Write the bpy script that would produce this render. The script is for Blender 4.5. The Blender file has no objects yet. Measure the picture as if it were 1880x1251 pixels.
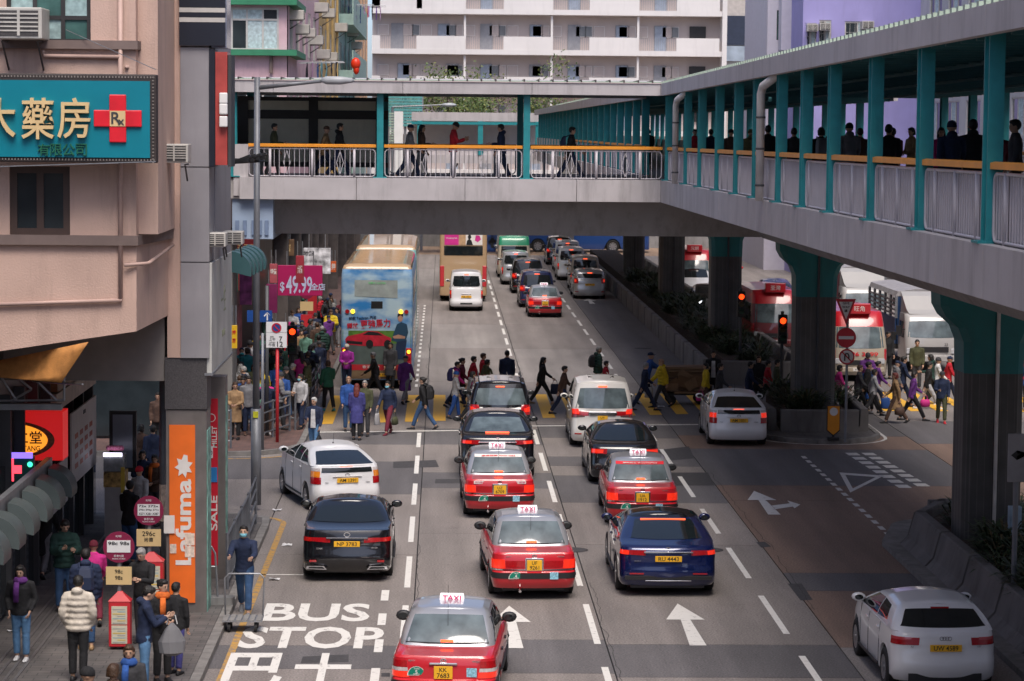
import bpy, bmesh, math, random
import numpy as np
from mathutils import Vector, Matrix, Euler
from math import sin, cos, pi, radians as RAD, sqrt
random.seed(7)
S = bpy.context.scene
COL = S.collection
# ---------------- camera
CAMZ = 9.1; FPX = 4800.0; ROLL = RAD(0.5)
YAW = math.atan(129.4/4815.6); PITCH = math.atan(387.4/FPX)
CR = Matrix.Rotation(-YAW, 3, 'Z') @ Matrix.Rotation(pi/2-PITCH, 3, 'X') @ Matrix.Rotation(ROLL, 3, 'Z')
cd = bpy.data.cameras.new('camera'); cam = bpy.data.objects.new('camera', cd); COL.objects.link(cam)
cam.matrix_world = Matrix.Translation((0, 0, CAMZ)) @ CR.to_4x4()
cd.sensor_width = 36; cd.lens = 36*FPX/1880; cd.clip_start = 0.5; cd.clip_end = 6000
cd.dof.use_dof = True; cd.dof.focus_distance = 56; cd.dof.aperture_fstop = 5.6
S.camera = cam
# ---------------- overcast sky, soft sun
SUN_EL = 60; SUN_AZ = 172      # azimuth clockwise from +Y (road direction)
W = bpy.data.worlds.new('World'); S.world = W; W.use_nodes = True
nt = W.node_tree; bg = nt.nodes['Background']
sk = nt.nodes.new('ShaderNodeTexSky'); sk.sky_type = 'NISHITA'; sk.sun_disc = False
sk.sun_elevation = RAD(SUN_EL); sk.sun_rotation = RAD(SUN_AZ)
sk.air_density = 0.5; sk.dust_density = 2.0; sk.ozone_density = 0.3
nt.links.new(sk.outputs[0], bg.inputs[0]); bg.inputs[1].default_value = 0.12
sl = bpy.data.lights.new('sun', 'SUN'); sl.energy = 1.5; sl.angle = RAD(32); sl.color = (1, 0.92, 0.84)
sun = bpy.data.objects.new('sun', sl); COL.objects.link(sun)
sd = Vector((sin(RAD(SUN_AZ))*cos(RAD(SUN_EL)), cos(RAD(SUN_AZ))*cos(RAD(SUN_EL)), sin(RAD(SUN_EL))))
sun.rotation_euler = sd.to_track_quat('Z', 'Y').to_euler()
S.view_settings.view_transform = 'Standard'; S.view_settings.look = 'None'
S.view_settings.exposure = 1.05; S.view_settings.gamma = 1
# ---------------- pixel helpers: a photo pixel gives a direction, a plane gives the distance
def ray(px, py):
    return CR @ Vector(((px-940)/FPX, -(py-625.5)/FPX, -1))
def gp(px, py, z=0.0):
    d = ray(px, py); t = (z-CAMZ)/d.z
    return Vector((d.x*t, d.y*t, z))
def py_(px, py, Y):
    d = ray(px, py); t = Y/d.y
    return Vector((d.x*t, Y, CAMZ+d.z*t))
def px_(px, py, X):
    d = ray(px, py); t = X/d.x
    return Vector((X, d.y*t, CAMZ+d.z*t))
# ---------------- materials
MATS = {}
def mat(name, c=(.5, .5, .5), r=.6, m=0., var=.12, sc=3., bump=0., bsc=40., spec=.5, coat=0., emit=None, es=0., col=False, dirt=0., alpha=1.):
    if name in MATS: return MATS[name]
    a = bpy.data.materials.new(name); a.use_nodes = True; n = a.node_tree; L = n.links
    p = n.nodes['Principled BSDF']
    p.inputs['Roughness'].default_value = r; p.inputs['Metallic'].default_value = m
    p.inputs['Specular IOR Level'].default_value = spec
    if coat: p.inputs['Coat Weight'].default_value = coat; p.inputs['Coat Roughness'].default_value = .04
    tc = n.nodes.new('ShaderNodeTexCoord')
    if col:
        at = n.nodes.new('ShaderNodeAttribute'); at.attribute_type = 'OBJECT'; at.attribute_name = 'col'; src = at.outputs['Color']
    else:
        rgb = n.nodes.new('ShaderNodeRGB'); rgb.outputs[0].default_value = (*c, 1); src = rgb.outputs[0]
    if var or dirt:
        ns = n.nodes.new('ShaderNodeTexNoise'); ns.inputs['Scale'].default_value = sc; ns.inputs['Detail'].default_value = 6
        L.new(tc.outputs['Object'], ns.inputs['Vector'])
        mr = n.nodes.new('ShaderNodeMapRange'); mr.inputs[1].default_value = .3; mr.inputs[2].default_value = .7
        mr.inputs[3].default_value = 1-var; mr.inputs[4].default_value = 1+var
        L.new(ns.outputs['Fac'], mr.inputs[0])
        mx = n.nodes.new('ShaderNodeMix'); mx.data_type = 'RGBA'; mx.blend_type = 'MULTIPLY'; mx.inputs[0].default_value = 1
        L.new(src, mx.inputs[6]); L.new(mr.outputs[0], mx.inputs[7]); src = mx.outputs[2]
        if dirt:
            n2 = n.nodes.new('ShaderNodeTexNoise'); n2.inputs['Scale'].default_value = 2.4; n2.inputs['Detail'].default_value = 9; n2.inputs['Roughness'].default_value = .7
            mp = n.nodes.new('ShaderNodeMapping'); mp.inputs['Scale'].default_value = (1, 1, .14)
            L.new(tc.outputs['Object'], mp.inputs[0]); L.new(mp.outputs[0], n2.inputs['Vector'])
            m2 = n.nodes.new('ShaderNodeMapRange'); m2.inputs[1].default_value = .5; m2.inputs[2].default_value = .75; m2.inputs[3].default_value = 0; m2.inputs[4].default_value = dirt
            L.new(n2.outputs['Fac'], m2.inputs[0])
            m3 = n.nodes.new('ShaderNodeMix'); m3.data_type = 'RGBA'; m3.inputs[7].default_value = (.05, .042, .036, 1)
            L.new(m2.outputs[0], m3.inputs[0]); L.new(src, m3.inputs[6]); src = m3.outputs[2]
    L.new(src, p.inputs['Base Color'])
    if bump:
        nb = n.nodes.new('ShaderNodeTexNoise'); nb.inputs['Scale'].default_value = bsc; nb.inputs['Detail'].default_value = 4
        L.new(tc.outputs['Object'], nb.inputs['Vector'])
        bp = n.nodes.new('ShaderNodeBump'); bp.inputs['Strength'].default_value = bump; bp.inputs['Distance'].default_value = .02
        L.new(nb.outputs['Fac'], bp.inputs['Height']); L.new(bp.outputs[0], p.inputs['Normal'])
    if emit:
        p.inputs['Emission Color'].default_value = (*emit, 1); p.inputs['Emission Strength'].default_value = es
    MATS[name] = a
    return a
# ---------------- mesh builder
BOXF = [(0, 3, 2, 1), (4, 5, 6, 7), (0, 1, 5, 4), (1, 2, 6, 5), (2, 3, 7, 6), (3, 0, 4, 7)]
class MB:
    def __init__(s): s.v = []; s.f = []; s.m = []; s.k = 0
    def add(s, vs, fs):
        o = len(s.v); s.v += [tuple(p) for p in vs]; s.f += [tuple(o+i for i in f) for f in fs]; s.m += [s.k]*len(fs); return s
    def box(s, x0, y0, z0, x1, y1, z1):
        x0, x1 = min(x0, x1), max(x0, x1); y0, y1 = min(y0, y1), max(y0, y1); z0, z1 = min(z0, z1), max(z0, z1)
        return s.add([(x0, y0, z0), (x1, y0, z0), (x1, y1, z0), (x0, y1, z0), (x0, y0, z1), (x1, y0, z1), (x1, y1, z1), (x0, y1, z1)], BOXF)
    def cbox(s, c, d, R=None):
        h = [x/2 for x in d]; P = []
        for z in (-1, 1):
            for x, y in ((-1, -1), (1, -1), (1, 1), (-1, 1)):
                q = Vector((x*h[0], y*h[1], z*h[2]))
                if R is not None: q = R @ q
                P.append(q+Vector(c))
        return s.add(P, BOXF)
    def tube(s, pts, r, n=8, cap=True, sq=None):
        pts = [Vector(p) for p in pts]; N = len(pts)
        rs = r if isinstance(r, (list, tuple)) else [r]*N
        vs = []; up = None
        for i, p in enumerate(pts):
            t = (pts[min(i+1, N-1)]-pts[max(i-1, 0)]).normalized()
            if up is None:
                up = Vector((0, 0, 1)) if abs(t.z) < .9 else Vector((1, 0, 0))
            a = (up-t*up.dot(t))
            if a.length < 1e-4: a = t.orthogonal()
            a.normalize(); up = a; b = t.cross(a)
            rr = rs[i]
            ra, rb = rr if isinstance(rr, (list, tuple)) else (rr, rr)
            for j in range(n):
                an = 2*pi*(j+.5)/n
                vs.append(p+a*(cos(an)*ra)+b*(sin(an)*rb))
        fs = [(i*n+j, i*n+(j+1) % n, (i+1)*n+(j+1) % n, (i+1)*n+j) for i in range(N-1) for j in range(n)]
        if cap: fs += [tuple(range(n-1, -1, -1)), tuple((N-1)*n+j for j in range(n))]
        return s.add(vs, fs)
    def prism(s, poly, z0, z1):
        n = len(poly)
        a = sum(poly[i][0]*poly[(i+1) % n][1]-poly[(i+1) % n][0]*poly[i][1] for i in range(n))
        if a < 0: poly = poly[::-1]
        vs = [(x, y, z0) for x, y in poly]+[(x, y, z1) for x, y in poly]
        fs = [(i, (i+1) % n, n+(i+1) % n, n+i) for i in range(n)]+[tuple(range(n-1, -1, -1)), tuple(range(n, 2*n))]
        return s.add(vs, fs)
    def extr(s, poly, d):      # 3-D polygon pushed along d
        n = len(poly); d = Vector(d); P = [Vector(p) for p in poly]
        nn = Vector((0, 0, 0))
        for i in range(n): nn += P[i].cross(P[(i+1) % n])
        if nn.dot(d) < 0: P = P[::-1]
        return s.add(P+[p+d for p in P], [(i, (i+1) % n, n+(i+1) % n, n+i) for i in range(n)]+[tuple(range(n-1, -1, -1)), tuple(range(n, 2*n))])
    def grid(s, G, flip=False):
        r = len(G); c = len(G[0])
        fs = [(i*c+j, i*c+j+1, (i+1)*c+j+1, (i+1)*c+j) for i in range(r-1) for j in range(c-1)]
        if flip: fs = [f[::-1] for f in fs]
        return s.add([p for row in G for p in row], fs)
    def loft(s, rings, cap=(True, True)):
        n = len(rings[0]); N = len(rings)
        fs = [(i*n+j, i*n+(j+1) % n, (i+1)*n+(j+1) % n, (i+1)*n+j) for i in range(N-1) for j in range(n)]
        if cap[0]: fs.append(tuple(range(n-1, -1, -1)))
        if cap[1]: fs.append(tuple((N-1)*n+j for j in range(n)))
        return s.add([p for r in rings for p in r], fs)
    def ball(s, c, r, n=10, m=7):
        c = Vector(c); rx, ry, rz = r if isinstance(r, (list, tuple)) else (r, r, r); vs = [c+Vector((0, 0, -rz))]
        for i in range(1, m):
            a = -pi/2+pi*i/m
            for j in range(n): vs.append(c+Vector((rx*cos(a)*cos(2*pi*j/n), ry*cos(a)*sin(2*pi*j/n), rz*sin(a))))
        vs.append(c+Vector((0, 0, rz))); e = len(vs)-1
        fs = [(0, 1+(j+1) % n, 1+j) for j in range(n)]
        for i in range(m-2):
            for j in range(n): a = 1+i*n; fs.append((a+j, a+(j+1) % n, a+n+(j+1) % n, a+n+j))
        a = 1+(m-2)*n; fs += [(a+j, a+(j+1) % n, e) for j in range(n)]
        return s.add(vs, fs)
    def mesh(s, name, mats, smooth=False):
        me = bpy.data.meshes.new(name); me.from_pydata(s.v, [], s.f)
        mats = mats if isinstance(mats, (list, tuple)) else [mats]
        for a in mats: me.materials.append(a)
        if len(mats) > 1: me.polygons.foreach_set('material_index', s.m)
        if smooth: me.shade_smooth()
        me.update(); return me
    def build(s, name, mats, parent=None, smooth=False, bev=0, loc=None, rz=0):
        o = bpy.data.objects.new(name, s.mesh(name, mats, smooth)); COL.objects.link(o)
        if parent is not None: o.parent = parent
        if loc is not None: o.location = loc
        if rz: o.rotation_euler.z = rz
        if bev:
            b = o.modifiers.new('bevel', 'BEVEL'); b.width = bev; b.segments = 2; b.limit_method = 'ANGLE'; b.angle_limit = RAD(40)
        return o
def obj(name, me, parent=None, loc=None, rz=0, col=None):
    o = bpy.data.objects.new(name, me); COL.objects.link(o)
    if parent is not None: o.parent = parent
    if loc is not None: o.location = loc
    if rz: o.rotation_euler.z = rz
    if col is not None: o['col'] = list(col)
    return o
def tag(o, label, cat, group=None, kind=None):
    if label: o['label'] = label
    if cat: o['category'] = cat
    if group: o['group'] = group
    if kind: o['kind'] = kind
    return o
def thing(name, label, cat, loc=(0, 0, 0), rz=0, group=None):
    o = bpy.data.objects.new(name, None); COL.objects.link(o); o.location = loc; o.rotation_euler.z = rz; o.empty_display_size = .2
    return tag(o, label, cat, group)
def copy_tree(o, parent=None):
    c = o.copy(); COL.objects.link(c); c.parent = parent
    for ch in list(o.children): copy_tree(ch, c)
    return c
def frame(o, u, v):          # matrix with local x along u, y along v
    u = Vector(u).normalized(); v = Vector(v); v = (v-u*v.dot(u)).normalized(); w = u.cross(v)
    m = Matrix((u, v, w)).transposed().to_4x4(); m.translation = Vector(o); return m
TXT = {}
TMP = bpy.data.scenes.new('tmp')
def evalmesh(o):             # evaluate one object alone in a scratch scene
    TMP.collection.objects.link(o); vl = TMP.view_layers[0]; vl.update()
    me = bpy.data.meshes.new_from_object(o.evaluated_get(vl.depsgraph)); bpy.data.objects.remove(o); return me
def text(body, h, material, parent, o, u=(1, 0, 0), v=(0, 0, 1), w=None, ext=.004, bold=0., align='CENTER', name='lettering', sx=1.):
    key = (body, bold, align)
    if key not in TXT:
        c = bpy.data.curves.new('t', 'FONT'); c.body = body; c.size = 1; c.align_x = align; c.align_y = 'CENTER'; c.offset = bold; c.resolution_u = 3; c.extrude = .5
        me = evalmesh(bpy.data.objects.new('t', c))
        n = len(me.vertices); a = np.zeros(n*3); me.vertices.foreach_get('co', a); a = a.reshape(-1, 3)
        if n:
            lo, hi = a.min(0), a.max(0); cx = (lo[0]+hi[0])/2 if align == 'CENTER' else lo[0]
            a[:, 0] -= cx; a[:, 1] -= (lo[1]+hi[1])/2; a[:, :2] /= max(hi[1]-lo[1], 1e-3)
            me.vertices.foreach_set('co', a.ravel())
            TXT[key] = (me, (hi[0]-lo[0])/max(hi[1]-lo[1], 1e-3))
        else: TXT[key] = (me, 1)
    me, asp = TXT[key]
    me = me.copy(); me.materials.clear(); me.materials.append(material)
    ob = bpy.data.objects.new(name, me); COL.objects.link(ob)
    k = h*sx
    if w: k = w/asp
    ob.parent = parent
    ob.matrix_local = frame(o, u, v) @ Matrix.Diagonal((k, h, ext*2, 1))
    return ob
WHITE = mat('white_paint', (.78, .78, .77), .5, var=.04)
BLACK = mat('black_plastic', (.012, .012, .013), .45, var=0)
DGREY = mat('dark_grey', (.05, .05, .055), .55)
STEEL = mat('galvanised_steel', (.3, .31, .33), .42, .6, var=.15, sc=6)
# ======================= ground, road, pavements, islands
def nodemat(name):
    a = bpy.data.materials.new(name); a.use_nodes = True; n = a.node_tree
    return a, n, n.links, n.nodes['Principled BSDF']
def road_mat():
    a, n, L, p = nodemat('road_concrete')
    tc = n.nodes.new('ShaderNodeTexCoord'); at = n.nodes.new('ShaderNodeAttribute'); at.attribute_type = 'OBJECT'; at.attribute_name = 'col'
    def noise(sc, det=4, mp=None, rough=.5):
        x = n.nodes.new('ShaderNodeTexNoise'); x.inputs['Scale'].default_value = sc; x.inputs['Detail'].default_value = det; x.inputs['Roughness'].default_value = rough
        if mp:
            m = n.nodes.new('ShaderNodeMapping'); m.inputs['Scale'].default_value = mp; L.new(tc.outputs['Object'], m.inputs[0]); L.new(m.outputs[0], x.inputs[0])
        else: L.new(tc.outputs['Object'], x.inputs[0])
        return x.outputs['Fac']
    def rng(s, a0, a1, b0, b1):
        m = n.nodes.new('ShaderNodeMapRange'); m.inputs[1].default_value = a0; m.inputs[2].default_value = a1; m.inputs[3].default_value = b0; m.inputs[4].default_value = b1
        L.new(s, m.inputs[0]); return m.outputs[0]
    def mul(x, y):
        m = n.nodes.new('ShaderNodeMix'); m.data_type = 'RGBA'; m.blend_type = 'MULTIPLY'; m.inputs[0].default_value = 1
        L.new(x, m.inputs[6]); L.new(y, m.inputs[7]); return m.outputs[2]
    c = mul(at.outputs['Color'], rng(noise(28, 3), .3, .7, .62, 1.4))
    c = mul(c, rng(noise(.5, 8, (1, .25, 1), .65), .32, .68, .8, 1.17))
    c = mul(c, rng(noise(1.1, 6, (1.6, .05, 1)), .36, .66, .84, 1.1))
    c = mul(c, rng(noise(2.2, 7, None, .75), .58, .74, 1, .66))
    L.new(c, p.inputs['Base Color']); p.inputs['Roughness'].default_value = .78
    b = n.nodes.new('ShaderNodeBump'); b.inputs['Strength'].default_value = .35; b.inputs['Distance'].default_value = .01
    L.new(noise(55, 3), b.inputs['Height']); L.new(b.outputs[0], p.inputs['Normal'])
    return a
def paint_mat(name, c, wear=.56):
    a, n, L, p = nodemat(name)
    tc = n.nodes.new('ShaderNodeTexCoord')
    x = n.nodes.new('ShaderNodeTexNoise'); x.inputs['Scale'].default_value = 7; x.inputs['Detail'].default_value = 9; x.inputs['Roughness'].default_value = .72
    L.new(tc.outputs['Object'], x.inputs[0])
    m = n.nodes.new('ShaderNodeMapRange'); m.inputs[1].default_value = wear; m.inputs[2].default_value = wear+.14; L.new(x.outputs['Fac'], m.inputs[0])
    k = n.nodes.new('ShaderNodeMix'); k.data_type = 'RGBA'; k.inputs[6].default_value = (*c, 1); k.inputs[7].default_value = (.2, .18, .17, 1)
    L.new(m.outputs[0], k.inputs[0]); L.new(k.outputs[2], p.inputs['Base Color']); p.inputs['Roughness'].default_value = .65
    return a
ROADM = road_mat(); PWHITE = paint_mat('road_paint_white', (.72, .70, .66)); PYEL = paint_mat('road_paint_yellow', (.85, .47, .04), .6)
PYELL = paint_mat('kerb_line_yellow', (.5, .28, .06), .47)
def brickmat(name, c1, c2, cm, sx, sy, rough=.8):
    a, n, L, p = nodemat(name); tc = n.nodes.new('ShaderNodeTexCoord'); b = n.nodes.new('ShaderNodeTexBrick')
    b.inputs['Color1'].default_value = (*c1, 1); b.inputs['Color2'].default_value = (*c2, 1); b.inputs['Mortar'].default_value = (*cm, 1)
    b.inputs['Scale'].default_value = 1; b.inputs['Brick Width'].default_value = sx; b.inputs['Row Height'].default_value = sy; b.inputs['Mortar Size'].default_value = .008
    L.new(tc.outputs['Object'], b.inputs[0])
    x = n.nodes.new('ShaderNodeTexNoise'); x.inputs['Scale'].default_value = 1.7; x.inputs['Detail'].default_value = 8; L.new(tc.outputs['Object'], x.inputs[0])
    m = n.nodes.new('ShaderNodeMapRange'); m.inputs[1].default_value = .3; m.inputs[2].default_value = .7; m.inputs[3].default_value = .72; m.inputs[4].default_value = 1.2; L.new(x.outputs['Fac'], m.inputs[0])
    k = n.nodes.new('ShaderNodeMix'); k.data_type = 'RGBA'; k.blend_type = 'MULTIPLY'; k.inputs[0].default_value = 1
    L.new(b.outputs['Color'], k.inputs[6]); L.new(m.outputs[0], k.inputs[7]); L.new(k.outputs[2], p.inputs['Base Color']); p.inputs['Roughness'].default_value = rough
    bp = n.nodes.new('ShaderNodeBump'); bp.inputs['Strength'].default_value = .4; bp.inputs['Distance'].default_value = .01; bp.invert = True
    L.new(b.outputs['Fac'], bp.inputs['Height']); L.new(bp.outputs[0], p.inputs['Normal'])
    return a
PAVE = brickmat('paving_grey', (.135, .122, .115), (.105, .098, .095), (.05, .05, .05), .4, .2)
PAVER = brickmat('paving_red', (.17, .095, .08), (.13, .08, .072), (.08, .07, .07), .3, .15)
KERB = mat('kerb_concrete', (.2, .19, .18), .85, var=.25, sc=4, bump=.3)
CONC = mat('concrete', (.23, .225, .22), .85, var=.18, sc=1.2, bump=.2, bsc=25, dirt=.5)
CONCD = mat('barrier_concrete', (.16, .15, .145), .85, var=.2, sc=1.2, bump=.2, bsc=25, dirt=.75)
SOIL = mat('soil', (.06, .04, .03), .95, var=.4, sc=6, bump=.6, bsc=20)
tag(MB().box(-500, -60, -.4, 500, 900, -.08).build('ground', mat('ground', (.12, .115, .11), .9, var=.2, sc=.3)), None, None, kind='structure')
road = MB().box(-40, 10, -.075, 45, 330, -.028).build('road', mat('joint_filler', (.02, .019, .02), .9, var=.1)); tag(road, None, None, kind='structure')
def slab(x0, y0, x1, y1, c):
    g = .013
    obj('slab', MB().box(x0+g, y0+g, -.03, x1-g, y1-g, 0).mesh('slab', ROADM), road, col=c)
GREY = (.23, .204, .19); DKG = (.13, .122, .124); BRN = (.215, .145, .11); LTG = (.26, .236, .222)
rr = random.Random(3)
def jit(c, a=.1):
    k = 1+rr.uniform(-a, a); return [x*k for x in c]
def lane(x0, x1, cuts):
    for i in range(len(cuts)-1):
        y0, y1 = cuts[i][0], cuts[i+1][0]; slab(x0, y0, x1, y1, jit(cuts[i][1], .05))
lane(-40, -3.95, [(10, GREY), (62, GREY), (67.5, DKG), (72, GREY), (96, GREY), (330, GREY)])
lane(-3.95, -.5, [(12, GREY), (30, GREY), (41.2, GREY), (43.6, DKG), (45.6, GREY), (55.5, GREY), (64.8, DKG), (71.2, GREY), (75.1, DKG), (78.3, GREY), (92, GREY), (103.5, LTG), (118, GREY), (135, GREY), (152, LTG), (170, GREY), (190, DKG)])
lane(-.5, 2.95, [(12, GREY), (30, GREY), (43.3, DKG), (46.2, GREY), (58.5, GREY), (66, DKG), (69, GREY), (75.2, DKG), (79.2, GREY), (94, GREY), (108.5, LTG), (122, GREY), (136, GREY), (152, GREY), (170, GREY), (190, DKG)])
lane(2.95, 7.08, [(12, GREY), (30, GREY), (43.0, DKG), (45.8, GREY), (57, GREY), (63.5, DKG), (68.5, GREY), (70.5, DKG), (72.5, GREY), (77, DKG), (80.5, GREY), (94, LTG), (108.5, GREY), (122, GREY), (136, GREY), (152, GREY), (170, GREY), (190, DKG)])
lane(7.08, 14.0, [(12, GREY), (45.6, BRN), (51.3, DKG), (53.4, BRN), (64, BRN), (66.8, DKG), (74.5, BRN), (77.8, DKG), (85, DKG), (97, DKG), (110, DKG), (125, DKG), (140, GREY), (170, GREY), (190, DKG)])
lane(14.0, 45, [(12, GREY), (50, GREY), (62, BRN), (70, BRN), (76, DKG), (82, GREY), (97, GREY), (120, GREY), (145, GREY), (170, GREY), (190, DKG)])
slab(-40, 190, 45, 330, (.3, .2, .13))
def flat(name, poly, m=None, z=.006):
    o = MB().add([(x, y, z) for x, y in poly], [tuple(range(len(poly)))])
    v = [Vector((x, y, 0)) for x, y in poly]
    nz = sum((v[i].cross(v[(i+1) % len(v)])).z for i in range(len(v)))
    if nz < 0: o.f = [f[::-1] for f in o.f]
    return o.build(name, m or PWHITE, road)
def seg(a, b, w, name='lane_dash', m=None, z=.006):
    a = Vector(a[:2]); b = Vector(b[:2]); d = (b-a).normalized(); nrm = Vector((-d.y, d.x))*w/2
    return flat(name, [a+nrm, b+nrm, b-nrm, a-nrm], m, z)
def dashes(X, y0, y1, per, ln, w=.12, name='lane_dash'):
    y = y0
    while y < y1: seg((X, y), (X, min(y+ln, y1)), w, name); y += per
for X, y0, y1, per, ln in ((-.66, 34.2, 78, 5.75, 3.8), (2.8, 34, 79, 5.9, 3.9), (6.3, 35.0, 80, 5.9, 3.9), (2.78, 94, 158, 5.5, 3.4), (6.5, 94, 158, 5.5, 3.4)):
    dashes(X, y0, y1, per, ln)
dashes(-.9, 92, 135, 2, 1, .1); dashes(-1.08, 35, 52, 2.5, 1.15, .15, 'bus_bay_dash')
seg((-3.85, 52.9), (-2.7, 52.9), .09, 'bus_bay_line'); seg((-1.95, 53.1), (-1.0, 53.1), .09, 'bus_bay_line')
seg((-3.9, 78), (2.8, 79), .2, 'stop_line'); seg((2.8, 80), (9.9, 80.9), .2, 'stop_line')
X = -3.75
while X < 26:
    if not 9.6 < X < 12.8:
        y0 = 81.3+.3*min(X, 12); y1 = 89.3+.12*X
        flat('crossing_stripe', [(X, y0), (X+.4, y0+.1), (X+.4, y1), (X, y1)], PYEL)
    X += .87
def arrow(X, Y, s=1., right=False):
    P = [(-.13, 0), (.13, 0), (.075, 2.5), (.33, 2.5), (0, 4.2), (-.33, 2.5), (-.075, 2.5)]
    P = [(-.15, 0), (.15, 0), (.09, 2.45), (.36, 2.45), (0, 4.1), (-.36, 2.45), (-.09, 2.45)]
    flat('road_arrow', [(X+x*s, Y+y*s) for x, y in P])
    if right: flat('road_arrow_branch', [(X+x*s, Y+y*s) for x, y in ((.14, .9), (.62, 1.35), (.62, 1.05), (.85, 1.7), (.62, 2.4), (.62, 1.9), (.12, 1.5))], z=.0062)
arrow(1.32, 45.4); arrow(4.58, 45.7); arrow(7.95, 61.6, 1., True); arrow(7.9, 137, 1.)
def road_text(t, x0, x1, y0, y1):
    o = text(t, y1-y0, PWHITE, road, ((x0+x1)/2, (y0+y1)/2, .006), (1, 0, 0), (0, 1, 0), w=x1-x0, ext=.001, bold=.025, name='road_lettering'); return o
a = gp(478, 1141); b = gp(662, 1109); road_text('BUS', a.x, a.x+2.0, a.y, b.y)
a = gp(434, 1191); b = gp(684, 1152); road_text('STOP', a.x, a.x+2.55, a.y, b.y)
road_text('巴', -3.62, -2.62, 42.1, 44.9); road_text('士', -2.45, -1.5, 42.1, 44.9)
# give-way marks in the slip lane
A, B = gp(1474, 838), gp(1640, 990)
for i in range(16):
    t0 = i/16; t1 = t0+.036; seg(A.lerp(B, t0), A.lerp(B, t1), .13, 'slip_lane_dash')
for p0, p1 in (((1562, 832), (1668, 900)), ((1592, 832), (1702, 897))):
    A, B = gp(*p0), gp(*p1)
    for i in range(8): seg(A.lerp(B, i/8), A.lerp(B, (i+.62)/8), .34, 'give_way_dash')
T = [gp(1541, 868).xy, gp(1623, 874).xy, gp(1561, 905).xy]; c = (T[0]+T[1]+T[2])/3
for i in range(3):
    a, b = T[i], T[(i+1) % 3]; flat('give_way_triangle', [a, b, c.lerp(b, .68), c.lerp(a, .68)])
# trench patches and drain grilles
PATCH = mat('asphalt_patch', (.055, .053, .056), .85, var=.25, sc=9, bump=.3)
for (q0, q1, q2, q3) in (((1388, 996), (1404, 995), (1416, 1004), (1398, 1006)), ((1446, 1072), (1472, 1072), (1492, 1102), (1470, 1103)), ((722, 848), (800, 845), (806, 858), (722, 860)), ((800, 880), (850, 880), (850, 888), (798, 888)), ((1180, 830), (1265, 820), (1275, 842), (1190, 850)), ((1230, 868), (1300, 868), (1312, 892), (1240, 892)), ((556, 1206), (640, 1202), (640, 1216), (552, 1218)), ((700, 1236), (716, 1236), (716, 1243), (700, 1243))):
    flat('trench_patch', [gp(*q).xy for q in (q0, q1, q2, q3)], PATCH, .003)
def polystrip(pts, w, m, name, z=.006):
    pts = [Vector(p) for p in pts]; G = [[], []]
    for i, p in enumerate(pts):
        d = (pts[min(i+1, len(pts)-1)]-pts[max(i-1, 0)]).normalized(); n_ = Vector((-d.y, d.x))*w/2
        G[0].append((*(p+n_), z)); G[1].append((*(p-n_), z))
    return MB().grid(G, True).build(name, m, road)
arc = lambda cx, cy, r, a0, a1, n=10: [(cx+r*cos(RAD(a0+(a1-a0)*i/n)), cy+r*sin(RAD(a0+(a1-a0)*i/n))) for i in range(n+1)]
polystrip([(-3.62, 20), (-3.62, 59.6)]+arc(-4.9, 59.8, 1.28, 0, 90)+[(-9, 61.1)], .13, PYELL, 'kerb_line')
polystrip([(-9, 71.4), (-6, 71.5)]+arc(-6, 74, 2.4, -90, -10)+[(-3.55, 76)], .13, PYELL, 'kerb_line')
polystrip([(-3.55, 134), (-3.55, 185)], .13, PYELL, 'kerb_line')
# cracks along joints and across slabs, manholes
CRK = mat('crack_dark', (.03, .028, .028), .9, var=.1); q = random.Random(12)
for (a, b) in (((1305, 868), (1420, 1010)), ((1425, 1020), (1500, 1120)), ((1085, 1070), (1140, 1251)), ((770, 1000), (760, 1100)), ((930, 600), (958, 690)), ((1400, 890), (1560, 905)), ((790, 620), (784, 720)), ((1180, 930), (1290, 1010))):
    A, B = gp(*a).xy, gp(*b).xy; d = (B-A); nv = Vector((-d.y, d.x)).normalized(); n_ = max(8, int(d.length/.25)); o_ = 0; pts = []
    for i in range(n_+1): o_ = o_*.8+q.uniform(-.035, .035); pts.append(A.lerp(B, i/n_)+nv*o_)
    polystrip(pts, .011, CRK, 'crack', .0035)
for x, y, r in ((1050, 1010, .32), (1300, 1010, .3), (690, 1015, .3), (880, 690, .32), (1180, 640, .32)):
    p = gp(x, y); flat('manhole_ring', [(p.x+r*1.12*cos(a), p.y+r*1.12*sin(a)) for a in [2*pi*i/24 for i in range(24)]], CRK, .003); flat('manhole_cover', [(p.x+r*cos(a), p.y+r*sin(a)) for a in [2*pi*i/24 for i in range(24)]], PATCH, .0055)
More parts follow.
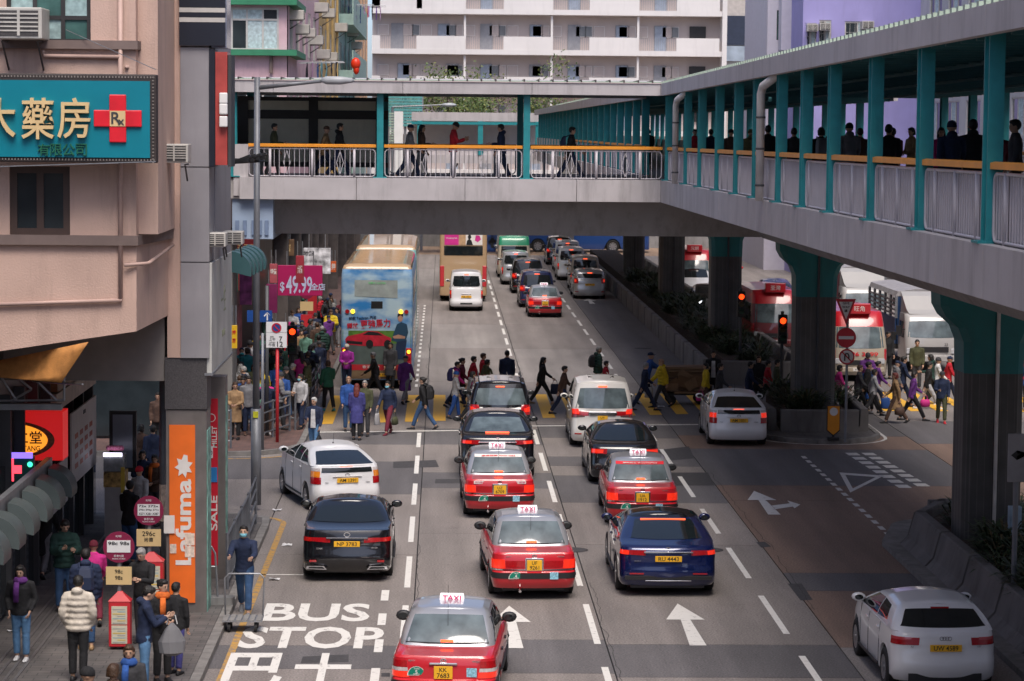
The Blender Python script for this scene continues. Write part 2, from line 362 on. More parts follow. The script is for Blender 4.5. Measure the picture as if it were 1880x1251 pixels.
# pavements
PZ = .13
def pavement(poly, m, name='pavement', z=PZ):
    o = MB().prism(poly, -.03, z-.004).build(name, m); tag(o, None, None, kind='structure'); return o
p1 = pavement([(-20, 5), (-4.08, 5), (-4.08, 59.5)]+arc(-4.9, 59.7, .82, 0, 90)+[(-20, 60.52)], PAVE)
p2 = pavement([(-20, 188), (-20, 72.3)]+[(-6.2, 72.3)]+arc(-6, 74.2, 1.9, -90, 0)+[(-4.1, 188)], PAVER)
def kerbs(path, par, w=.17, h=PZ, step=1.0):
    pts = [Vector(p) for p in path]; out = []
    L_ = [0]
    for i in range(1, len(pts)): L_.append(L_[-1]+(pts[i]-pts[i-1]).length)
    def at(s):
        for i in range(1, len(pts)):
            if s <= L_[i]: return pts[i-1].lerp(pts[i], (s-L_[i-1])/max(L_[i]-L_[i-1], 1e-6)), (pts[i]-pts[i-1]).normalized()
        return pts[-1], (pts[-1]-pts[-2]).normalized()
    s = 0
    while s < L_[-1]-.1:
        e = min(s+step, L_[-1]); a, _ = at(s+.008); b, _ = at(e-.008); d = (b-a).normalized(); nr = Vector((d.y, -d.x))
        q = [a, b, b-nr*w, a-nr*w]
        MB().add([(p.x, p.y, -.03) for p in q]+[(p.x, p.y, h+rr.uniform(-.004, .004)) for p in q], BOXF).build('kerbstone', KERB, par)
        s = e
kerbs([(-3.9, 30), (-3.9, 59.5)]+arc(-4.9, 59.7, 1.0, 0, 90, 6)+[(-12, 60.7)], p1)
kerbs([(-12, 72.1), (-6.2, 72.1)]+arc(-6, 74.2, 2.08, -90, 0, 6)+[(-3.92, 150)], p2)
# islands: near planter, far head planter, long planter beyond the crossing
def island(name, path_in, z_wall, label, groups=None, kerb=None):
    pass
def jersey(path, h, name, par=None, top=.16, foot=.42):
    pts = [Vector(p) for p in path]; G = []
    prof = [(0, 0), (0, .1), (foot*.45, .3), (foot-top*.6, h-.03), (foot-top*.4, h), (foot+.12, h), (foot+.14, h-.04), (foot+.14, 0)]
    for i, p in enumerate(pts):
        d1 = (pts[i]-pts[i-1]).normalized() if i else None; d2 = (pts[i+1]-pts[i]).normalized() if i < len(pts)-1 else None
        d = ((d1 or d2)+(d2 or d1)).normalized(); nr = Vector((-d.y, d.x)); k = 1/max(.5, nr.dot(Vector((-(d2 or d1).y, (d2 or d1).x))))
        G.append([(p.x+nr.x*u*k, p.y+nr.y*u*k, z) for u, z in prof])
    m = MB(); m.grid(G); m.f.append(tuple(range(8))); m.m.append(0)
    b = len(m.v)-8; m.f.append(tuple(b+i for i in range(7, -1, -1))); m.m.append(0)
    return m
def wall_pieces(path, h, par, foot=.42, step=3.0):
    pts = [Vector(p) for p in path]
    for i in range(len(pts)-1):
        a, b = pts[i], pts[i+1]; L_ = (b-a).length; n_ = max(1, round(L_/step))
        for j in range(n_):
            q = [a.lerp(b, j/n_+.002), a.lerp(b, (j+1)/n_-.002)]
            jersey(q, h, 'w', foot=foot).build('barrier_panel', CONCD, par)
pl1 = thing('planter_island', 'concrete planter island with shrubs around the nearest footbridge pier', 'planter', (0, 0, 0))
MB().prism([(10.5, 5), (13.6, 5), (13.6, 57), (12.6, 58.2), (11, 58.2), (10.5, 57)], 0, .62).build('soil_bed', SOIL, pl1)
wall_pieces([(10.05, 20), (10.05, 56.6)][::-1], .85, pl1); wall_pieces([(14, 20), (14, 56.8)], .85, pl1); wall_pieces([(14, 56.8), (12.9, 58.7), (11.0, 58.7), (10.05, 56.6)], .85, pl1, step=9)
MB().prism([(9.75, 20), (14.3, 20), (14.3, 57.2), (13.2, 59.2)]+arc(11.7, 59, 1.4, 20, 160, 8)+[(9.75, 57)], -.03, .12).build('kerb_base', KERB, pl1)
pl2 = thing('planter_island', 'rounded traffic island planter with orange plate and no-entry signs at its tip', 'planter')
MB().prism([(10.5, 78.5), (12.4, 78.5), (12.4, 84), (10.5, 84)], 0, .62).build('soil_bed', SOIL, pl2)
wall_pieces([(12.75, 83.8), (12.55, 78.2), (10.2, 78.2), (10.05, 83.8)], .78, pl2, foot=.2, step=9)
MB().prism(arc(11.3, 77.6, 1.75, 180, 360, 14)+[(13.1, 84.3), (9.75, 84.3)], -.03, .11).build('kerb_top', PAVE, pl2)
kerbs([(9.6, 84)]+arc(11.3, 77.6, 1.85, 180, 360, 10)+[(13.2, 84)], pl2, h=.135, w=.14)
polystrip([(9.3, 84)]+arc(11.3, 77.6, 2.0, 180, 360, 12)+[(13.35, 84)], .1, PWHITE, 'island_edge_line')
pl3 = thing('planter_island', 'long concrete median planter with dark shrubs beyond the yellow crossing', 'planter')
MB().prism([(10.5, 94.5), (12.3, 94.5), (12.3, 186), (10.5, 186)], 0, .62).build('soil_bed', SOIL, pl3)
wall_pieces([(12.7, 186), (12.7, 94.2), (10.05, 94.2), (10.05, 186)], .85, pl3, step=4)
MB().box(9.8, 93.9, -.03, 12.9, 186, .1).build('kerb_base', KERB, pl3)
# shrubs: real strap leaves
LEAF = mat('shrub_leaf', (.035, .06, .022), .5, var=.55, sc=14); LEAFD = mat('dry_leaf', (.1, .075, .03), .6, var=.4, sc=12)
def shrub_mesh(seed, n=170, h=.75, r=.5):
    q = random.Random(seed); m = MB()
    for i in range(n):
        a = q.uniform(0, 2*pi); rad = r*sqrt(q.random())*.75; base = Vector((rad*cos(a), rad*sin(a), q.uniform(0, .55)*h)); a2 = a+q.uniform(-.9, .9)
        ln = q.uniform(.22, .5)*h/.75; up = q.uniform(.25, 1.1); d = Vector((cos(a2), sin(a2), up)).normalized(); sd_ = Vector((-sin(a2), cos(a2), 0))*q.uniform(.012, .028)
        p1 = base+d*ln*.55; p2 = p1+(d+Vector((0, 0, -q.uniform(.3, .9)))).normalized()*ln*.45
        m.k = 1 if q.random() < .07 else 0
        m.add([base-sd_*.5, base+sd_*.5, p1+sd_, p1-sd_, p2], [(0, 1, 2, 3), (3, 2, 4)])
    for i in range(5):
        a = q.uniform(0, 6.28); m.k = 1; m.tube([(0, 0, 0), (cos(a)*r*.3, sin(a)*r*.3, h*.5)], .012, 4)
    return m.mesh('shrub', [LEAF, LEAFD])
SHR = [shrub_mesh(i) for i in range(6)]
def shrubs(x0, x1, y0, y1, n, label, group, seed, avoid=()):
    q = random.Random(seed); k = 0
    while k < n:
        x, y = q.uniform(x0, x1), q.uniform(y0, y1)
        if any(abs(y-t) < .75 and abs(x-11.5) < .75 for t in avoid): continue
        o = obj('shrub', q.choice(SHR), None, (x, y, .6), q.uniform(0, 6.3)); s = q.uniform(.8, 1.35); o.scale = (s, s, s*q.uniform(.8, 1.1))
        tag(o, label, 'shrub', group); k += 1
shrubs(10.8, 13.3, 36, 57.4, 70, 'dark strap-leaved shrub in the planter around the nearest pier', 'shrubs in the near planter', 1, (54.5,))
shrubs(10.7, 12.3, 78.7, 83.6, 26, 'dark strap-leaved shrub in the rounded island planter behind the orange plate', 'shrubs in the rounded island planter', 2, (80.5,))
shrubs(10.7, 12.2, 94.8, 150, 130, 'dark shrub in the long median planter beyond the crossing', 'shrubs in the long median planter', 3, (105.5, 131, 157))
# ======================= footbridges
TEAL = mat('teal_paint', (.02, .235, .26), .42, var=.12, sc=5); TEALD = mat('teal_roof_soffit', (.05, .18, .2), .6, var=.15)
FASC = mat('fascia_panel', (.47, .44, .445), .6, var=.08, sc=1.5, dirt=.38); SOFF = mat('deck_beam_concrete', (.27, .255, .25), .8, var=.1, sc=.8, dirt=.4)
RAILW = mat('railing_grey', (.5, .47, .5), .45, var=.08); ORNG = mat('handrail_orange', (.78, .3, .03), .45, var=.1)
SHEET = mat('railing_sheet', (.5, .46, .47), .55, var=.15, sc=3, dirt=.3); RGRN = mat('roof_rib_green', (.36, .45, .36), .5, var=.1); PIPEW = mat('pipe_white', (.6, .58, .56), .5, var=.15, dirt=.3)
BOARD = mat('hoarding_board', (.82, .75, .6), .7, var=.08, sc=2, dirt=.15); BRNP = mat('brown_frame', (.055, .05, .048), .6); DECK = mat('bridge_floor', (.34, .32, .31), .8)
ZD = 7.55                                    # deck level
bridge = thing('footbridge', 'covered teal and lilac-grey footbridge crossing above the road and running along its median', 'footbridge')
def zy(y): return max(0, 77-y)*.0031
def ysk(m):                                   # gentle rise of the walkway toward the camera
    m.v = [(x, y, z+zy(y)) for x, y, z in m.v]; return m
XL, XR = 6.5, 14.6
# deck, fascia panels, box beam
for (y0, y1) in ((10, 77.5), (84.5, 185)):
    ysk(MB().box(XL+.1, y0, ZD-.55, XR-.1, y1, ZD)).build('deck', DECK, bridge)
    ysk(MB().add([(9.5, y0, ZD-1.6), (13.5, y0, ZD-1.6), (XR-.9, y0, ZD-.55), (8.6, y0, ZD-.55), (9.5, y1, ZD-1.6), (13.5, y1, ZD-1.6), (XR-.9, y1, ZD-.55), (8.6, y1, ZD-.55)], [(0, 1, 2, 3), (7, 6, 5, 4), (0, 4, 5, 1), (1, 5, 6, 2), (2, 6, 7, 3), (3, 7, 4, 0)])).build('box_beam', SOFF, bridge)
    y = y0
    while y < y1-.1:
        e = min(y+3.0, y1); ysk(MB().box(XL-.06, y+.01, ZD-.56, XL+.1, e-.01, ZD+.09)).build('fascia_panel', FASC, bridge)
        if y > 80: MB().box(XR-.1, y+.01, ZD-.56, XR+.06, e-.01, ZD+.09).build('fascia_panel', FASC, bridge)
        y = e
MB().box(-8.2, 77.5, ZD-.55, XR, 84.5, ZD-.002).build('deck', DECK, bridge)
MB().add([(-5.2, 78.6, ZD-1.62), (XR-1, 78.6, ZD-1.62), (XR-1, 83.6, ZD-1.62), (-5.2, 83.6, ZD-1.62), (-5.4, 78.1, ZD-.55), (XR-1, 78.1, ZD-.55), (XR-1, 84, ZD-.55), (-5.4, 84, ZD-.55)], BOXF).build('box_beam', SOFF, bridge)
for i, (x0, x1) in enumerate(((-6.0, -2.55), (-2.55, .65), (.65, 3.95), (3.95, XL-.06))):
    MB().box(x0+.008, 77.34, ZD-.56, x1-.008, 77.5, ZD+.09).build('fascia_panel', FASC, bridge)
    MB().box(x0+.008, 84.5, ZD-.56, x1-.008, 84.66, ZD+.09).build('fascia_panel', FASC, bridge)
# roofs
ROOFT = mat('roof_sheet', (.45, .44, .44), .6, var=.1, dirt=.2)
ZR0, ZR1 = ZD+2.58, ZD+2.93
for (y0, y1) in ((10, 77.2), (84.6, 185)):
    ysk(MB().box(XL+.05, y0, ZR0+.12, XR-.05, y1, ZR0+.2)).build('roof_deck', TEALD, bridge)
    m = MB()
    y = y0+.4
    while y < min(y1, 120): m.box(XL+.1, y, ZR0-.02, XR-.1, y+.07, ZR0+.118); y += 1.0
    for X in (8.5, 10.5, 12.6): m.box(X, y0, ZR0-.06, X+.1, y1, ZR0+.117)
    o = ysk(m).build('roof_purlins', TEALD, bridge); o['kind'] = 'stuff'
    ysk(MB().add([(XL-.02, y0, ZR1), (XR+.02, y0, ZR1), ((XL+XR)/2, y0, ZR1+.14), (XL-.02, y1, ZR1), (XR+.02, y1, ZR1), ((XL+XR)/2, y1, ZR1+.14)], [(0, 1, 2), (3, 5, 4), (0, 2, 5, 3), (2, 1, 4, 5), (0, 3, 4, 1)])).build('roof_sheet', ROOFT, bridge)
    y = y0
    while y < y1-.1:
        e = min(y+3.0, y1)
        ysk(MB().box(XL-.1, y+.006, ZR0, XL+.04, e-.006, ZR1)).build('roof_fascia', FASC, bridge)
        if y > 60: ysk(MB().box(XR-.04, y+.006, ZR0, XR+.1, e-.006, ZR1)).build('roof_fascia', FASC, bridge)
        y = e
    m = MB(); y = y0+.1
    while y < min(y1, 150): m.box(XL-.07, y, ZR1+.003, XL+2.6, y+.14, ZR1+.07+.0); y += .42
    o = ysk(m).build('roof_ribs', RGRN, bridge); o['kind'] = 'stuff'
MB().box(-8.2, 77.5, ZR0+.12, XR-.06, 84.5, ZR0+.2).build('roof_deck', TEALD, bridge)
MB().add([(-8.2, 77.3, ZR1+.002), (XL+3, 77.3, ZR1+.002), (XL+3, 84.6, ZR1+.002), (-8.2, 84.6, ZR1+.002), (-8.2, 81, ZR1+.16), (XL+3, 81, ZR1+.16)], [(0, 1, 5, 4), (4, 5, 2, 3), (0, 4, 3), (1, 2, 5), (3, 2, 1, 0)]).build('roof_sheet', ROOFT, bridge)
for i, (x0, x1) in enumerate(((-8.2, -5.0), (-5.0, -1.2), (-1.2, 2.6), (2.6, XL-.1))):
    MB().box(x0+.006, 77.2, ZR0, x1-.006, 77.34, ZR1).build('roof_fascia', FASC, bridge); MB().box(x0+.006, 84.5, ZR0, x1-.006, 84.62, ZR1).build('roof_fascia', FASC, bridge)
m = MB(); x = -8.1
while x < XL-.2:
    m.k = 0; m.box(x, 77.24, ZR1+.004, x+.37, 79.2, ZR1+.055); m.k = 1; m.box(x+.375, 77.22, ZR1+.004, x+.415, 79.2, ZR1+.1); x += .42
o = m.build('roof_ribs', [RGRN, BRNP], bridge); o['kind'] = 'stuff'
m = MB().box(-8.2, 77.17, ZR1-.003, XL-.1, 77.2, ZR1+.02).build('roof_edge_trim', mat('trim_pink', (.62, .5, .5), .5), bridge)
# posts (I-sections)
def ipost(m, X, Y, z0, z1, along='y'):
    a, b = .095, .15
    if along == 'y':
        m.box(X-a, Y-b, z0, X+a, Y-b+.025, z1); m.box(X-a, Y+b-.025, z0, X+a, Y+b, z1); m.box(X-.02, Y-b+.026, z0, X+.02, Y+b-.026, z1)
    else:
        m.box(X-a, Y-b, z0, X+a, Y-b+.025, z1); m.box(X-a, Y+b-.025, z0, X+a, Y+b, z1); m.box(X-.02, Y-b+.026, z0, X+.02, Y+b-.026, z1)
    m.box(X-.2, Y-.2, z0, X+.2, Y+.2, z0+.03)
    return m
PY = [px_(x, 300, XL+.12).y for x in (1822, 1697, 1606, 1530, 1479, 1434, 1390, 1355, 1320, 1288, 1262)]
PY = [PY[0]-4.2*i for i in (3, 2, 1)]+PY+[76.9]
for i, y in enumerate(PY):
    ysk(ipost(MB(), XL+.12, y, ZD+.09, ZR0+.1)).build('post', TEAL, bridge)
FY = [14+4.1*i for i in range(16)]
for y in FY: ysk(ipost(MB(), XR-.14, y, ZD+.0, ZR0+.1)).build('post', TEAL, bridge)
y = 86.5; PYF = []
while y < 182:
    PYF.append(y); MB().box(XL+.05, y-.1, ZD+.09, XL+.3, y+.1, ZR0+.1).build('post', TEAL, bridge)
    MB().box(XR-.3, y-.1, ZD+.09, XR-.05, y+.1, ZR0+.1).build('post', TEAL, bridge); y += 4.1
CX = [py_(x, 250, 77.6).x for x in (429, 698, 967)]
for X in CX:
    ipost(MB(), X, 77.62, ZD+.09, ZR0+.1, 'x').build('post', TEAL, bridge); ipost(MB(), X, 84.3, ZD+.0, ZR0+.1, 'x').build('post', TEAL, bridge)
# railings
def railing(p0, p1, base, sheet, dia=False, zf=None):
    p0, p1 = Vector(p0), Vector(p1); d = p1-p0; L_ = d.length; d.normalize(); nr = Vector((-d.y, d.x, 0))
    z0, z1 = base+.12, base+.93
    P = lambda s, z: p0+d*s+Vector((0, 0, z))
    fr = MB(); c = .12
    lp = [P(0, z0+c), P(0, z1-c)]+[P(c-c*cos(a), z1-c+c*sin(a)) for a in (.5, 1.05)]+[P(c, z1), P(L_-c, z1)]+[P(L_-c+c*sin(a), z1-c+c*cos(a)) for a in (.5, 1.05)]+[P(L_, z1-c), P(L_, z0+c)]+[P(L_-c+c*cos(a), z0+c-c*sin(a)) for a in (.5, 1.05)]+[P(L_-c, z0), P(c, z0)]+[P(c-c*sin(a), z0+c-c*cos(a)) for a in (.5, 1.05)]+[P(0, z0+c)]
    fr.tube(lp, .022, 5, False)
    np_ = max(2, round(L_/1.4))
    for i in range(np_):
        s = L_*(i+.5)/np_ if np_ > 2 else (L_*.12, L_*.88)[i]
        fr.cbox(P(s, (base+z1)/2+.02), (.07, .05, z1-base-.02), Matrix.Rotation(math.atan2(d.y, d.x), 3, 'Z'))
    bars = MB(); n_ = int(L_/.145)
    for i in range(1, n_): bars.tube([P(L_*i/n_, z0), P(L_*i/n_, z1)], .011, 4, False)
    if dia:
        for s in (L_*.3, L_*.72):
            for k in (-1, 1): bars.tube([P(s, z0+.05), P(s+k*.1, (z0+z1)/2), P(s, z1-.05)], .011, 4, False)
    hr = MB(); a_, b_ = P(-.02, base+1.03), P(L_+.02, base+1.03)
    hr.extr([a_+nr*.06+Vector((0, 0, -.045)), a_+nr*.06+Vector((0, 0, .03)), a_+Vector((0, 0, .045)), a_-nr*.06+Vector((0, 0, .03)), a_-nr*.06+Vector((0, 0, -.045))], b_-a_)
    sup = MB()
    for m_ in (fr, bars, hr):
        if zf: ysk(m_)
    o = fr.build('railing_frame', RAILW, bridge, True); bb = bars.build('railing_bars', RAILW, o); bb['kind'] = 'stuff'
    hr.build('handrail', ORNG, o)
    if sheet:
        s_ = MB(); off = nr*.05*sheet
        s_.add([P(.03, z0+.03)+off, P(L_-.03, z0+.03)+off, P(L_-.03, z1-.03)+off, P(.03, z1-.03)+off], [(0, 1, 2, 3)])
        s_ = MB().extr([P(.03, z0+.03)+off, P(L_-.03, z0+.03)+off, P(L_-.03, z1-.03)+off, P(.03, z1-.03)+off], nr*.012)
        if zf: ysk(s_)
        s_.build('railing_sheet', SHEET, o)
for i in range(len(PY)-1):
    if PY[i+1] > 20: railing((XL+.12, PY[i]+.16, 0), (XL+.12, PY[i+1]-.16, 0), ZD, -1, False, True)
for i in range(len(FY)-1): railing((XR-.14, FY[i]+.14, 0), (XR-.14, FY[i+1]-.14, 0), ZD, 0, False, True)
for i in range(12): railing((XL+.15, PYF[i]+.14, 0), (XL+.15, PYF[i+1]-.14, 0), ZD, -1)
MB().box(XL+.1, PYF[12], ZD, XL+.16, 185, ZD+1.0).build('railing_sheet', SHEET, bridge)
MB().box(XR-.16, 86, ZD, XR-.1, 185, ZD+1.0).build('railing_sheet', SHEET, bridge)
Z0 = (px_(1235, 300, XL).y, 0)
railing((py_(457, 300, 77.62).x, 77.62, 0), (CX[1]-.14, 77.62, 0), ZD, 0, True)
railing((CX[1]+.14, 77.62, 0), (CX[2]-.14, 77.62, 0), ZD, 0, True)
railing((CX[2]+.14, 77.62, 0), (XL-.02, 77.62, 0), ZD, 0, True)
railing((CX[1]+.14, 84.3, 0), (CX[2]-.14, 84.3, 0), ZD, 0); railing((CX[2]+.14, 84.3, 0), (XL, 84.3, 0), ZD, 0)
# hoarding on the far side of the left bay
hx0, hx1 = py_(436, 250, 84).x, py_(690, 250, 84).x
z = lambda y: py_(600, y, 84).z
for a, b in ((455, 567), (584, 690)):
    xa, xb = py_(a, 250, 84).x, py_(b, 250, 84).x
    MB().box(xa, 83.95, z(203), xb, 84.0, z(186)).build('hoarding_board', BOARD, bridge); MB().box(xa, 83.95, z(298), xb, 84.0, z(219)).build('hoarding_board', BOARD, bridge)
m = MB()
for y0, y1 in ((186, 179), (219, 203), (307, 298)): m.box(hx0, 83.9, z(y0), hx1+.4, 84.05, z(y1))
for x0, x1 in ((431, 456), (567, 584), (690, 697)): m.box(py_(x0, 250, 84).x, 83.88, z(325), py_(x1, 250, 84).x, 84.06, z(178))
m.build('hoarding_frame', BRNP, bridge)
# drain pipes
for px, top in ((1240, 175), (1396, 150)):
    Y = px_(px, 300, XL-.12).y; z0 = ZD+.08+zy(Y); z1 = ZR0+zy(Y); o = MB().tube([(XL-.13, Y, z0), (XL-.13, Y, z1-.35), (XL-.11, Y-.15, z1-.2), (XL+.1, Y-1.0, z1+.03)], .085, 10).build('drain_pipe', PIPEW, bridge, True)
    for k in (.15, .5, .8): MB().tube([(XL-.13, Y, z0+k*2.1-.02), (XL-.13, Y, z0+k*2.1+.02)], .1, 10).build('pipe_bracket', DGREY, o)
# piers
MOS = brickmat('pier_mosaic', (.085, .082, .08), (.07, .068, .067), (.12, .115, .11), .15, .15, .6)
TEALP = mat('teal_pier_cap', (.008, .16, .165), .5, var=.12, sc=2, dirt=.2)
for i, y in enumerate((29, 54.5, 80.5, 106, 131, 157)):
    zt = ZD-1.6+zy(y); p = MB()
    p.prism([(10.88, y-.5), (11.02, y-.66), (11.98, y-.66), (12.12, y-.5), (12.12, y+.5), (11.98, y+.66), (11.02, y+.66), (10.88, y+.5)], 0, zt-1.9)
    o = p.build('pier', MOS, bridge)
    rings = []
    for zz, k in ((zt-1.898, 0), (zt-1.25, .02), (zt-.95, .14), (zt-.72, .4), (zt-.5, .52), (zt-.1, .54)):
        w = .625+k; d = .67; c = .15
        rings.append([(11.5-w, y-d+c, zz), (11.5-w+c, y-d, zz), (11.5+w-c, y-d, zz), (11.5+w, y-d+c, zz), (11.5+w, y+d-c, zz), (11.5+w-c, y+d, zz), (11.5-w+c, y+d, zz), (11.5-w, y+d-c, zz)])
    MB().loft(rings).build('pier_capital', TEALP, o)
    MB().box(11.2, y-.4, zt-.1, 11.8, y+.4, zt+.02).build('bearing', DGREY, o)
    MB().tube([(11.54, y-.71, .6), (11.54, y-.71, zt-.1)], .04, 8).build('downpipe', PIPEW if i < 2 else DGREY, o)
# abutment / stair tower at the left end
ABT = mat('abutment_blue', (.33, .42, .55), .6, var=.1, sc=2)
f = lambda x, y, Y=77.3: py_(x, y, Y)
ab = thing('stair_abutment', 'pale blue panelled stair landing at the left end of the footbridge', 'stair')
a = f(428, 265); b = f(456, 360); MB().box(a.x, 77.45, b.z, b.x-.02, 84, a.z).build('landing_wall', FASC, ab)
a = f(455, 330); b = f(500, 440); MB().box(f(425, 0).x, 77.6, b.z, b.x, 83, ZD-.56).build('landing_beam', ABT, ab)
for x in (432, 446, 462, 474, 486):
    q0 = f(x, 405, 77.58); q1 = f(x+7, 432, 77.58); MB().box(q0.x, 77.55, q1.z, q1.x, 77.598, q0.z).build('beam_rib', mat('abutment_blue_dark', (.16, .22, .34), .6), ab)
MB().box(f(395, 0, 78.5).x, 78.2, .1, f(428, 0, 78.5).x, 80, ZD-1.5).build('support_wall', CONC, ab)
# second footbridge far off
fb = thing('far_footbridge', 'distant covered footbridge with teal posts in front of the white block', 'footbridge')
F = lambda x, y: py_(x, y, 188)
x0, x1 = F(757, 0).x, F(1006, 0).x; zt, zb, zr, zd = F(880, 207).z, F(880, 223).z, F(880, 266).z, F(880, 285).z
MB().box(x0, 188, zb, x1, 193, zt).build('roof', FASC, fb); MB().box(x0, 188, zd-.6, x1, 193, zd).build('deck', FASC, fb)
MB().box(x0, 188.1, zr-.1, x1, 188.2, zr).build('handrail', ORNG, fb); MB().box(x0, 188.22, zd, x1, 188.26, zr-.1).build('railing_sheet', SHEET, fb)
MB().box(x0, 187.9, zb-.25, x1, 188.0, zb-.05).build('top_rail', TEAL, fb)
for x in (772, 884, 990):
    q = F(x, 0).x; MB().box(q-.18, 187.95, zd, q+.18, 188.3, zb).build('post', TEAL, fb)
MB().box(x0, 192.6, zd, x1, 192.8, zb).build('back_panel', WHITE, fb)
for x in (-3, 9): MB().box(x-.5, 189, -.03, x+.5, 192, zd-.6).build('pier', CONC, fb)
# ======================= buildings
def wallgrid(mb, O, U, V, N, w, h, holes, depth=.18):
    O, U, V, N = Vector(O), Vector(U), Vector(V), Vector(N)
    xs = sorted({0, w}|{max(0, min(w, t)) for a in holes for t in (a[0], a[2])}); ys = sorted({0, h}|{max(0, min(h, t)) for a in holes for t in (a[1], a[3])})
    fl = U.cross(V).dot(N) < 0
    def q(P): mb.add(P[::-1] if fl else P, [(0, 1, 2, 3)])
    for i in range(len(xs)-1):
        for j in range(len(ys)-1):
            cx, cy = (xs[i]+xs[i+1])/2, (ys[j]+ys[j+1])/2
            if any(a[0] < cx < a[2] and a[1] < cy < a[3] for a in holes): continue
            q([O+U*xs[i]+V*ys[j], O+U*xs[i+1]+V*ys[j], O+U*xs[i+1]+V*ys[j+1], O+U*xs[i]+V*ys[j+1]])
    for x0, y0, x1, y1 in holes:
        c = [O+U*x0+V*y0, O+U*x1+V*y0, O+U*x1+V*y1, O+U*x0+V*y1]
        for k in range(4):
            a, b = c[k], c[(k+1) % 4]; q([b, a, a-N*depth, b-N*depth])
GLASSD = mat('window_glass', (.03, .04, .045), .06, var=.2, sc=2, spec=.6); GLASSG = mat('window_glass_green', (.06, .13, .12), .08, var=.3, sc=3)
CURT = mat('curtain', (.3, .42, .42), .8, var=.3, sc=9); FRW = mat('window_frame_light', (.5, .48, .46), .5); FRD = mat('window_frame_dark', (.03, .028, .028), .5); FRB = mat('window_frame_brown', (.08, .05, .04), .5)
def window(par, O, U, V, N, x0, y0, x1, y1, nx=2, ny=1, fm=None, gm=None, fw=.05, rec=.1, bars=0, splits=None):
    O, U, V, N = Vector(O), Vector(U), Vector(V), Vector(N); fm = fm or FRD; gm = gm or GLASSD
    B = O-N*rec; f = MB()
    def bx(a, b, c, d, t0, t1):
        P = [B+U*a+V*b, B+U*c+V*b, B+U*c+V*d, B+U*a+V*d]; f.extr([p+N*t0 for p in P], N*(t1-t0))
    xs = [x0+(x1-x0)*i/nx for i in range(nx+1)]; ys = [y0+(y1-y0)*i/ny for i in range(ny+1)] if not splits else [y0+(y1-y0)*t for t in [0]+splits+[1]]
    for i, x in enumerate(xs): bx(x-(0 if i == 0 else fw/2), y0, x+(0 if i == nx else fw/2)+(fw/2 if i == 0 else 0)-(fw/2 if i == nx else 0)*0, y1, 0, .05) if 0 < i < nx else bx(*((x, y0, x+fw, y1) if i == 0 else (x-fw, y0, x, y1)), 0, .05)
    for i, y in enumerate(ys):
        a, b = (y, y+fw) if i == 0 else ((y-fw, y) if i == len(ys)-1 else (y-fw/2, y+fw/2)); bx(x0+fw, a, x1-fw, b, .002, .047)
    o = f.build('window', fm, par)
    for i in range(nx):
        for j in range(len(ys)-1):
            P = [B+U*xs[i]+V*ys[j], B+U*xs[i+1]+V*ys[j], B+U*xs[i+1]+V*ys[j+1], B+U*xs[i]+V*ys[j+1]]
            MB().extr([p+N*.004 for p in P], N*.012).build('pane', gm[(i+j) % len(gm)] if isinstance(gm, list) else gm, o)
    if bars:
        g = MB()
        for i in range(1, bars): x = x0+(x1-x0)*i/bars; g.tube([B+N*.09+U*x+V*y0, B+N*.09+U*x+V*y1], .012, 4)
        for y in (y0+.1, (y0+y1)/2, y1-.1): g.tube([B+N*.09+U*x0+V*y, B+N*.09+U*x1+V*y], .012, 4)
        b = g.build('grille', fm, o); b['kind'] = 'stuff'
    return o
ACW = mat('ac_casing', (.5, .48, .44), .6, var=.12, dirt=.3); ACD = mat('ac_grille', (.06, .055, .055), .6, var=.2, sc=20)
def ac(loc, U, N, s, label, group='air conditioners on the buildings'):
    U, N = Vector(U), Vector(N); w, h, d = .62*s, .42*s, .62*s; O = Vector(loc); V = Vector((0, 0, 1))
    t = thing('air_conditioner', label, 'air conditioner', loc, 0, group)
    C = lambda a, b, c: U*a+V*b+N*c
    MB().extr([C(0, 0, -.1), C(w, 0, -.1), C(w, h, -.1), C(0, h, -.1)], N*(d+.1)).build('casing', ACW, t, bev=.02)
    g = MB(); g.extr([C(w*.08, h*.1, d+.002), C(w*.92, h*.1, d+.002), C(w*.92, h*.9, d+.002), C(w*.08, h*.9, d+.002)], N*.012); gg = g.build('grille', ACD, t)
    sl = MB()
    for i in range(1, 6): y = h*(.1+.8*i/6); sl.extr([C(w*.08, y, d+.014), C(w*.92, y, d+.014), C(w*.92, y+.02*s, d+.014), C(w*.08, y+.02*s, d+.014)], N*.012)
    sl.extr([C(w*.47, h*.1, d+.027), C(w*.53, h*.1, d+.027), C(w*.53, h*.9, d+.027), C(w*.47, h*.9, d+.027)], N*.006)
    sl.build('louvre', ACW, gg)
    for k in (.12, .88): MB().tube([C(w*k, -.4*s, 0), C(w*k, -.03, d*.9), C(w*k, -.03, -.1)], .02, 4).build('bracket', DGREY, t)
X_, Y_, Z_ = Vector((1, 0, 0)), Vector((0, 1, 0)), Vector((0, 0, 1))
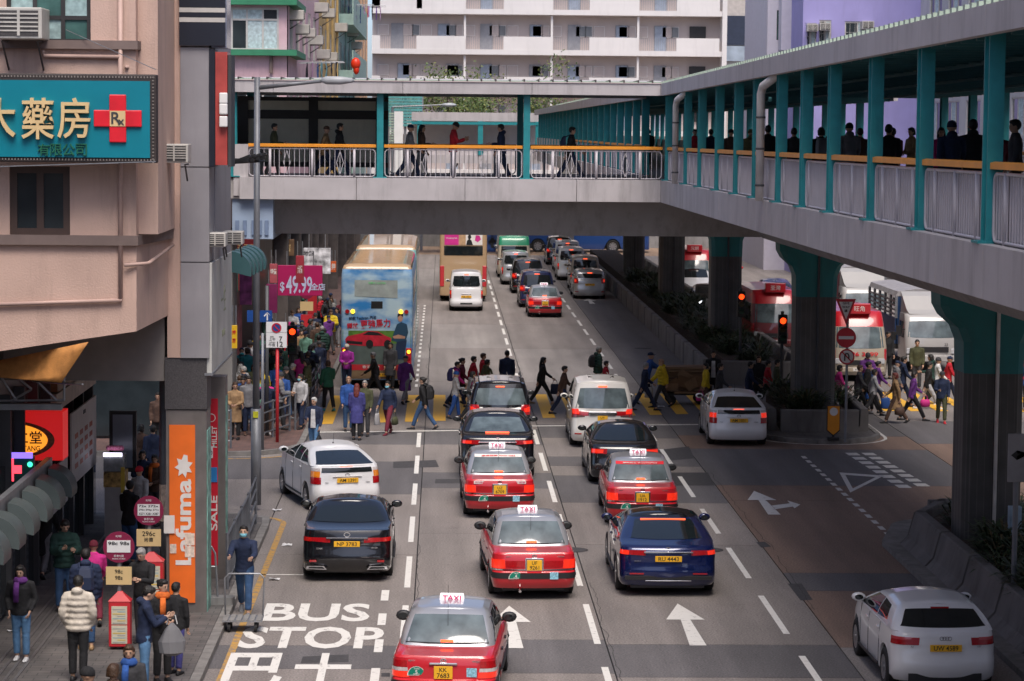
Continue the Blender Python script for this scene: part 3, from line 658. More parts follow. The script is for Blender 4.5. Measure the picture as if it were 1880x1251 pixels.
# ---- corner tenement on the left, bay at Y=45, pier line at Y=48
PINK = mat('pink_render', (.56, .39, .32), .85, var=.07, sc=1.4, bump=.35, bsc=30, dirt=.3); BAND = mat('brown_band', (.19, .14, .125), .8, var=.1, dirt=.2)
GCLAD = mat('grey_cladding', (.29, .28, .3), .45, var=.1, sc=1.2, dirt=.2); GRAN = mat('dark_granite', (.07, .065, .068), .5, var=.35, sc=40)
SOFD = mat('soffit_paint', (.2, .18, .17), .85, var=.1)
ten = thing('corner_tenement', 'pink rendered corner tenement with projecting bay over the left pavement', 'building')
q = lambda x, y: py_(x, y, 45); pq = lambda x, y: py_(x, y, 48)
O = Vector((-13, 45, q(0, 600).z)); xe = q(249, 0).x; H = 22-O.z; rel = lambda x, y: (q(x, y).x-O.x, q(x, y).z-O.z)
def hole(a, b, c, d): p0 = rel(a, d); p1 = rel(c, b); return (p0[0], p0[1], p1[0], p1[1])
h1 = hole(18, 306, 128, 432); h2 = hole(12, -60, 166, 78)
m = MB(); wallgrid(m, O, X_, Z_, -Y_, xe-O.x, H, [h1, h2]); 
m.add([(-13, 45, O.z), (xe, 45, O.z), (xe, 45, q(0, 607).z), (q(0, 645).x, 45, q(0, 645).z), (-13, 45, q(0, 660).z)], [(4, 3, 2, 1, 0)][::1]); m.f[-1] = m.f[-1][::-1]
c1 = (xe, 45); c2 = (pq(308, 0).x, 48)
CU = (Vector((c2[0], c2[1], 0))-Vector((c1[0], c1[1], 0))); CL = CU.length; CU.normalize(); CN = Vector((CU.y, -CU.x, 0))
CO = Vector((c1[0], c1[1], O.z)); zr = lambda y: py_(270, y, 46).z-O.z
ch1 = (CL*.08, zr(428), CL*.92, zr(300)); ch2 = (CL*.1, zr(84), CL*.6, zr(-60))
wallgrid(m, CO, CU, Z_, CN, CL, H, [ch1, ch2])
zb2 = pq(308, 579).z
m.add([(xe, 45, O.z), (c2[0], 48, O.z), (c2[0], 48, zb2), (xe, 45, q(0, 607).z)], [(0, 3, 2, 1)])
m.add([(xe, 45, q(0, 607).z), (c2[0], 48, zb2), (-13, 48, zb2), (-13, 45, q(0, 660).z), (q(0, 645).x, 45, q(0, 645).z)], [(0, 4, 3, 2, 1)])
m.build('bay_wall', PINK, ten)
MB().box(-13, 45.3, O.z, xe-.3, 60, 22).build('interior_core', FRD, ten)
MB().box(-13, 48.07, pq(200, 700).z, pq(300, 0).x, 60.3, O.z+1.5).build('soffit_slab', SOFD, ten)
MB().box(-20, 45.2, O.z+1.6, -4.9, 60.3, 22).build('upper_floors', PINK, ten)
window(ten, O, X_, Z_, -Y_, *h1, 2, 1, FRB, GLASSD, .12); window(ten, O, X_, Z_, -Y_, *h2, 3, 3, FRD, [GLASSG, CURT], .07)
window(ten, CO, CU, Z_, CN, *ch1, 3, 1, FRD, GLASSD, .05, bars=9); window(ten, CO, CU, Z_, CN, *ch2, 2, 1, FRD, [GLASSG, CURT], .05)
for yy, hh in ((440, 9), (81, 8)):          # string courses round the bay
    z1 = q(0, yy-hh).z; z0 = q(0, yy+hh).z
    MB().add([(-13, 44.9, z0), (xe+.04, 44.9, z0), (c2[0]+.1, 48, z0), (c2[0]-.1, 48.05, z0), (xe-.1, 45.05, z0), (-13, 45.05, z0), (-13, 44.9, z1), (xe+.04, 44.9, z1), (c2[0]+.1, 48, z1), (c2[0]-.1, 48.05, z1), (xe-.1, 45.05, z1), (-13, 45.05, z1)],
        [(0, 1, 7, 6), (1, 2, 8, 7), (2, 3, 9, 8), (6, 7, 10, 11), (7, 8, 9, 10), (5, 4, 1, 0), (4, 3, 2, 1), (3, 4, 10, 9), (4, 5, 11, 10), (5, 0, 6, 11)]).build('string_course', BAND, ten)
PPK = mat('pink_pipe', (.48, .33, .28), .6, var=.1)
for P, r in (([(222, -20), (222, 548)], .04), ([(225, 551), (-40, 560)], .035), ([(80, 93), (82, 103), (222, 105)], .035)):
    MB().tube([q(*p)+Vector((0, -.06, 0)) for p in P], r, 8).build('waste_pipe', PPK, ten, True)
MB().tube([py_(225, 484, 45.5)+Vector((.1, -.6, 0)), py_(260, 482, 45.3)+Vector((.15, -.3, 0)), py_(312, 450, 47.9)+Vector((.06, -.06, 0))], .033, 8).build('waste_pipe', PPK, ten, True)
MB().tube([py_(228, 125, 45.5)+Vector((.1, -.55, 0)), py_(290, 121, 47)+Vector((.15, 0, 0))], .033, 8).build('waste_pipe', PPK, ten, True)
# pier with cladding, granite, poster
x0, x1, x2 = pq(306, 0).x, pq(331, 0).x, pq(384, 0).x; zc = pq(330, 657).z; zg = pq(330, 752).z
MB().box(x0, 48, zc, x1, 49, 22).build('pier_strip', PINK, ten)
for a, b in ((-40, 82), (84, 303), (305, 478), (480, 655)): MB().box(x1+.002, 47.97, pq(0, b).z, x2, 49, pq(0, a).z).build('cladding_panel', GCLAD, ten)
NAVY = mat('navy_cladding', (.012, .014, .025), .4); WCL = mat('white_cladding', (.55, .53, .5), .5)
for a, b, mm in ((-40, 11, NAVY), (11, 20, WCL), (20, 29, NAVY), (29, 38, WCL), (38, 81, NAVY)):
    MB().box(x1-.01, 47.9, pq(0, b).z+.003, pq(412, 0).x+.02, 48.9, pq(0, a).z-.003).build('striped_band', mm, ten)
xa, xb = pq(303, 0).x, pq(376, 0).x
MB().box(xa-.02, 48.02, pq(0, 750).z, xb+.03, 48.9, zc-.002).build('pier_granite', GRAN, ten)
STN = mat('pier_steel', (.2, .18, .17), .4, .3, var=.15, dirt=.25)
MB().box(xa, 48.05, PZ, xb+.02, 48.9, pq(0, 752).z).build('pier_casing', STN, ten)
ORP = mat('poster_orange', (.85, .16, .015), .55, var=.06, sc=4, dirt=.08); POSTW = mat('poster_white', (.75, .72, .68), .6, var=.08)
pz0, pz1 = pq(0, 1106).z, pq(0, 779).z; pxa, pxb = pq(309, 0).x, pq(357, 0).x
pst = MB().box(pxa, 48.02, pz0, pxb, 48.045, pz1).build('poster', ORP, ten)
text('Lafuma', (pxb-pxa)*.62, POSTW, pst, ((pxa+pxb)/2+.02, 48.016, (pq(0, 1030).z+pq(0, 885).z)/2), (0, 0, 1), (-1, 0, 0), w=pq(0, 880).z-pq(0, 1038).z, ext=.003, bold=.03)
lf = MB(); lc = Vector(((pxa+pxb)/2+.03, 48.014, pq(0, 855).z)); n_ = 15
P = [lc+Vector((cos(2*pi*i/n_*1.0+pi/2)*(.17 if i % 2 == 0 else .1), 0, sin(2*pi*i/n_+pi/2)*(.22 if i % 2 == 0 else .13))) for i in range(n_)]
lf.extr(P, (0, -.004, 0)); lf.build('leaf_emblem', POSTW, pst)
NOTE = mat('paper_notice', (.72, .6, .5), .7, var=.25, sc=18)
for a, b, c, d in ((338, 978, 356, 1000), (338, 1002, 356, 1022), (310, 998, 322, 1015)): MB().box(pq(a, 0).x, 48.008, pq(0, d).z, pq(c, 0).x, 48.013, pq(0, b).z).build('paper_notice', NOTE, pst)
MB().box(pq(299, 0).x, 47.99, pq(0, 978).z, pq(319, 0).x, 48.0, pq(0, 945).z).build('paper_notice', POSTW, ten)
STRIP = mat('side_poster', (.2, .4, .34), .5, var=.7, sc=5)
MB().box(xb+.022, 48.1, pq(0, 1125).z, xb+.035, 48.85, pq(0, 790).z).build('side_poster', STRIP, ten)
# road side: billboard, advertising box
BB = mat('billboard_face', (.5, .5, .47), .5, var=.25, sc=.9); SXB = px_(368, 480, x2-.05)
bz0, bz1 = pq(0, 683).z, pq(0, 481).z
bb = MB().box(x2-.06, 48.05, bz0, x2+.04, 52.6, bz1).build('billboard', BB, ten)
MB().box(x2-.09, 48.0, bz0-.05, x2+.06, 52.65, bz0-.002).build('billboard_frame', STEEL, bb)
GRNT = mat('billboard_print', (.32, .34, .22), .6, var=.3)
text('一生', .5, GRNT, bb, (x2+.043, 50.6, (bz0+bz1)/2+.2), (0, 1, 0), (0, 0, 1), ext=.002); text('YAU YEE', .13, GRNT, bb, (x2+.043, 50.6, bz0+.55), (0, 1, 0), (0, 0, 1), ext=.002)
MB().box(x2-.3, 49.0, bz1, x2+.02, 52.6, 22).build('side_cladding', GCLAD, ten)
REDP = mat('red_glass_panel', (.42, .07, .06), .25, var=.2, sc=3)
az0, az1 = pq(0, 300).z, pq(0, 92).z
MB().box(x2+.0, 47.95, az0-.03, pq(395, 0).x, 48.6, az1+.05).build('box_frame', NAVY, ten)
rb = MB().box(pq(396, 0).x, 47.92, az0, pq(418, 0).x, 48.7, az1).build('red_panel', REDP, ten)
MB().box(pq(419, 0).x, 47.94, az0-.03, pq(425, 0).x, 48.8, az1-.05).build('box_frame', DGREY, ten)
for y in (167, 187, 210): MB().box(pq(404, 0).x, 47.8, pq(0, y+20).z, pq(419, 0).x, 47.918, pq(0, y).z).build('white_module', WHITE, rb, bev=.02)
BW = mat('side_glass', (.2, .22, .3), .15, var=.5, sc=4)
MB().box(pq(388, 0).x, 48.0, pq(0, 84).z, pq(416, 0).x, 48.9, 22).build('side_glazing', BW, ten)
# shop line under the bay (X=-7.65) and walls
SHOPD = mat('shop_front_dark', (.045, .038, .036), .4, var=.4, sc=2); SX = -7.65
MB().box(-14, 20, PZ, SX-.4, 60.2, 5.6).build('shop_wall', SHOPD, ten)
y = 46.0
while y < 60: MB().box(SX-.4, y, PZ, SX-.2, y+.09, 4.2).build('shop_mullion', DGREY, ten); y += 1.6
MB().box(SX-.38, 45, .2, SX-.3, 60, 2.9).build('shop_glass', GLASSD, ten)
y = 45.0
th = MB()
for k in range(4): th.box(SX+.25+k*.16, 40, PZ+.002, SX+.3+k*.16, 60, PZ+.012)
th.build('threshold_strip', mat('threshold_metal', (.2, .19, .19), .5, .4), ten)
SGW = mat('fascia_sign_wood', (.22, .12, .05), .45, var=.5, sc=3); SGC = mat('sign_char_cream', (.7, .62, .4), .5)
sg = MB().box(SX-.25, 52.6, px_(150, 800, SX).z*0+3.75, SX-.08, 58.6, 5.0).build('fascia_sign', SGW, ten)
bx_ = MB().box(SX-.079, 54.2, 3.95, SX-.03, 57.4, 4.8).build('sign_plate', BLACK, sg); text('發記甜品', .5, SGC, bx_, (SX-.026, 55.8, 4.38), (0, 1, 0), (0, 0, 1), w=2.8, ext=.004, bold=.01)
MB().box(SX-.3, 52.6, 3.35, SX-.1, 58.6, 3.7).build('fascia_sign', mat('fascia_white', (.45, .38, .33), .5, var=.2), ten)
sg2 = MB().box(SX-.3, 58.7, 3.9, SX-.06, 64, 5.2).build('fascia_sign', mat('sign_pale', (.42, .38, .3), .5, var=.15), ten); text('麵包餅店', .6, DGREY, sg2, (SX-.055, 60.8, 4.6), (0, 1, 0), (0, 0, 1), w=3.0)
MENU = mat('menu_print', (.6, .58, .57), .6, var=.06)
def menu(y0, y1, z0, z1, seed):
    mn = tag(MB().box(SX+.02, y0, z0, SX+.06, y1, z1).build('menu_board', MENU), ('tall white menu poster with dish pictures hung on the dark shop front', 'narrow white notice hung left of the tall menu poster')[seed], 'poster')
    r_ = random.Random(seed); n_ = 4
    for i in range(4):
        for j in range(n_):
            yy = y0+(y1-y0)*(.12+.78*j/n_); zz = z0+(z1-z0)*(.2+.55*i/4)
            MB().box(SX+.061, yy, zz, SX+.064, yy+(y1-y0)*.12, zz+(z1-z0)*.07).build('dish_picture', mat('dish_%d' % r_.randrange(4), (r_.uniform(.2, .5), r_.uniform(.08, .2), .08), .6), mn)
    text('精選美食', (z1-z0)*.06, DGREY, mn, (SX+.063, (y0+y1)/2, z1-(z1-z0)*.1), (0, 1, 0), (0, 0, 1), ext=.002)
menu(53.6, 57.4, 1.7, 3.2, 0); menu(50.6, 53.0, 1.5, 2.4, 1)
# ---- pharmacy sign
sgn = thing('pharmacy_sign', 'teal pharmacy signboard with gold characters and red cross projecting from the pink bay', 'sign')
w = lambda x, y: py_(x, y, 44.3)
a, b = w(-60, 297), w(287, 137)
FRMB = mat('sign_frame_brown', (.04, .03, .028), .6); TSG = mat('sign_teal', (.0, .2, .27), .4, var=.05); GOLD = mat('sign_gold', (.72, .52, .26), .45, var=.08); SRED = mat('sign_red', (.72, .015, .03), .4); SGRN = mat('sign_green', (.01, .13, .07), .5)
MB().box(a.x, 44.3, a.z, b.x, 44.6, b.z).build('frame', FRMB, sgn, bev=.02)
p_ = MB().box(a.x, 44.27, w(0, 288).z, w(275, 0).x, 44.298, w(0, 147).z).build('panel', TSG, sgn)
for ch, x, y, s in (('大', 0, 216, 72), ('藥', 71, 218, 76), ('房', 137, 217, 74)):
    text(ch, (w(0, y-s/2).z-w(0, y+s/2).z), GOLD, sgn, (w(x, y).x, 44.22, w(x, y).z), w=w(x+30, 0).x-w(x-30, 0).x, ext=.05, bold=.008, name='character')
for i, ch in enumerate('有限公司'): c = w(81+i*23, 275); text(ch, .2, SGRN, sgn, (c.x, 44.25, c.z), ext=.02, name='small_character', bold=.004)
cc = w(217, 218); cr = MB(); k = .14; L_ = .4
cr.extr([cc+Vector((x*1., -.02, z)) for x, z in ((-k, -L_), (k, -L_), (k, -k), (L_, -k), (L_, k), (k, k), (k, L_), (-k, L_), (-k, k), (-L_, k), (-L_, -k), (-k, -k))], (0, -.06, 0))
c_ = cr.build('red_cross', SRED, sgn, bev=.015); MB().box(cc.x-.13, 44.21, cc.z-.13, cc.x+.13, 44.22, cc.z+.13).build('cross_plate', GOLD, c_)
text('R', .2, DGREY, c_, (cc.x-.025, 44.205, cc.z+.01), bold=.01); text('x', .09, DGREY, c_, (cc.x+.06, 44.203, cc.z-.06), bold=.01)
m = MB()
for i in range(60):
    x = a.x+(b.x-a.x)*i/60
    for zz in (b.z-.05, a.z+.05): m.box(x, 44.285, zz-.015, x+.02, 44.3, zz+.015)
for i in range(26):
    zz = a.z+(b.z-a.z)*i/26; m.box(b.x-.07, 44.285, zz, b.x-.04, 44.3, zz+.02)
o = m.build('frame_bulbs', mat('bulb', (.25, .22, .2), .3), sgn); o['kind'] = 'stuff'
MB().tube([w(110, 52)+Vector((0, .7, 0)), w(286, 128)], .008, 4).build('stay_wire', STEEL, sgn); MB().tube([w(286, 297), w(0, 306)], .012, 4).build('stay_wire', STEEL, sgn)
ac(py_(296, 299, 46.8)+Vector((0, .3, 0)), X_, -Y_, .8, 'white window air conditioner at the right edge of the pharmacy sign')
ac(q(6, 74), X_, -Y_, 1.25, 'old dark-grilled air conditioner at the top left window of the pink bay')
ac(py_(379, 452, 48.5), X_, -Y_, .62, 'cream outdoor air conditioner nearer the pier above the billboard')
ac(py_(412, 448, 49.8), X_, -Y_, .6, 'cream outdoor air conditioner farther behind above the billboard')
# scalloped lamp hoods
HOOD = mat('hood_grey', (.075, .095, .095), .45, var=.1); HOODG = mat('hood_green', (.05, .13, .14), .45, var=.1)
def hood_mesh(wd, r, m_):
    m = MB(); n_ = 8; G = [[], []]
    for i in range(n_+1):
        a = pi/2*i/n_*1.15; G[0].append((r*sin(a), 0, r*cos(a))); G[1].append((r*sin(a), wd, r*cos(a)))
    m.grid(G, True); m.add([(0, 0, 0)]+G[0], [(0, i+2, i+1) for i in range(n_)]); m.add([(0, wd, 0)]+G[1], [(0, i+1, i+2) for i in range(n_)])
    return m.mesh('hood', m_, True)
hm = hood_mesh(.7, .44, HOOD); hg = hood_mesh(.5, .42, HOODG)
aw = thing('scalloped_awning', 'row of grey quarter-round hoods over the shop front at lower left', 'awning')
for i in range(6): obj('hood', hm, aw, (SX+.4, 40.6+i*1.5, 2.35))
MB().box(SX+.25, 40, 2.55, SX+.36, 48.9, 2.9).build('awning_rail', STEEL, aw)
aw2 = thing('scalloped_awning', 'cluster of dark green quarter-round hoods beside the lamp post', 'awning')
for i in range(5): obj('hood', hg, aw2, py_(424+i*7, 486-i*3, 54+i*.6)+Vector((0, 0, -.15)))
MB().tube([py_(410, 470, 53.6), py_(462, 466, 57)], .03, 6).build('awning_arm', DGREY, aw2)
aw3 = thing('flood_lamps', 'black flood lamps on an arm below the red glass panel', 'lamp')
for i in range(4): p = py_(444+i*10, 296-i*1.5, 49.5+i*.4); o = MB().loft([[p+Vector((-.13*k, .09*s, dz)) for k, s in ((1, -1), (-1, -1), (-1, 1), (1, 1))] for dz in (-.02, .05)]).cbox(p+Vector((.06, 0, .06)), (.22, .2, .06), Matrix.Rotation(-.4, 3, 'Y')).build('lamp_head', BLACK, aw3, bev=.01)
MB().tube([py_(418, 300, 49.3), py_(484, 296, 50.6)], .025, 6).build('lamp_arm', BLACK, aw3)
# red lit herbal shop sign and lower LED sign
LIT = lambda n_, c, s: mat(n_, c, .4, var=0, emit=c, es=s)
ts = thing('herbal_shop_sign', 'lit red box sign with golden oval and brush characters above the hoods', 'sign')
k_ = lambda x, y: py_(x, y, 49.8)
a, b = k_(-60, 845), k_(115, 757); MB().box(a.x, 49.8, a.z, b.x, 50.5, b.z).build('sign_box', LIT('sign_lit_red', (.55, .012, .012), .35), ts)
c = k_(10, 808); e = MB(); rx, rz_ = k_(96, 0).x-c.x, k_(0, 772).z-c.z
for s_, yy, mm, nm in ((1.0, 49.79, mat('sign_oval_edge', (.25, .07, .02), .5, var=.5, sc=20), 'oval_border'), (.86, 49.78, LIT('sign_lit_amber', (.8, .26, .02), .7), 'oval')):
    MB().extr([(c.x+rx*s_*cos(t*pi/20), yy, c.z+rz_*s_*sin(t*pi/20)) for t in range(40)], (0, .008, 0)).build(nm, mm, ts)
for i, ch in enumerate('京同仁堂'): p = k_(8+i*26-20, 803); text(ch, .24, BLACK, ts, (p.x, 49.772, p.z), ext=.003, bold=.015, name='character')
p = k_(28, 823); text('TONG REN TANG', .1, BLACK, ts, (p.x, 49.772, p.z), w=.95, ext=.003, bold=.01)
led = thing('green_led_sign', 'small lit green and red pharmacy cross sign under the red herbal sign', 'sign')
k_ = lambda x, y: py_(x, y, 48.2)
a, b = k_(-40, 905), k_(62, 838); MB().box(a.x, 48.2, a.z, b.x, 48.35, b.z).build('sign_box', mat('led_back', (.01, .1, .09), .3), led)
c = k_(18, 862); L_ = .22; k = .075; MB().extr([c+Vector((x, -.01, z)) for x, z in ((-k, -L_), (k, -L_), (k, -k), (L_, -k), (L_, k), (k, k), (k, L_), (-k, L_), (-k, k), (-L_, k), (-L_, -k), (-k, -k))], (0, -.01, 0)).build('red_cross', LIT('led_red', (.9, .05, .08), 1.2), led)
for x, y, mm in ((55, 853, LIT('led_green', (.05, .8, .4), 1.2)), (8, 890, MATS['led_green'])): p = k_(x, y); MB().ball(p, .05).build('led_cluster', mm, led)
a, b = k_(-40, 841), k_(60, 831); MB().box(a.x, 48.15, a.z, b.x, 48.2, b.z).build('led_strip', LIT('led_violet', (.25, .15, .8), .8), led)
# orange canvas, truss
OC = mat('canvas_orange', (.5, .22, .06), .75, var=.25, sc=5, bump=.2)
cv = MB(); k_ = lambda x, y, Y: py_(x, y, Y)
P0, P1, P2, P3 = k_(-30, 668, 46.2), k_(162, 628, 44.6), k_(112, 703, 44.9), k_(-30, 690, 46)
G = []
for i in range(9):
    t = i/8; a = P0.lerp(P1, t); b = P3.lerp(P2, t); G.append([a.lerp(b, s/5)+Vector((0, 0, -.12*sin(pi*t)*sin(pi*s/5))) for s in range(6)])
cv.grid(G); o = tag(cv.build('canvas_awning', OC, None, True), 'torn orange canvas sheet stretched under the pink bay', 'awning'); sm = o.modifiers.new('s', 'SOLIDIFY'); sm.thickness = .01
tr = thing('awning_truss', 'light steel truss frame beneath the orange canvas', 'frame')
k_ = lambda x, y: py_(x, y, 47.5)
tm = MB()
for a, b in (((-40, 694), (118, 690)), ((-40, 737), (118, 735)), ((-20, 650), (58, 715)), ((58, 715), (20, 737)), ((62, 695), (104, 735)), ((118, 690), (118, 735)), ((0, 690), (30, 735))): tm.tube([k_(*a), k_(*b)], .025, 5)
tm.tube([k_(60, 700), py_(152, 706, 45.2)], .02, 5); tm.build('truss_bars', STEEL, tr); MB().box(k_(-60, 0).x, 47.4, k_(0, 742).z-.1, k_(110, 0).x, 47.6, k_(0, 741).z).build('truss_beam', STEEL, tr)
# ======================= background buildings
def facade_building(name, label, x0, x1, y0, y1, H, m):
    b = thing(name, label, 'building'); return b
# pink house and the row behind it, left side of the road (street face at X=-5.8)
PK2 = mat('pink_wall', (.62, .42, .46), .8, var=.1, dirt=.25); YEL = mat('yellow_wall', (.55, .38, .15), .8, var=.15, dirt=.3); GRN2 = mat('pale_green_wall', (.33, .47, .42), .8, var=.15, dirt=.3); PCH = mat('peach_wall', (.6, .4, .26), .8, var=.1, dirt=.2)
GRNP = mat('green_ledge', (.03, .2, .1), .6); CURB = mat('curtain_pale', (.45, .55, .57), .8, var=.3, sc=8)
XS = -5.8; ZB = 5.2; ARC = mat('arcade_tile', (.09, .075, .07), .6, var=.3, sc=3, dirt=.4)
pk = thing('pink_tenement', 'pink tenement with green ledges behind the left end of the footbridge', 'building')
f = lambda x, y: py_(x, y, 98); O = Vector((-16, 98, ZB)); xe = f(527, 0).x
h_ = (f(424, 0).x-O.x, f(0, 88).z-ZB, f(512, 0).x-O.x, f(0, 10).z-ZB); h2 = (h_[0], f(0, 235).z-ZB, h_[2], f(0, 165).z-ZB)
m = MB(); wallgrid(m, O, X_, Z_, -Y_, xe-O.x, 16, [h_, h2]); 
SH = [(1.2+i*4.4, 4.0+j*3.2-0.4, 3.6+i*4.4, 5.6+j*3.2) for i in range(5) for j in range(3)]
wallgrid(m, (XS, 98, ZB), Y_, Z_, X_, 24, 16, SH); m.build('wall', PK2, pk); MB().box(-16, 98.3, ZB, XS-.3, 122, ZB+16).build('core', FRD, pk); MB().box(-16, 98.05, ZB+16, XS-.02, 122, ZB+16.1).build('roof', CONC, pk)
window(pk, O, X_, Z_, -Y_, *h_, 3, 1, FRW, [GLASSD, CURB, CURB], .07, .02, splits=[.72]); window(pk, O, X_, Z_, -Y_, *h2, 3, 1, FRW, GLASSD, .07)
for s in SH: window(pk, (XS, 98, ZB), Y_, Z_, X_, *s, 2, 1, FRW, [GLASSG, GLASSD], .05, bars=6)
for yy in (93, 0): z = f(0, yy).z; MB().box(-16, 97.6, z-.1, XS+.35, 98.0, z+.12).build('ledge', GRNP, pk); MB().box(XS-.0, 98.001, z-.1, XS+.35, 104, z+.12).build('ledge', GRNP, pk)
MB().tube([f(498, 100)+Vector((0, -.1, 0)), f(498, 135)+Vector((0, -.1, 0))], .07, 8).build('pipe', BAND, pk)
MB().box(-16, 98.2, .1, XS-2.2, 190, ZB).build('ground_floor', SHOPD, pk)
for i, y in enumerate((99, 108, 117)): MB().box(XS-.6, y, .1, XS-.05, y+.6, ZB).build('arcade_pillar', ARC, pk)
def tower(label, y0, y1, mm, Hh, bay=None, name='tenement', n=5):
    b = thing(name, label, 'building'); m = MB(); holes = [(.8+i*((y1-y0)/n), .8+j*3.1, .8+i*((y1-y0)/n)+(y1-y0)/n*.55, 2.5+j*3.1) for i in range(n) for j in range(1, 5)]
    wallgrid(m, (XS, y0, ZB), Y_, Z_, X_, y1-y0-.05, Hh, holes); m.build('wall', mm, b); MB().box(-16, y0+.02, ZB, XS-.3, y1-.05, ZB+Hh).build('core', FRD, b)
    for h in holes: window(b, (XS, y0, ZB), Y_, Z_, X_, *h, 2, 1, FRW, [GLASSG, GLASSD], .05, bars=5 if h[1] < 9 else 0)
    if bay:
        for j in range(5): MB().box(XS, y0+.5, ZB+1.0+j*3.1+2.4, XS+.8, y1-1, ZB+1.0+j*3.1+3.0).build('balcony_slab', bay, b); MB().box(XS+.72, y0+.5, ZB+.9+j*3.1, XS+.8, y1-1, ZB+1.0+j*3.1+1.0).build('balcony_parapet', bay, b)
    for k in (.3, .55, .8): MB().tube([(XS+.1, y0+(y1-y0)*k, ZB), (XS+.1, y0+(y1-y0)*k, ZB+Hh)], .06, 6).build('waste_pipe', mm, b)
    for y in (y0+1, (y0+y1)/2): MB().box(XS-.6, y, .1, XS-.05, y+.6, ZB).build('arcade_pillar', ARC, b)
tower('yellow-ochre tenement with pipes and grilles behind the pink one', 122.1, 145, YEL, 17, n=4); tower('pale green tenement with balconies far along the left side', 145.1, 172, GRN2, 16, GRN2, n=4); tower('peach end tenement beside the white corridor block', 172.1, 200, PCH, 17, n=5)
rq = random.Random(11); k = 0
NAMES = ['first', 'second', 'third', 'fourth', 'fifth', 'sixth', 'seventh', 'eighth', 'ninth', 'tenth', 'eleventh', 'twelfth']
for (px, py, Y, s) in ((520, 36, 99, 1.3), (545, 62, 103, 1.3), (556, 68, 108, 1.3), (583, 82, 114, 1.4), (592, 22, 118, 1.5), (606, 32, 125, 1.5), (600, 108, 120, 1.5), (612, 112, 128, 1.5), (640, 58, 140, 1.6), (655, 66, 158, 1.6), (660, 90, 165, 1.6), (520, 210, 100, 1.2)):
    z = py_(px, py, Y).z; k += 1
    ac((XS, Y, z), Y_, X_, s*.66, 'grey air conditioner on the left tenements, %s of the row from the footbridge roof end' % NAMES[k-1])
cs = thing('corner_shop_building', 'dark shop building at the far corner of the side street', 'building'); MB().box(-22, 75.2, 0, -7.5, 97.5, 9.5).build('wall', ARC, cs); MB().box(-21, 75.1, .2, -7.8, 75.19, 3.2).build('shop_window', GLASSD, cs)
for i in range(5): MB().box(-20+i*2.6, 74.9, 3.4, -17.6+i*2.6, 75.15, 4.4).build('shop_sign', mat('corner_sign_%d' % i, [(.3, .02, .03), (.02, .1, .2), (.35, .2, .03), (.2, .02, .12), (.05, .15, .08)][i], .5), cs)
for i in range(7): MB().box(-7.49, 76.5+i*3, .2, -7.42, 79+i*3, 3.2).build('shop_window', mat('goods_%d' % (i % 3), [(.2, .05, .06), (.12, .06, .14), (.2, .13, .05)][i % 3], .5, var=.8, sc=3), cs); MB().box(-7.5, 76.4+i*3, 3.4, -7.1, 79.1+i*3, 4.3).build('shop_sign', MATS['corner_sign_%d' % (i % 5)], cs)
# laundry and drying racks
LC = [(.15, .05, .3), (.6, .05, .15), (.65, .62, .6), (.05, .1, .25), (.5, .3, .5), (.02, .02, .03), (.2, .4, .45)]
CLOTH = mat('laundry_cloth', (.5, .5, .5), .9, col=True, var=.15)
def laundry(px, py, Y, n, label):
    p = py_(px, py, Y); t = thing('laundry_rack', label, 'laundry', (XS, Y, p.z)); MB().tube([(0, 0, 0), (1.8, 0, .05)], .02, 5).build('pole', STEEL, t); MB().tube([(0, 1.6, 0), (1.8, 1.6, .05)], .02, 5).build('pole', STEEL, t)
    for i in range(n):
        q = rq.uniform(0, 1.6); x = .3+1.4*i/n; hh = rq.uniform(.5, 1.0); G_ = [[(x+rq.uniform(-.04, .04), q+dy*(1+.2*j), .03-hh*j/3) for dy in (-.2, -.07, .07, .2)] for j in range(4)]
        o = obj('garment', MB().grid(G_).mesh('garment', CLOTH), t, col=rq.choice(LC)); o.modifiers.new('s', 'SOLIDIFY').thickness = .015
laundry(545, 115, 105, 7, 'drying rack with dark and striped clothes above the footbridge roof'); laundry(650, 10, 150, 6, 'drying rack with purple and red clothes high on the green tenement'); laundry(668, 12, 180, 5, 'drying rack with blue cloth high beside the white block')
p = py_(619, 117, 128); t = tag(MB().ball((p.x+.9, 128, p.z), (.24, .22, .3)).ball((p.x+.93, 128, p.z-.28), (.15, .15, .25)).build('red_plastic_bag', mat('bag_red', (.75, .04, .01), .4), None, True), 'bright red plastic bag hanging from the yellow tenement', 'bag')
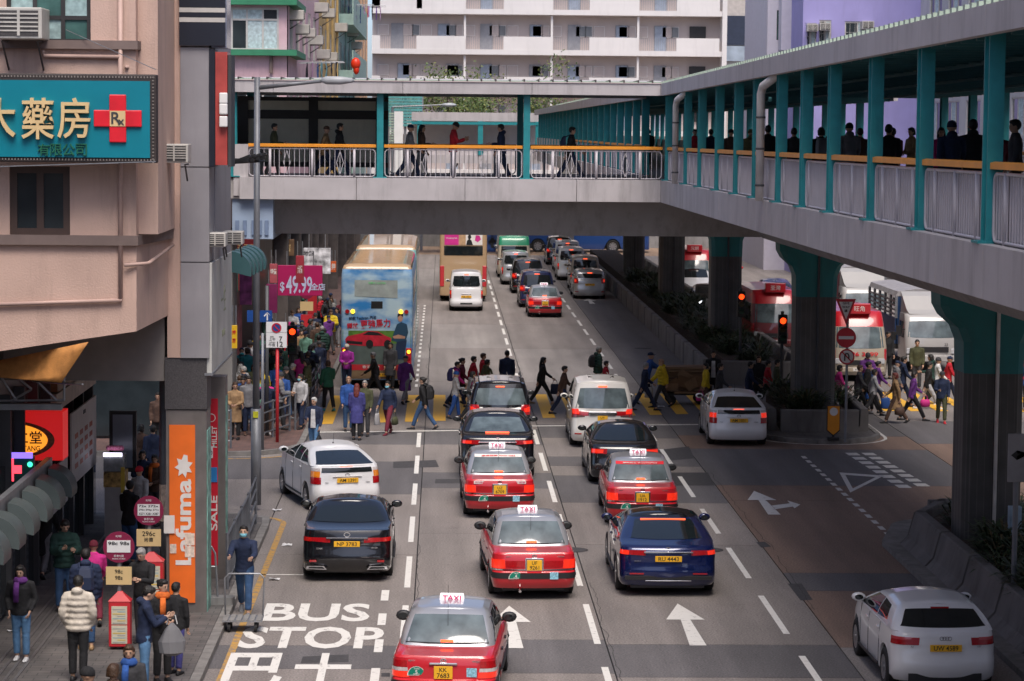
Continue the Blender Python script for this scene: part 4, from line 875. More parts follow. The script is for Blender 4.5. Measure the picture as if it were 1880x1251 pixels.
# white corridor block closing the street (Y=215)
WB = thing('corridor_block', 'white public housing block with access corridors closing the street', 'building')
WHT = mat('block_white', (.72, .69, .67), .75, var=.04, sc=.5, dirt=.1); WPK = mat('block_wall', (.55, .47, .44), .8, var=.05, sc=.5); DOORB = mat('door_blue_grey', (.33, .38, .46), .6); LOUV = mat('louvre_dark', (.2, .21, .22), .5); GATE = mat('gate_grey', (.3, .3, .32), .5)
w = lambda x, y: py_(x, y, 215); fh = w(900, 22).z-w(900, 96).z; z0 = w(900, 96).z
xa, xb = w(683, 0).x, w(1328, 0).x
for i in range(-4, 3):
    zz = z0+i*fh; MB().box(xa, 215, zz-.2, xb, 216.6, zz+.22).build('corridor_slab', WHT, WB)
    xs = [(683, 698), (765, 855), (925, 1016), (1083, 1174), (1243, 1322)]
    if i > 0-2:
        for a, b in xs:
            if i == -1 or True: MB().box(w(a, 0).x, 215.02, zz+.22, w(b, 0).x, 215.14, zz+1.28).build('balcony_parapet', WHT, WB)
            if i == 1 and a == 683: MB().box(w(683, 0).x, 215.02, zz+.22, w(775, 0).x, 215.14, zz+1.28).build('balcony_parapet', WHT, WB)
        g = MB()
        for x in range(690, 1325, 4):
            if not any(a <= x <= b for a, b in xs): X = w(x, 0).x; g.box(X-.012, 215.06, zz+.22, X+.012, 215.1, zz+1.25)
        gg = g.build('balcony_bars', STEEL, WB); gg['kind'] = 'stuff'
    for px in ((719, 46), (805, 46), (884, 30), (975, 46), (1046, 46), (1134, 30), (1206, 46)) if i % 2 == 0 else ((731, 46), (822, 46), (884, 46), (975, 46), (1046, 46), (1135, 46), (1206, 46)):
        x = w(px[0], 0).x; dm = (DOORB, DOORB, GATE)[(px[0]*7+i) % 3]; MB().box(x, 216.5, zz+.22, x+.9, 216.58, zz+.22+2.05).build('door', dm, WB); MB().box(x-.06, 216.52, zz+.22, x+.96, 216.57, zz+2.34).build('door_frame', GATE, WB)
    for px in range(700, 1225, 80):
        for d, ww, mm in ((0, .8, WPK), (46, .8, LOUV if (px//80+i) % 3 == 0 else WPK), (63, .55, WPK if (px//80+i) % 2 else LOUV)):
            x = w(px+d-6, 0).x; o = MB().box(x, 216.5, zz+1.4, x+ww, 216.56, zz+2.2).build('ventilator', mm, WB); MB().box(x-.05, 216.53, zz+1.35, x+ww+.05, 216.57, zz+2.25).build('ventilator_frame', WHT, o)
    x = w(1270, 0).x; MB().box(x, 216.4, zz+1.0, w(1300, 0).x, 216.58, zz+2.3).build('stair_opening', FRD, WB)
MB().box(xa, 216.6, 0, xb, 230, 45).build('wall', WPK, WB); MB().box(xb-.05, 214.9, 0, w(1331, 0).x+.2, 230, 45).build('end_wall', WHT, WB)
for px in (852, 1012, 1171): MB().box(w(px, 0).x, 215.3, 0, w(px+4, 0).x, 215.5, 40).build('downpipe', WHT, WB)
# grey block with dark opening, lilac and purple houses on the right
gb = thing('grey_block', 'grey block with big dark opening right of the white corridor block', 'building'); w2 = lambda x, y: py_(x, y, 250)
MB().box(w2(1320, 0).x, 250, 0, w2(1425, 0).x, 262, 45).build('wall', mat('block_pale', (.5, .46, .43), .8), gb); MB().box(w2(1332, 0).x, 249.8, w2(0, 70).z, w2(1408, 0).x, 249.98, w2(0, 16).z).build('opening', mat('opening_blue_dark', (.03, .04, .07), .4), gb)
MB().box(w2(1332, 0).x, 249.7, w2(0, 100).z, w2(1408, 0).x, 249.97, w2(0, 72).z).build('balustrade', mat('balustrade_blue', (.35, .42, .5), .5, var=.3, sc=.6), gb); MB().box(w2(1332, 0).x, 249.75, w2(0, 125).z, w2(1408, 0).x, 249.96, w2(0, 112).z).build('balustrade', MATS['balustrade_blue'], gb)
PURP = mat('purple_wall', (.33, .3, .58), .75, var=.06, sc=.6, dirt=.12); LIL = mat('lilac_wall', (.55, .52, .58), .75, var=.05)
pu = thing('purple_tenement', 'purple tenement with window air conditioners above the walkway roof', 'building'); w3 = lambda x, y: py_(x, y, 165)
O = Vector((w3(1475, 0).x, 165, 0)); H_ = 30; R3 = lambda a, b, c_, d: (w3(a, 0).x-O.x, w3(0, d).z, w3(c_, 0).x-O.x, w3(0, b).z)
hs = [R3(1552, 24, 1599, 65), R3(1649, 24, 1681, 48), R3(1707, 24, 1734, 40), R3(1552, -60, 1599, -20), R3(1649, -60, 1681, -20), R3(1478, 28, 1500, 78), R3(1505, 22, 1527, 72)]
m = MB(); wallgrid(m, O, X_, Z_, -Y_, w3(1738, 0).x-O.x, H_, hs); m.build('wall', PURP, pu); MB().box(O.x+.05, 165.3, 0, w3(1738, 0).x, 180, H_).build('core', FRD, pu); MB().box(O.x, 165.02, 0, O.x+.3, 180, H_).build('side_wall', PURP, pu)
for h in hs: window(pu, O, X_, Z_, -Y_, *h, 2, 1, FRW, [GLASSD, CURB], .08, bars=5)
ac((w3(1580, 40).x, 165, w3(0, 39).z), X_, -Y_, 1.2, 'air conditioner at the middle window of the purple tenement'); ac((w3(1662, 40).x, 165, w3(0, 39).z), X_, -Y_, 1.1, 'air conditioner at the right window of the purple tenement'); ac((w3(1480, 40).x, 165, w3(0, 44).z), X_, -Y_, 1.1, 'air conditioner left of the other two on the purple tenement'); ac((w3(1503, 40).x, 165, w3(0, 42).z), X_, -Y_, 1.1, 'air conditioner between two narrow windows of the purple tenement')
MB().box(O.x-.2, 164.2, 0, w3(1738, 0).x, 164.98, 5.2).build('ground_floor_shops', SHOPD, pu)
li = thing('lilac_tenement', 'pale lilac-white tenement left of the purple one', 'building'); w4 = lambda x, y: py_(x, y, 172); O = Vector((w4(1410, 0).x, 172, 0)); hs = [(.6, w4(0, 60).z, 1.1, w4(0, 5).z), (1.5, w4(0, 60).z, 1.9, w4(0, 0).z)]
m = MB(); wallgrid(m, O, X_, Z_, -Y_, w4(1480, 0).x-O.x, 30, hs); m.build('wall', LIL, li); MB().box(O.x, 172.3, 0, w4(1480, 0).x, 185, 30).build('core', LIL, li)
for h in hs: window(li, O, X_, Z_, -Y_, *h, 1, 2, FRD, GLASSG, .05)
MB().box(w4(1430, 0).x, 170.5, w4(0, 80).z, w4(1470, 0).x, 171.98, 30).build('bay', LIL, li)
# right-hand street row beyond the far carriageway
rr_ = thing('right_street_row', 'pale shop buildings along the far side of the right carriageway', 'building'); PALE = mat('row_pale', (.5, .49, .5), .8, var=.12, sc=.4, dirt=.2)
hs = [(4+i*6, 5.6+j*3.4, 8+i*6, 7.6+j*3.4) for i in range(8) for j in range(4)]; m = MB(); wallgrid(m, (30, 112, 3.6), Y_, Z_, -X_, 53, 25, [(a, b-3.6+.0, c_, d-3.6) for a, b, c_, d in hs]); m.build('wall', PALE, rr_); MB().box(30.3, 112, 0, 45, 165, 28).build('core', FRD, rr_)
for i, h in enumerate(hs): window(rr_, (30, 112, 0), Y_, Z_, -X_, *h, 3, 1, FRW, [GLASSD, CURB], .08, bars=0)
rs = random.Random(4)
for nm, lb, x0, x1, y0, y1, H_, mm in (('right_street_block', 'tall pale block on the right side of the street outside the picture', 30, 46, -40, 111.5, 34, PALE), ('left_street_block', 'tall brown block on the left side of the street nearest the camera', -26, -8.2, -40, 36, 13, BAND), ('rear_street_block', 'tall block closing the street far behind the camera', -30, 34, -95, -80, 20, PALE)):  # unseen street canyon blocks, added to cut low sky fill and give reflections
    b_ = thing(nm, lb, 'building'); MB().box(x0, y0, 0, x1, y1, H_).build('wall', mm, b_); fx = x0-.03 if x0 > 0 else x1+.03
    for i in range(int((y1-y0)/6)):
        for j in range(9):
            if nm[0] != 'r' or nm[1] != 'e': MB().box(fx-.02, y0+2+i*6, 4.5+j*3.2, fx+.02, y0+5+i*6, 6.3+j*3.2).build('window', GLASSD, b_)
for i in range(8):
    y = 113+i*6.4; b_ = MB().box(29.5, y, 3.4, 30, y+5.6, 4.9).build('shop_sign', mat('shopsign_%d' % i, [(.05, .3, .1), (.6, .15, .03), (.5, .02, .05), (.55, .5, .4), (.02, .1, .35), (.5, .35, .03), (.4, .03, .2), (.1, .3, .35)][i], .5), rr_); text('大利藥房金行'[i % 5:i % 5+2], .9, POSTW, b_, (29.49, y+2.8, 4.15), (0, -1, 0), (0, 0, 1), w=2.4); MB().box(29.8, y+.2, .1, 30.0, y+5.4, 3.3).build('shop_front', SHOPD, rr_)
pavement([(26.5, 20), (50, 20), (50, 186), (26.5, 186)], PAVE)
kerbs([(26.4, 186), (26.4, 84)], bpy.data.objects['pavement'], step=3)
# far junction: wall and railings, trees in front of the white block
fw = thing('far_wall', 'low pale wall with railings beyond the far junction', 'wall'); a = py_(770, 458, 203); MB().box(a.x-6, 203, -.03, a.x+32, 203.3, 1.1).build('wall', CONC, fw); g = MB()
for i in range(120): g.box(a.x-6+i*.3, 203.1, 1.1, a.x-5.96+i*.3, 203.14, 2.0)
gg = g.build('railing_bars', STEEL, fw); gg['kind'] = 'stuff'; MB().box(a.x-6, 203.08, 2.0, a.x+32, 203.16, 2.06).build('top_rail', STEEL, fw)
BARK = mat('bark', (.06, .045, .035), .9, var=.3, sc=8, bump=.5); TL = [mat('tree_leaf_a', (.06, .1, .025), .6, var=.4, sc=3), mat('tree_leaf_b', (.13, .15, .035), .6, var=.4, sc=3)]
def tree(px, py, Y, R, label, seed):
    q = random.Random(seed); p = py_(px, py, Y); t = thing('street_tree', label, 'tree', (p.x, Y, 0)); m = MB(); m.tube([(0, 0, 0), (.1, 0, p.z*.4), (0, .1, p.z*.8)], [.25, .2, .1], 8)
    for i in range(7): a = q.uniform(0, 6.28); m.tube([(0, 0, p.z*q.uniform(.5, .75)), (cos(a)*R*.7, sin(a)*R*.7, p.z+q.uniform(-.5, .4)*R)], [.09, .03], 5)
    m.build('trunk', BARK, t); c = MB()
    cl = [(q.gauss(0, .5)*R, q.gauss(0, .4)*R, p.z+q.gauss(0, .32)*R) for _ in range(26)]
    for i in range(2600):
        o = q.choice(cl); x = Vector((o[0]+q.gauss(0, .17)*R, o[1]+q.gauss(0, .17)*R, o[2]+q.gauss(0, .13)*R)); u = Vector((q.gauss(0, 1), q.gauss(0, 1), q.gauss(0, 1))).normalized()*.13; v = u.orthogonal().normalized()*.08; c.k = int(q.random() < .4); c.add([x-u, x+v, x+u, x-v], [(0, 1, 2, 3)])
    c.build('crown', TL, t)
tree(830, 190, 200, 3.4, 'green tree crown above the distant footbridge, left of the other one', 1); tree(930, 193, 201, 4.2, 'yellowish tree crown above the distant footbridge, right of the other one', 2)
te = thing('teal_scaffold', 'teal netted scaffold left of the distant tree crowns', 'scaffold'); a, b = py_(713, 232, 196), py_(775, 176, 196)
for i in range(10): zz = a.z+(b.z-a.z)*i/10; MB().box(a.x, 196, zz, b.x, 196.2, zz+(b.z-a.z)/10-.05).build('net_panel', mat('net_teal', (.1, .33, .33), .7, var=.15), te)
for x in (a.x, (a.x+b.x)/2, b.x): MB().box(x-.1, 196.2, -.03, x+.1, 196.4, b.z).build('upright', STEEL, te)
a, b = py_(714, 265, 150), py_(740, 205, 150); ws = thing('louvred_screen', 'white and green louvred screen beside the distant footbridge', 'screen')
for i in range(12): zz = a.z+(b.z-a.z)*i/12; MB().box(a.x, 150, zz, b.x, 150.2, zz+(b.z-a.z)/24).build('louvre', RGRN, ws)
MB().box(a.x+.3, 149.9, -.03, a.x+.8, 150.3, b.z).build('post', WHITE, ws)
# ======================= vehicles
def paint(name, c, r=.28, m=0., coat=.8): return mat(name, c, r, m, var=.03, sc=2, coat=coat)
TGLASS = mat('car_glass', (.012, .016, .018), .03, var=0, spec=.75); TGLASSB = mat('car_glass_pale', (.10, .13, .14), .05, var=.5, sc=2.5, spec=.9)
TYRE = mat('tyre', (.014, .014, .015), .8, var=.1); RIM = mat('alloy_rim', (.42, .42, .44), .3, .8); CHROME = mat('chrome', (.7, .7, .72), .12, 1.)
PLY = mat('plate_yellow', (.85, .45, .02), .45, var=.03); TRIM = mat('bumper_black', (.018, .018, .02), .5); LAMPR = mat('tail_lamp_red', (.38, .006, .01), .12, var=.15, sc=30, coat=1)
LAMPRL = mat('tail_lamp_lit', (.6, .02, .01), .2, var=.25, sc=22, coat=1, emit=(1, .035, .01), es=.3); LAMPW = mat('lamp_clear', (.55, .5, .5), .12, var=.2, sc=20, coat=1); LAMPA = mat('lamp_amber', (.8, .25, .02), .15, coat=1)
BRAKE = mat('brake_light_lit', (.9, .1, .03), .3, var=0, emit=(1, .1, .03), es=1.3); HEADL = mat('headlamp_lit', (.9, .9, .95), .2, var=0, emit=(.9, .95, 1), es=3.5); HEADO = mat('headlamp', (.5, .52, .55), .1, var=.1, coat=1)
NR, NC, NS = 6, 5, 64
class Ring:
    """rounded plan outline; half path rear centre -> corner -> side -> front corner -> front centre (y>=0)"""
    def __init__(s, z, xr, xf, w, rr=.25, rf=.3, br=.08, bf=.12, tr=.0, tf=.0):
        h = []; w0 = w
        for i in range(NR): t = i/NR; y = (w-rr)*t; h.append([xr+br*(y/w)**2, y])
        xr2 = xr+br*((w-rr)/w)**2
        for i in range(NC+1): a = pi/2*i/NC; h.append([xr2+rr-rr*cos(a), w-rr+rr*sin(a)])
        xf2 = xf-bf*((w-rf)/w)**2
        for i in range(1, NS): t = i/NS; h.append([xr2+rr+(xf2-rf-xr2-rr)*t, w])
        for i in range(NC+1): a = pi/2*i/NC; h.append([xf2-rf+rf*sin(a), w-rf+rf*cos(a)])
        for i in range(NR-1, -1, -1): t = i/NR; y = (w-rf)*t; h.append([xf-bf*(y/w)**2, y])
        h = np.array(h); L_ = xf-xr; mid = (xf+xr)/2
        k = np.abs((h[:, 0]-mid)/(L_/2)); tp = np.where(h[:, 0] < mid, tr, tf); h[:, 1] *= 1-tp*k**3
        zz = np.array([np.interp(x, [a[0] for a in z], [a[1] for a in z]) for x in h[:, 0]]) if isinstance(z, list) else np.full(len(h), float(z))
        s.h = np.column_stack([h, zz])
    def full(s):
        b = s.h[1:-1][::-1].copy(); b[:, 1] *= -1
        return np.vstack([s.h, b])
def blend(a, b, t, bulge=0):
    r = Ring.__new__(Ring); r.h = a.h*(1-t)+b.h*t
    if bulge:
        c = r.h[:, :2].mean(0)*np.array([1, 0]); k = 4*t*(1-t)*bulge; d = r.h[:, :2]-c; n = np.linalg.norm(d, axis=1, keepdims=True)+1e-6
        w = b.h[:, 1].max(); r.h[:, 1] += k*np.clip(r.h[:, 1]/max(w, .01), 0, 1); r.h[:, 0] += k*np.sign(d[:, 0])*np.clip(1-r.h[:, 1]/max(w, .01)*.5, 0, 1)*.8
    return r
class Car:
    def __init__(s, lower, upper, wheels, R, crown=.05, arch=None):
        """lower/upper: lists of Ring from sill up; wheels: axle x positions"""
        s.rings = lower+upper; s.nl = len(lower); s.axles = wheels; s.R = R; Ra = arch or R+.05
        for i, r in enumerate(lower):
            for xc in wheels:
                d = Ra**2-(r.h[:, 0]-xc)**2; zz = R+np.sqrt(np.maximum(d, 0)); m = (d > 0) & (r.h[:, 1] > r.h[:, 1].max()*.8) & (r.h[:, 2] < zz)
                r.h[m, 2] = zz[m]+.004*i
        s.crown = crown
    def shell(s):
        F = [r.full() for r in s.rings]; m = MB(); m.loft([list(map(tuple, f)) for f in F], (False, False)); m.f = [f[::-1] for f in m.f]
        top = s.rings[-1].h; G = []; w = max(top[:, 1].max(), .01)
        for p in top[1:-1]:
            G.append([(p[0], p[1]*k, p[2]+s.crown*(1-k*k)*min(1, p[1]/w*1.0)) for k in (1, .7, .35, 0, -.35, -.7, -1)])
        m.grid(G, False)
        return m
    def at_u(s, u, z):
        i = int(u); t = u-i; P = [r.h[i]*(1-t)+r.h[min(i+1, len(r.h)-1)]*t for r in s.rings]
        for a, b in zip(P, P[1:]):
            if a[2] <= z <= b[2] and b[2]-a[2] > 1e-6: k = (z-a[2])/(b[2]-a[2]); return Vector(a*(1-k)+b*k)
        return Vector(P[-1] if z > P[-1][2] else P[0])
    def at_x(s, x, z, rings=None):
        P = []
        for r in (rings or s.rings):
            h = r.h[NR+2:-NR-2]; P.append((np.interp(x, h[:, 0], h[:, 1]), np.interp(x, h[:, 0], h[:, 2])))
        for a, b in zip(P, P[1:]):
            if a[1] <= z <= b[1] and b[1]-a[1] > 1e-6: k = (z-a[1])/(b[1]-a[1]); return Vector((x, a[0]*(1-k)+b[0]*k, z))
        p = P[-1] if z > P[-1][1] else P[0]; return Vector((x, p[0], z))
    def at_y(s, y, z, front=False, rings=None):
        P = []; n = NR+NC+1
        for r in (rings or s.rings):
            h = r.h[::-1][:n] if front else r.h[:n]; P.append((np.interp(abs(y), h[:, 1], h[:, 0]), np.interp(abs(y), h[:, 1], h[:, 2])))
        for a, b in zip(P, P[1:]):
            if a[1] <= z <= b[1] and b[1]-a[1] > 1e-6: k = (z-a[1])/(b[1]-a[1]); return Vector((a[0]*(1-k)+b[0]*k, y, z))
        p = P[-1] if z > P[-1][1] else P[0]; return Vector((p[0], y, z))
def patch(G, off, flip=False):
    """grid of points pushed along its own normals, closed with a skirt"""
    r, c = len(G), len(G[0]); P = np.array([[list(p) for p in row] for row in G]); du = np.gradient(P, axis=1); dv = np.gradient(P, axis=0); N = np.cross(du, dv); N /= np.linalg.norm(N, axis=2, keepdims=True)+1e-9
    if flip: N = -N
    Q = P+N*off; m = MB(); m.grid([list(map(tuple, row)) for row in Q], flip)
    back = P-N*.01; b = [(i, 0) for i in range(r)]+[(r-1, j) for j in range(1, c)]+[(i, c-1) for i in range(r-2, -1, -1)]+[(0, j) for j in range(c-2, 0, -1)]
    S_ = [[tuple(Q[i, j]) for i, j in b]+[tuple(Q[b[0]])], [tuple(back[i, j]) for i, j in b]+[tuple(back[b[0]])]]; m.grid(S_, flip)
    return m
def lerp(a, b, t): return a+(b-a)*t
def pane_rear(c, yb, yt, z0, z1, off=.006, front=False, rings=None, n=11, k=5, rnd=.0):
    G = [[c.at_y(lerp(-lerp(yb, yt, j/k), lerp(yb, yt, j/k), i/n), lerp(z0, z1, j/k)-(rnd*(abs(2*i/n-1)**3) if j == k else 0)+(rnd*(abs(2*i/n-1)**3) if j == 0 else 0), front, rings) for i in range(n+1)] for j in range(k+1)]
    return patch(G, off, not front)
def pane_side(c, pts, off=.006, sgn=1, rings=None, n=8, k=4):
    (xb0, zb0), (xb1, zb1), (xt1, zt1), (xt0, zt0) = pts; G = []
    for j in range(k+1):
        row = []
        for i in range(n+1):
            a = i/n; b = j/k; x = lerp(lerp(xb0, xb1, a), lerp(xt0, xt1, a), b); z = lerp(lerp(zb0, zb1, a), lerp(zt0, zt1, a), b)
            p = c.at_x(x, z, rings); row.append(Vector((p.x, p.y*sgn, p.z)))
        G.append(row)
    return patch(G, off, sgn > 0)
def strip_u(c, u0, u1, z0, z1, off=.008, sgn=1, n=8, k=3, zs=0.):
    G = [[(lambda p: Vector((p.x, p.y*sgn, p.z)))(c.at_u(lerp(u0, u1, i/n), lerp(z0+zs*i/n, z1, j/k))) for i in range(n+1)] for j in range(k+1)]
    return patch(G, off, sgn > 0)
def wheel_meshes(R, w, rim, spokes=5, style=0):
    t = MB(); pr = [(R*.62, w*.5), (R*.9, w*.5), (R*.985, w*.42), (R, w*.25), (R, -w*.25), (R*.985, -w*.42), (R*.9, -w*.5), (R*.62, -w*.5), (R*.58, 0)]
    n = 24; V = [[(r*cos(2*pi*i/n), y, r*sin(2*pi*i/n)) for r, y in pr] for i in range(n)]
    t.add([p for r in V for p in r], [(i*9+j, i*9+(j+1) % 9, ((i+1) % n)*9+(j+1) % 9, ((i+1) % n)*9+j) for i in range(n) for j in range(9)])
    r = MB(); k = R*.63
    r.tube([(0, w*.3, 0), (0, w*.32, 0)], k, 20); r.k = 1
    m2 = MB(); m2.tube([(0, w*.42, 0), (0, w*.5, 0)], k*.24, 12); y0, y1 = w*.36, w*.47
    for i in range(spokes):
        a = 2*pi*i/spokes; d = Vector((cos(a), 0, sin(a))); s = Vector((-sin(a), 0, cos(a))); q = [d*k*.15+s*k*.14, d*k*.15-s*k*.14, d*k*.97-s*k*.2, d*k*.97+s*k*.2]
        m2.extr([p+Vector((0, y0, 0)) for p in q], (0, y1-y0, 0))
    n = 24; V = [[(rr*cos(2*pi*i/n), y, rr*sin(2*pi*i/n)) for rr, y in ((k*.9, w*.47), (k, w*.5), (k, w*.3), (k*.9, w*.36))] for i in range(n)]
    m2.add([p for q in V for p in q], [(i*4+j, i*4+(j+1) % 4, ((i+1) % n)*4+(j+1) % 4, ((i+1) % n)*4+j) for i in range(n) for j in range(4)])
    return t.mesh('tyre', TYRE, True), r.mesh('brake_disc', DGREY), m2.mesh('rim', rim)
WM = {}
def wheels(root, axles, R, track, w=.21, rim=None, spokes=5, side=(1, -1)):
    key = (R, w, (rim or RIM).name, spokes)
    if key not in WM: WM[key] = wheel_meshes(R, w, rim or RIM, spokes)
    t, d, r = WM[key]
    for x in axles:
        for s in side:
            o = obj('wheel', t, root, (x, s*track, R)); o.rotation_euler.z = 0 if s > 0 else pi
            obj('brake_disc', d, o); obj('rim', r, o)
def mirrors(root, c, x, z, m, w=.2, h=.13, out=.17, arm=TRIM):
    for s in (1, -1):
        p = c.at_x(x, z); y = p.y; b = MB(); O = Vector((x, y+out*.62, z+.03))
        rings = []
        for k, sc_ in ((-.07, .7), (-.05, .98), (.02, 1.), (.07, .75), (.1, .35)): rings.append([(O.x+k, s*(O.y+w/2*sc_*cos(t)), O.z+h/2*sc_*sin(t)) for t in [2*pi*i/12 for i in range(12)]])
        if s < 0: rings = [r[::-1] for r in rings]
        mm = b.loft(rings).build('mirror', m, root, True)
        MB().tube([(x+.02, s*(y-.03), z-.04), (x+.02, s*(O.y), O.z-.02)], .022, 6).build('mirror_arm', arm, mm)
        MB().extr([(O.x-.0715, s*(O.y+w/2*.62*cos(t)), O.z+h/2*.62*sin(t)) for t in [2*pi*i/12 for i in range(12)]], (-.002, 0, 0)).build('mirror_glass', TGLASS, mm)
def plate(root, x, y, z, txt, two=False, tilt=0., m=None):
    w, h = (.29, .2) if two else (.52, .112); p = MB().box(x-.012, y-w/2, z-h/2, x, y+w/2, z+h/2).build('number_plate', m or PLY, root, bev=.004)
    if two:
        a, b = txt; text(a, .066, BLACK, p, (x-.013, y, z+.045), (0, -1, 0), (0, 0, 1), ext=.001, bold=.012); text(b, .075, BLACK, p, (x-.013, y, z-.045), (0, -1, 0), (0, 0, 1), ext=.001, bold=.012)
    else: text(txt, .078, BLACK, p, (x-.013, y, z), (0, -1, 0), (0, 0, 1), ext=.001, bold=.012, w=.4)
    return p
def under(root, c, w, x0, x1, z=.17):
    MB().box(x0, -w, z, x1, w, .62).build('underbody', TRIM, root)
    for xa in c.axles: MB().tube([(xa, -w-.12, c.R), (xa, w+.12, c.R)], .04, 6).build('axle', TRIM, root)
def badge(root, t, x, y, z, h, m=None): return text(t, h, m or CHROME, root, (x, y, z), (0, -1, 0), (0, 0, 1), ext=.003, bold=.01, name='badge')
def place(o, X, Y, h): o.location = (X, Y, 0); o.rotation_euler.z = pi/2-RAD(h); return o
def body(root, c, m, name='body'): return c.shell().build(name, m, root, True)
def autosmooth(o, ang=35):
    o.data.set_sharp_from_angle(angle=RAD(ang)); return o
def seams(root, pts_list, r=.006):
    for pts in pts_list: MB().tube(pts, r, 4, False).build('panel_gap', TRIM, root)
def rows(c, x0, x1, z, sgn, n=10, off=.004):
    P = []
    for i in range(n+1): p = c.at_x(lerp(x0, x1, i/n), z); P.append((p.x, sgn*(p.y+off), p.z))
    return P
# ---------- taxi (rear bumper at x=0, nose at +L)
SILV = paint('taxi_silver', (.42, .43, .46), .3, .5); TRED = paint('taxi_red', (.52, .012, .022), .3); SEAT = mat('taxi_sign_white', (.8, .78, .8), .4, emit=(.9, .85, .9), es=.25)
TXR = mat('sign_magenta', (.6, .0, .12), .5); TGRN = mat('taxi_badge_green', (.0, .2, .13), .5); STK = mat('sticker_blue', (.25, .5, .62), .5, var=.5, sc=30)
TAXIS = {}
def taxi(style, X, Y, h, num, label, ad=None, seats='4', small=False):
    L_, w = 4.7, .84
    zb = [(.0, .93), (1.0, .95), (3.3, .93), (4.7, .72)]
    lower = [Ring(.24, .1, L_-.12, w-.06, .2, .3), Ring(.3, .04, L_-.05, w-.02, .2, .3, tr=.05, tf=.1), Ring(.42, .0, L_, w, .2, .3, tr=.05, tf=.1), Ring(.56, .0, L_, w, .2, .3, tr=.05, tf=.1), Ring(.585, .05, L_-.03, w, .2, .3, tr=.05, tf=.1),
             Ring([(0, .74), (4, .72), (4.7, .66)], .06, L_-.06, w, .18, .3, tr=.05, tf=.1), Ring([(0, .9), (1, .905), (3.5, .88), (4.7, .71)], .07, L_-.12, w-.02, .16, .3, tr=.05, tf=.1), Ring([(0, .935), (1, .945), (3.3, .925), (4.7, .725)], .1, L_-.2, w-.055, .16, .3, tr=.05, tf=.1)]
    belt = Ring([(.7, .955), (3.3, .95)], .78, 3.42, w-.085, .2, .3, .08, .2); roof = Ring([(1.2, 1.4), (2, 1.445), (2.75, 1.41)], 1.24, 2.62, w-.22, .18, .25, .06, .12)
    g = [belt]+[blend(belt, roof, t, .035) for t in (.2, .4, .6, .8)]+[roof, blend(roof, Ring([(1.2, 1.46), (2, 1.49), (2.75, 1.46)], 1.36, 2.45, w-.34, .18, .25, .06, .12), .8)]
    c = Car(lower, g, (.98, 3.66), .31, .035)
    t = thing('taxi', label, 'taxi', group='red taxis with silver roofs')
    # red body, silver roof
    o = body(t, c, [TRED, SILV]); me = o.data; zs = np.array([p.center.z for p in me.polygons]); xs = np.array([p.center.x for p in me.polygons]); ys = np.array([abs(p.center.y) for p in me.polygons])
    mi = ((zs > .962) & (xs > .74)).astype(int); me.polygons.foreach_set('material_index', mi); autosmooth(o, 38)
    gr = g
    pr = pane_rear(c, .66, .545, 1.0, 1.385, rings=[belt]+g[1:6], rnd=.012).build('rear_window', TGLASSB if style != 1 else TGLASSB, t, True)
    MB().tube([c.at_y(y, 1.0, rings=[belt]+g[1:6])+Vector((-.01, 0, 0)) for y in (-.66, -.3, 0, .3, .66)], .012, 5).build('window_seal', TRIM, pr)
    pane_rear(c, .66, .55, 1.0, 1.38, front=True, rings=[belt]+g[1:6]).build('windscreen', TGLASS, t, True)
    for s in (1, -1):
        for q in (((1.2, 1.0), (1.98, .99), (1.98, 1.38), (1.5, 1.37)), ((2.06, .99), (3.0, .985), (2.62, 1.36), (2.06, 1.38)), ((1.0, 1.0), (1.14, 1.0), (1.42, 1.34), (1.3, 1.34))): pane_side(c, q, .005, s, rings=[belt]+g[1:6]).build('side_window', TGLASS, t, True)
        seams(t, [rows(c, .5, 4.3, .545, s), [(x, s*(c.at_x(x, z).y+.003), z) for x, z in ((2.02, .3), (2.02, .6), (2.02, .93))], [(x, s*(c.at_x(x, z).y+.003), z) for x, z in ((3.08, .35), (3.1, .6), (3.02, .93))]])
        MB().tube(rows(c, .2, 4.4, .5, s, 14, .006), .025, 5).build('side_moulding', TRIM, t)
        for x in (1.5, 2.45): p = c.at_x(x, .8); MB().cbox((x, s*(p.y+.012), .8), (.15, .03, .03)).build('door_handle', CHROME if style else TRIM, t)
    # bumper band
    strip_u(c, 0, NR+NC+8, .44, .55, .012, 1, 14).build('bumper', TRIM, t, True); strip_u(c, 0, NR+NC+8, .44, .55, .012, -1, 14).build('bumper', TRIM, t, True)
    yr = NR/(w-.2)
    if style == 0:      # tall corner lamps, chrome bar, badges on boot
        for s in (1, -1):
            strip_u(c, .56*yr, NR+NC+2, .6, .69, .012, s).build('tail_lamp', LAMPRL, t, True); strip_u(c, .57*yr, NR+NC+2, .695, .75, .012, s).build('reverse_lamp', LAMPW, t, True); strip_u(c, .58*yr, NR+NC+1.5, .755, .86, .012, s).build('tail_lamp', LAMPR, t, True)
        plate(t, c.at_y(0, .68).x-.02, 0, .69, num, True); MB().cbox((c.at_y(0, .82).x-.015, 0, .825), (.03, .44, .035)).build('boot_bar', CHROME, t, bev=.01)
        by, bz = (.42, .69)
    else:
        for s in (1, -1):
            strip_u(c, .58*yr, NR+NC+2, .63, .8, .012, s).build('tail_lamp', LAMPRL, t, True); strip_u(c, .2*yr, .57*yr, .65, .78, .01, s).build('tail_lamp', LAMPR, t, True)
            strip_u(c, .17*yr, NR+NC+2, .595, .62, .014, s).build('chrome_strip', CHROME, t, True)
        p = plate(t, c.at_y(0, .7).x-.025, 0, .7, num, True); MB().box(c.at_y(0, .7).x-.02, -.18, .58, c.at_y(0, .7).x+.02, .18, .84).build('plate_surround', CHROME, p, bev=.01)
        by, bz = (.36, .5)
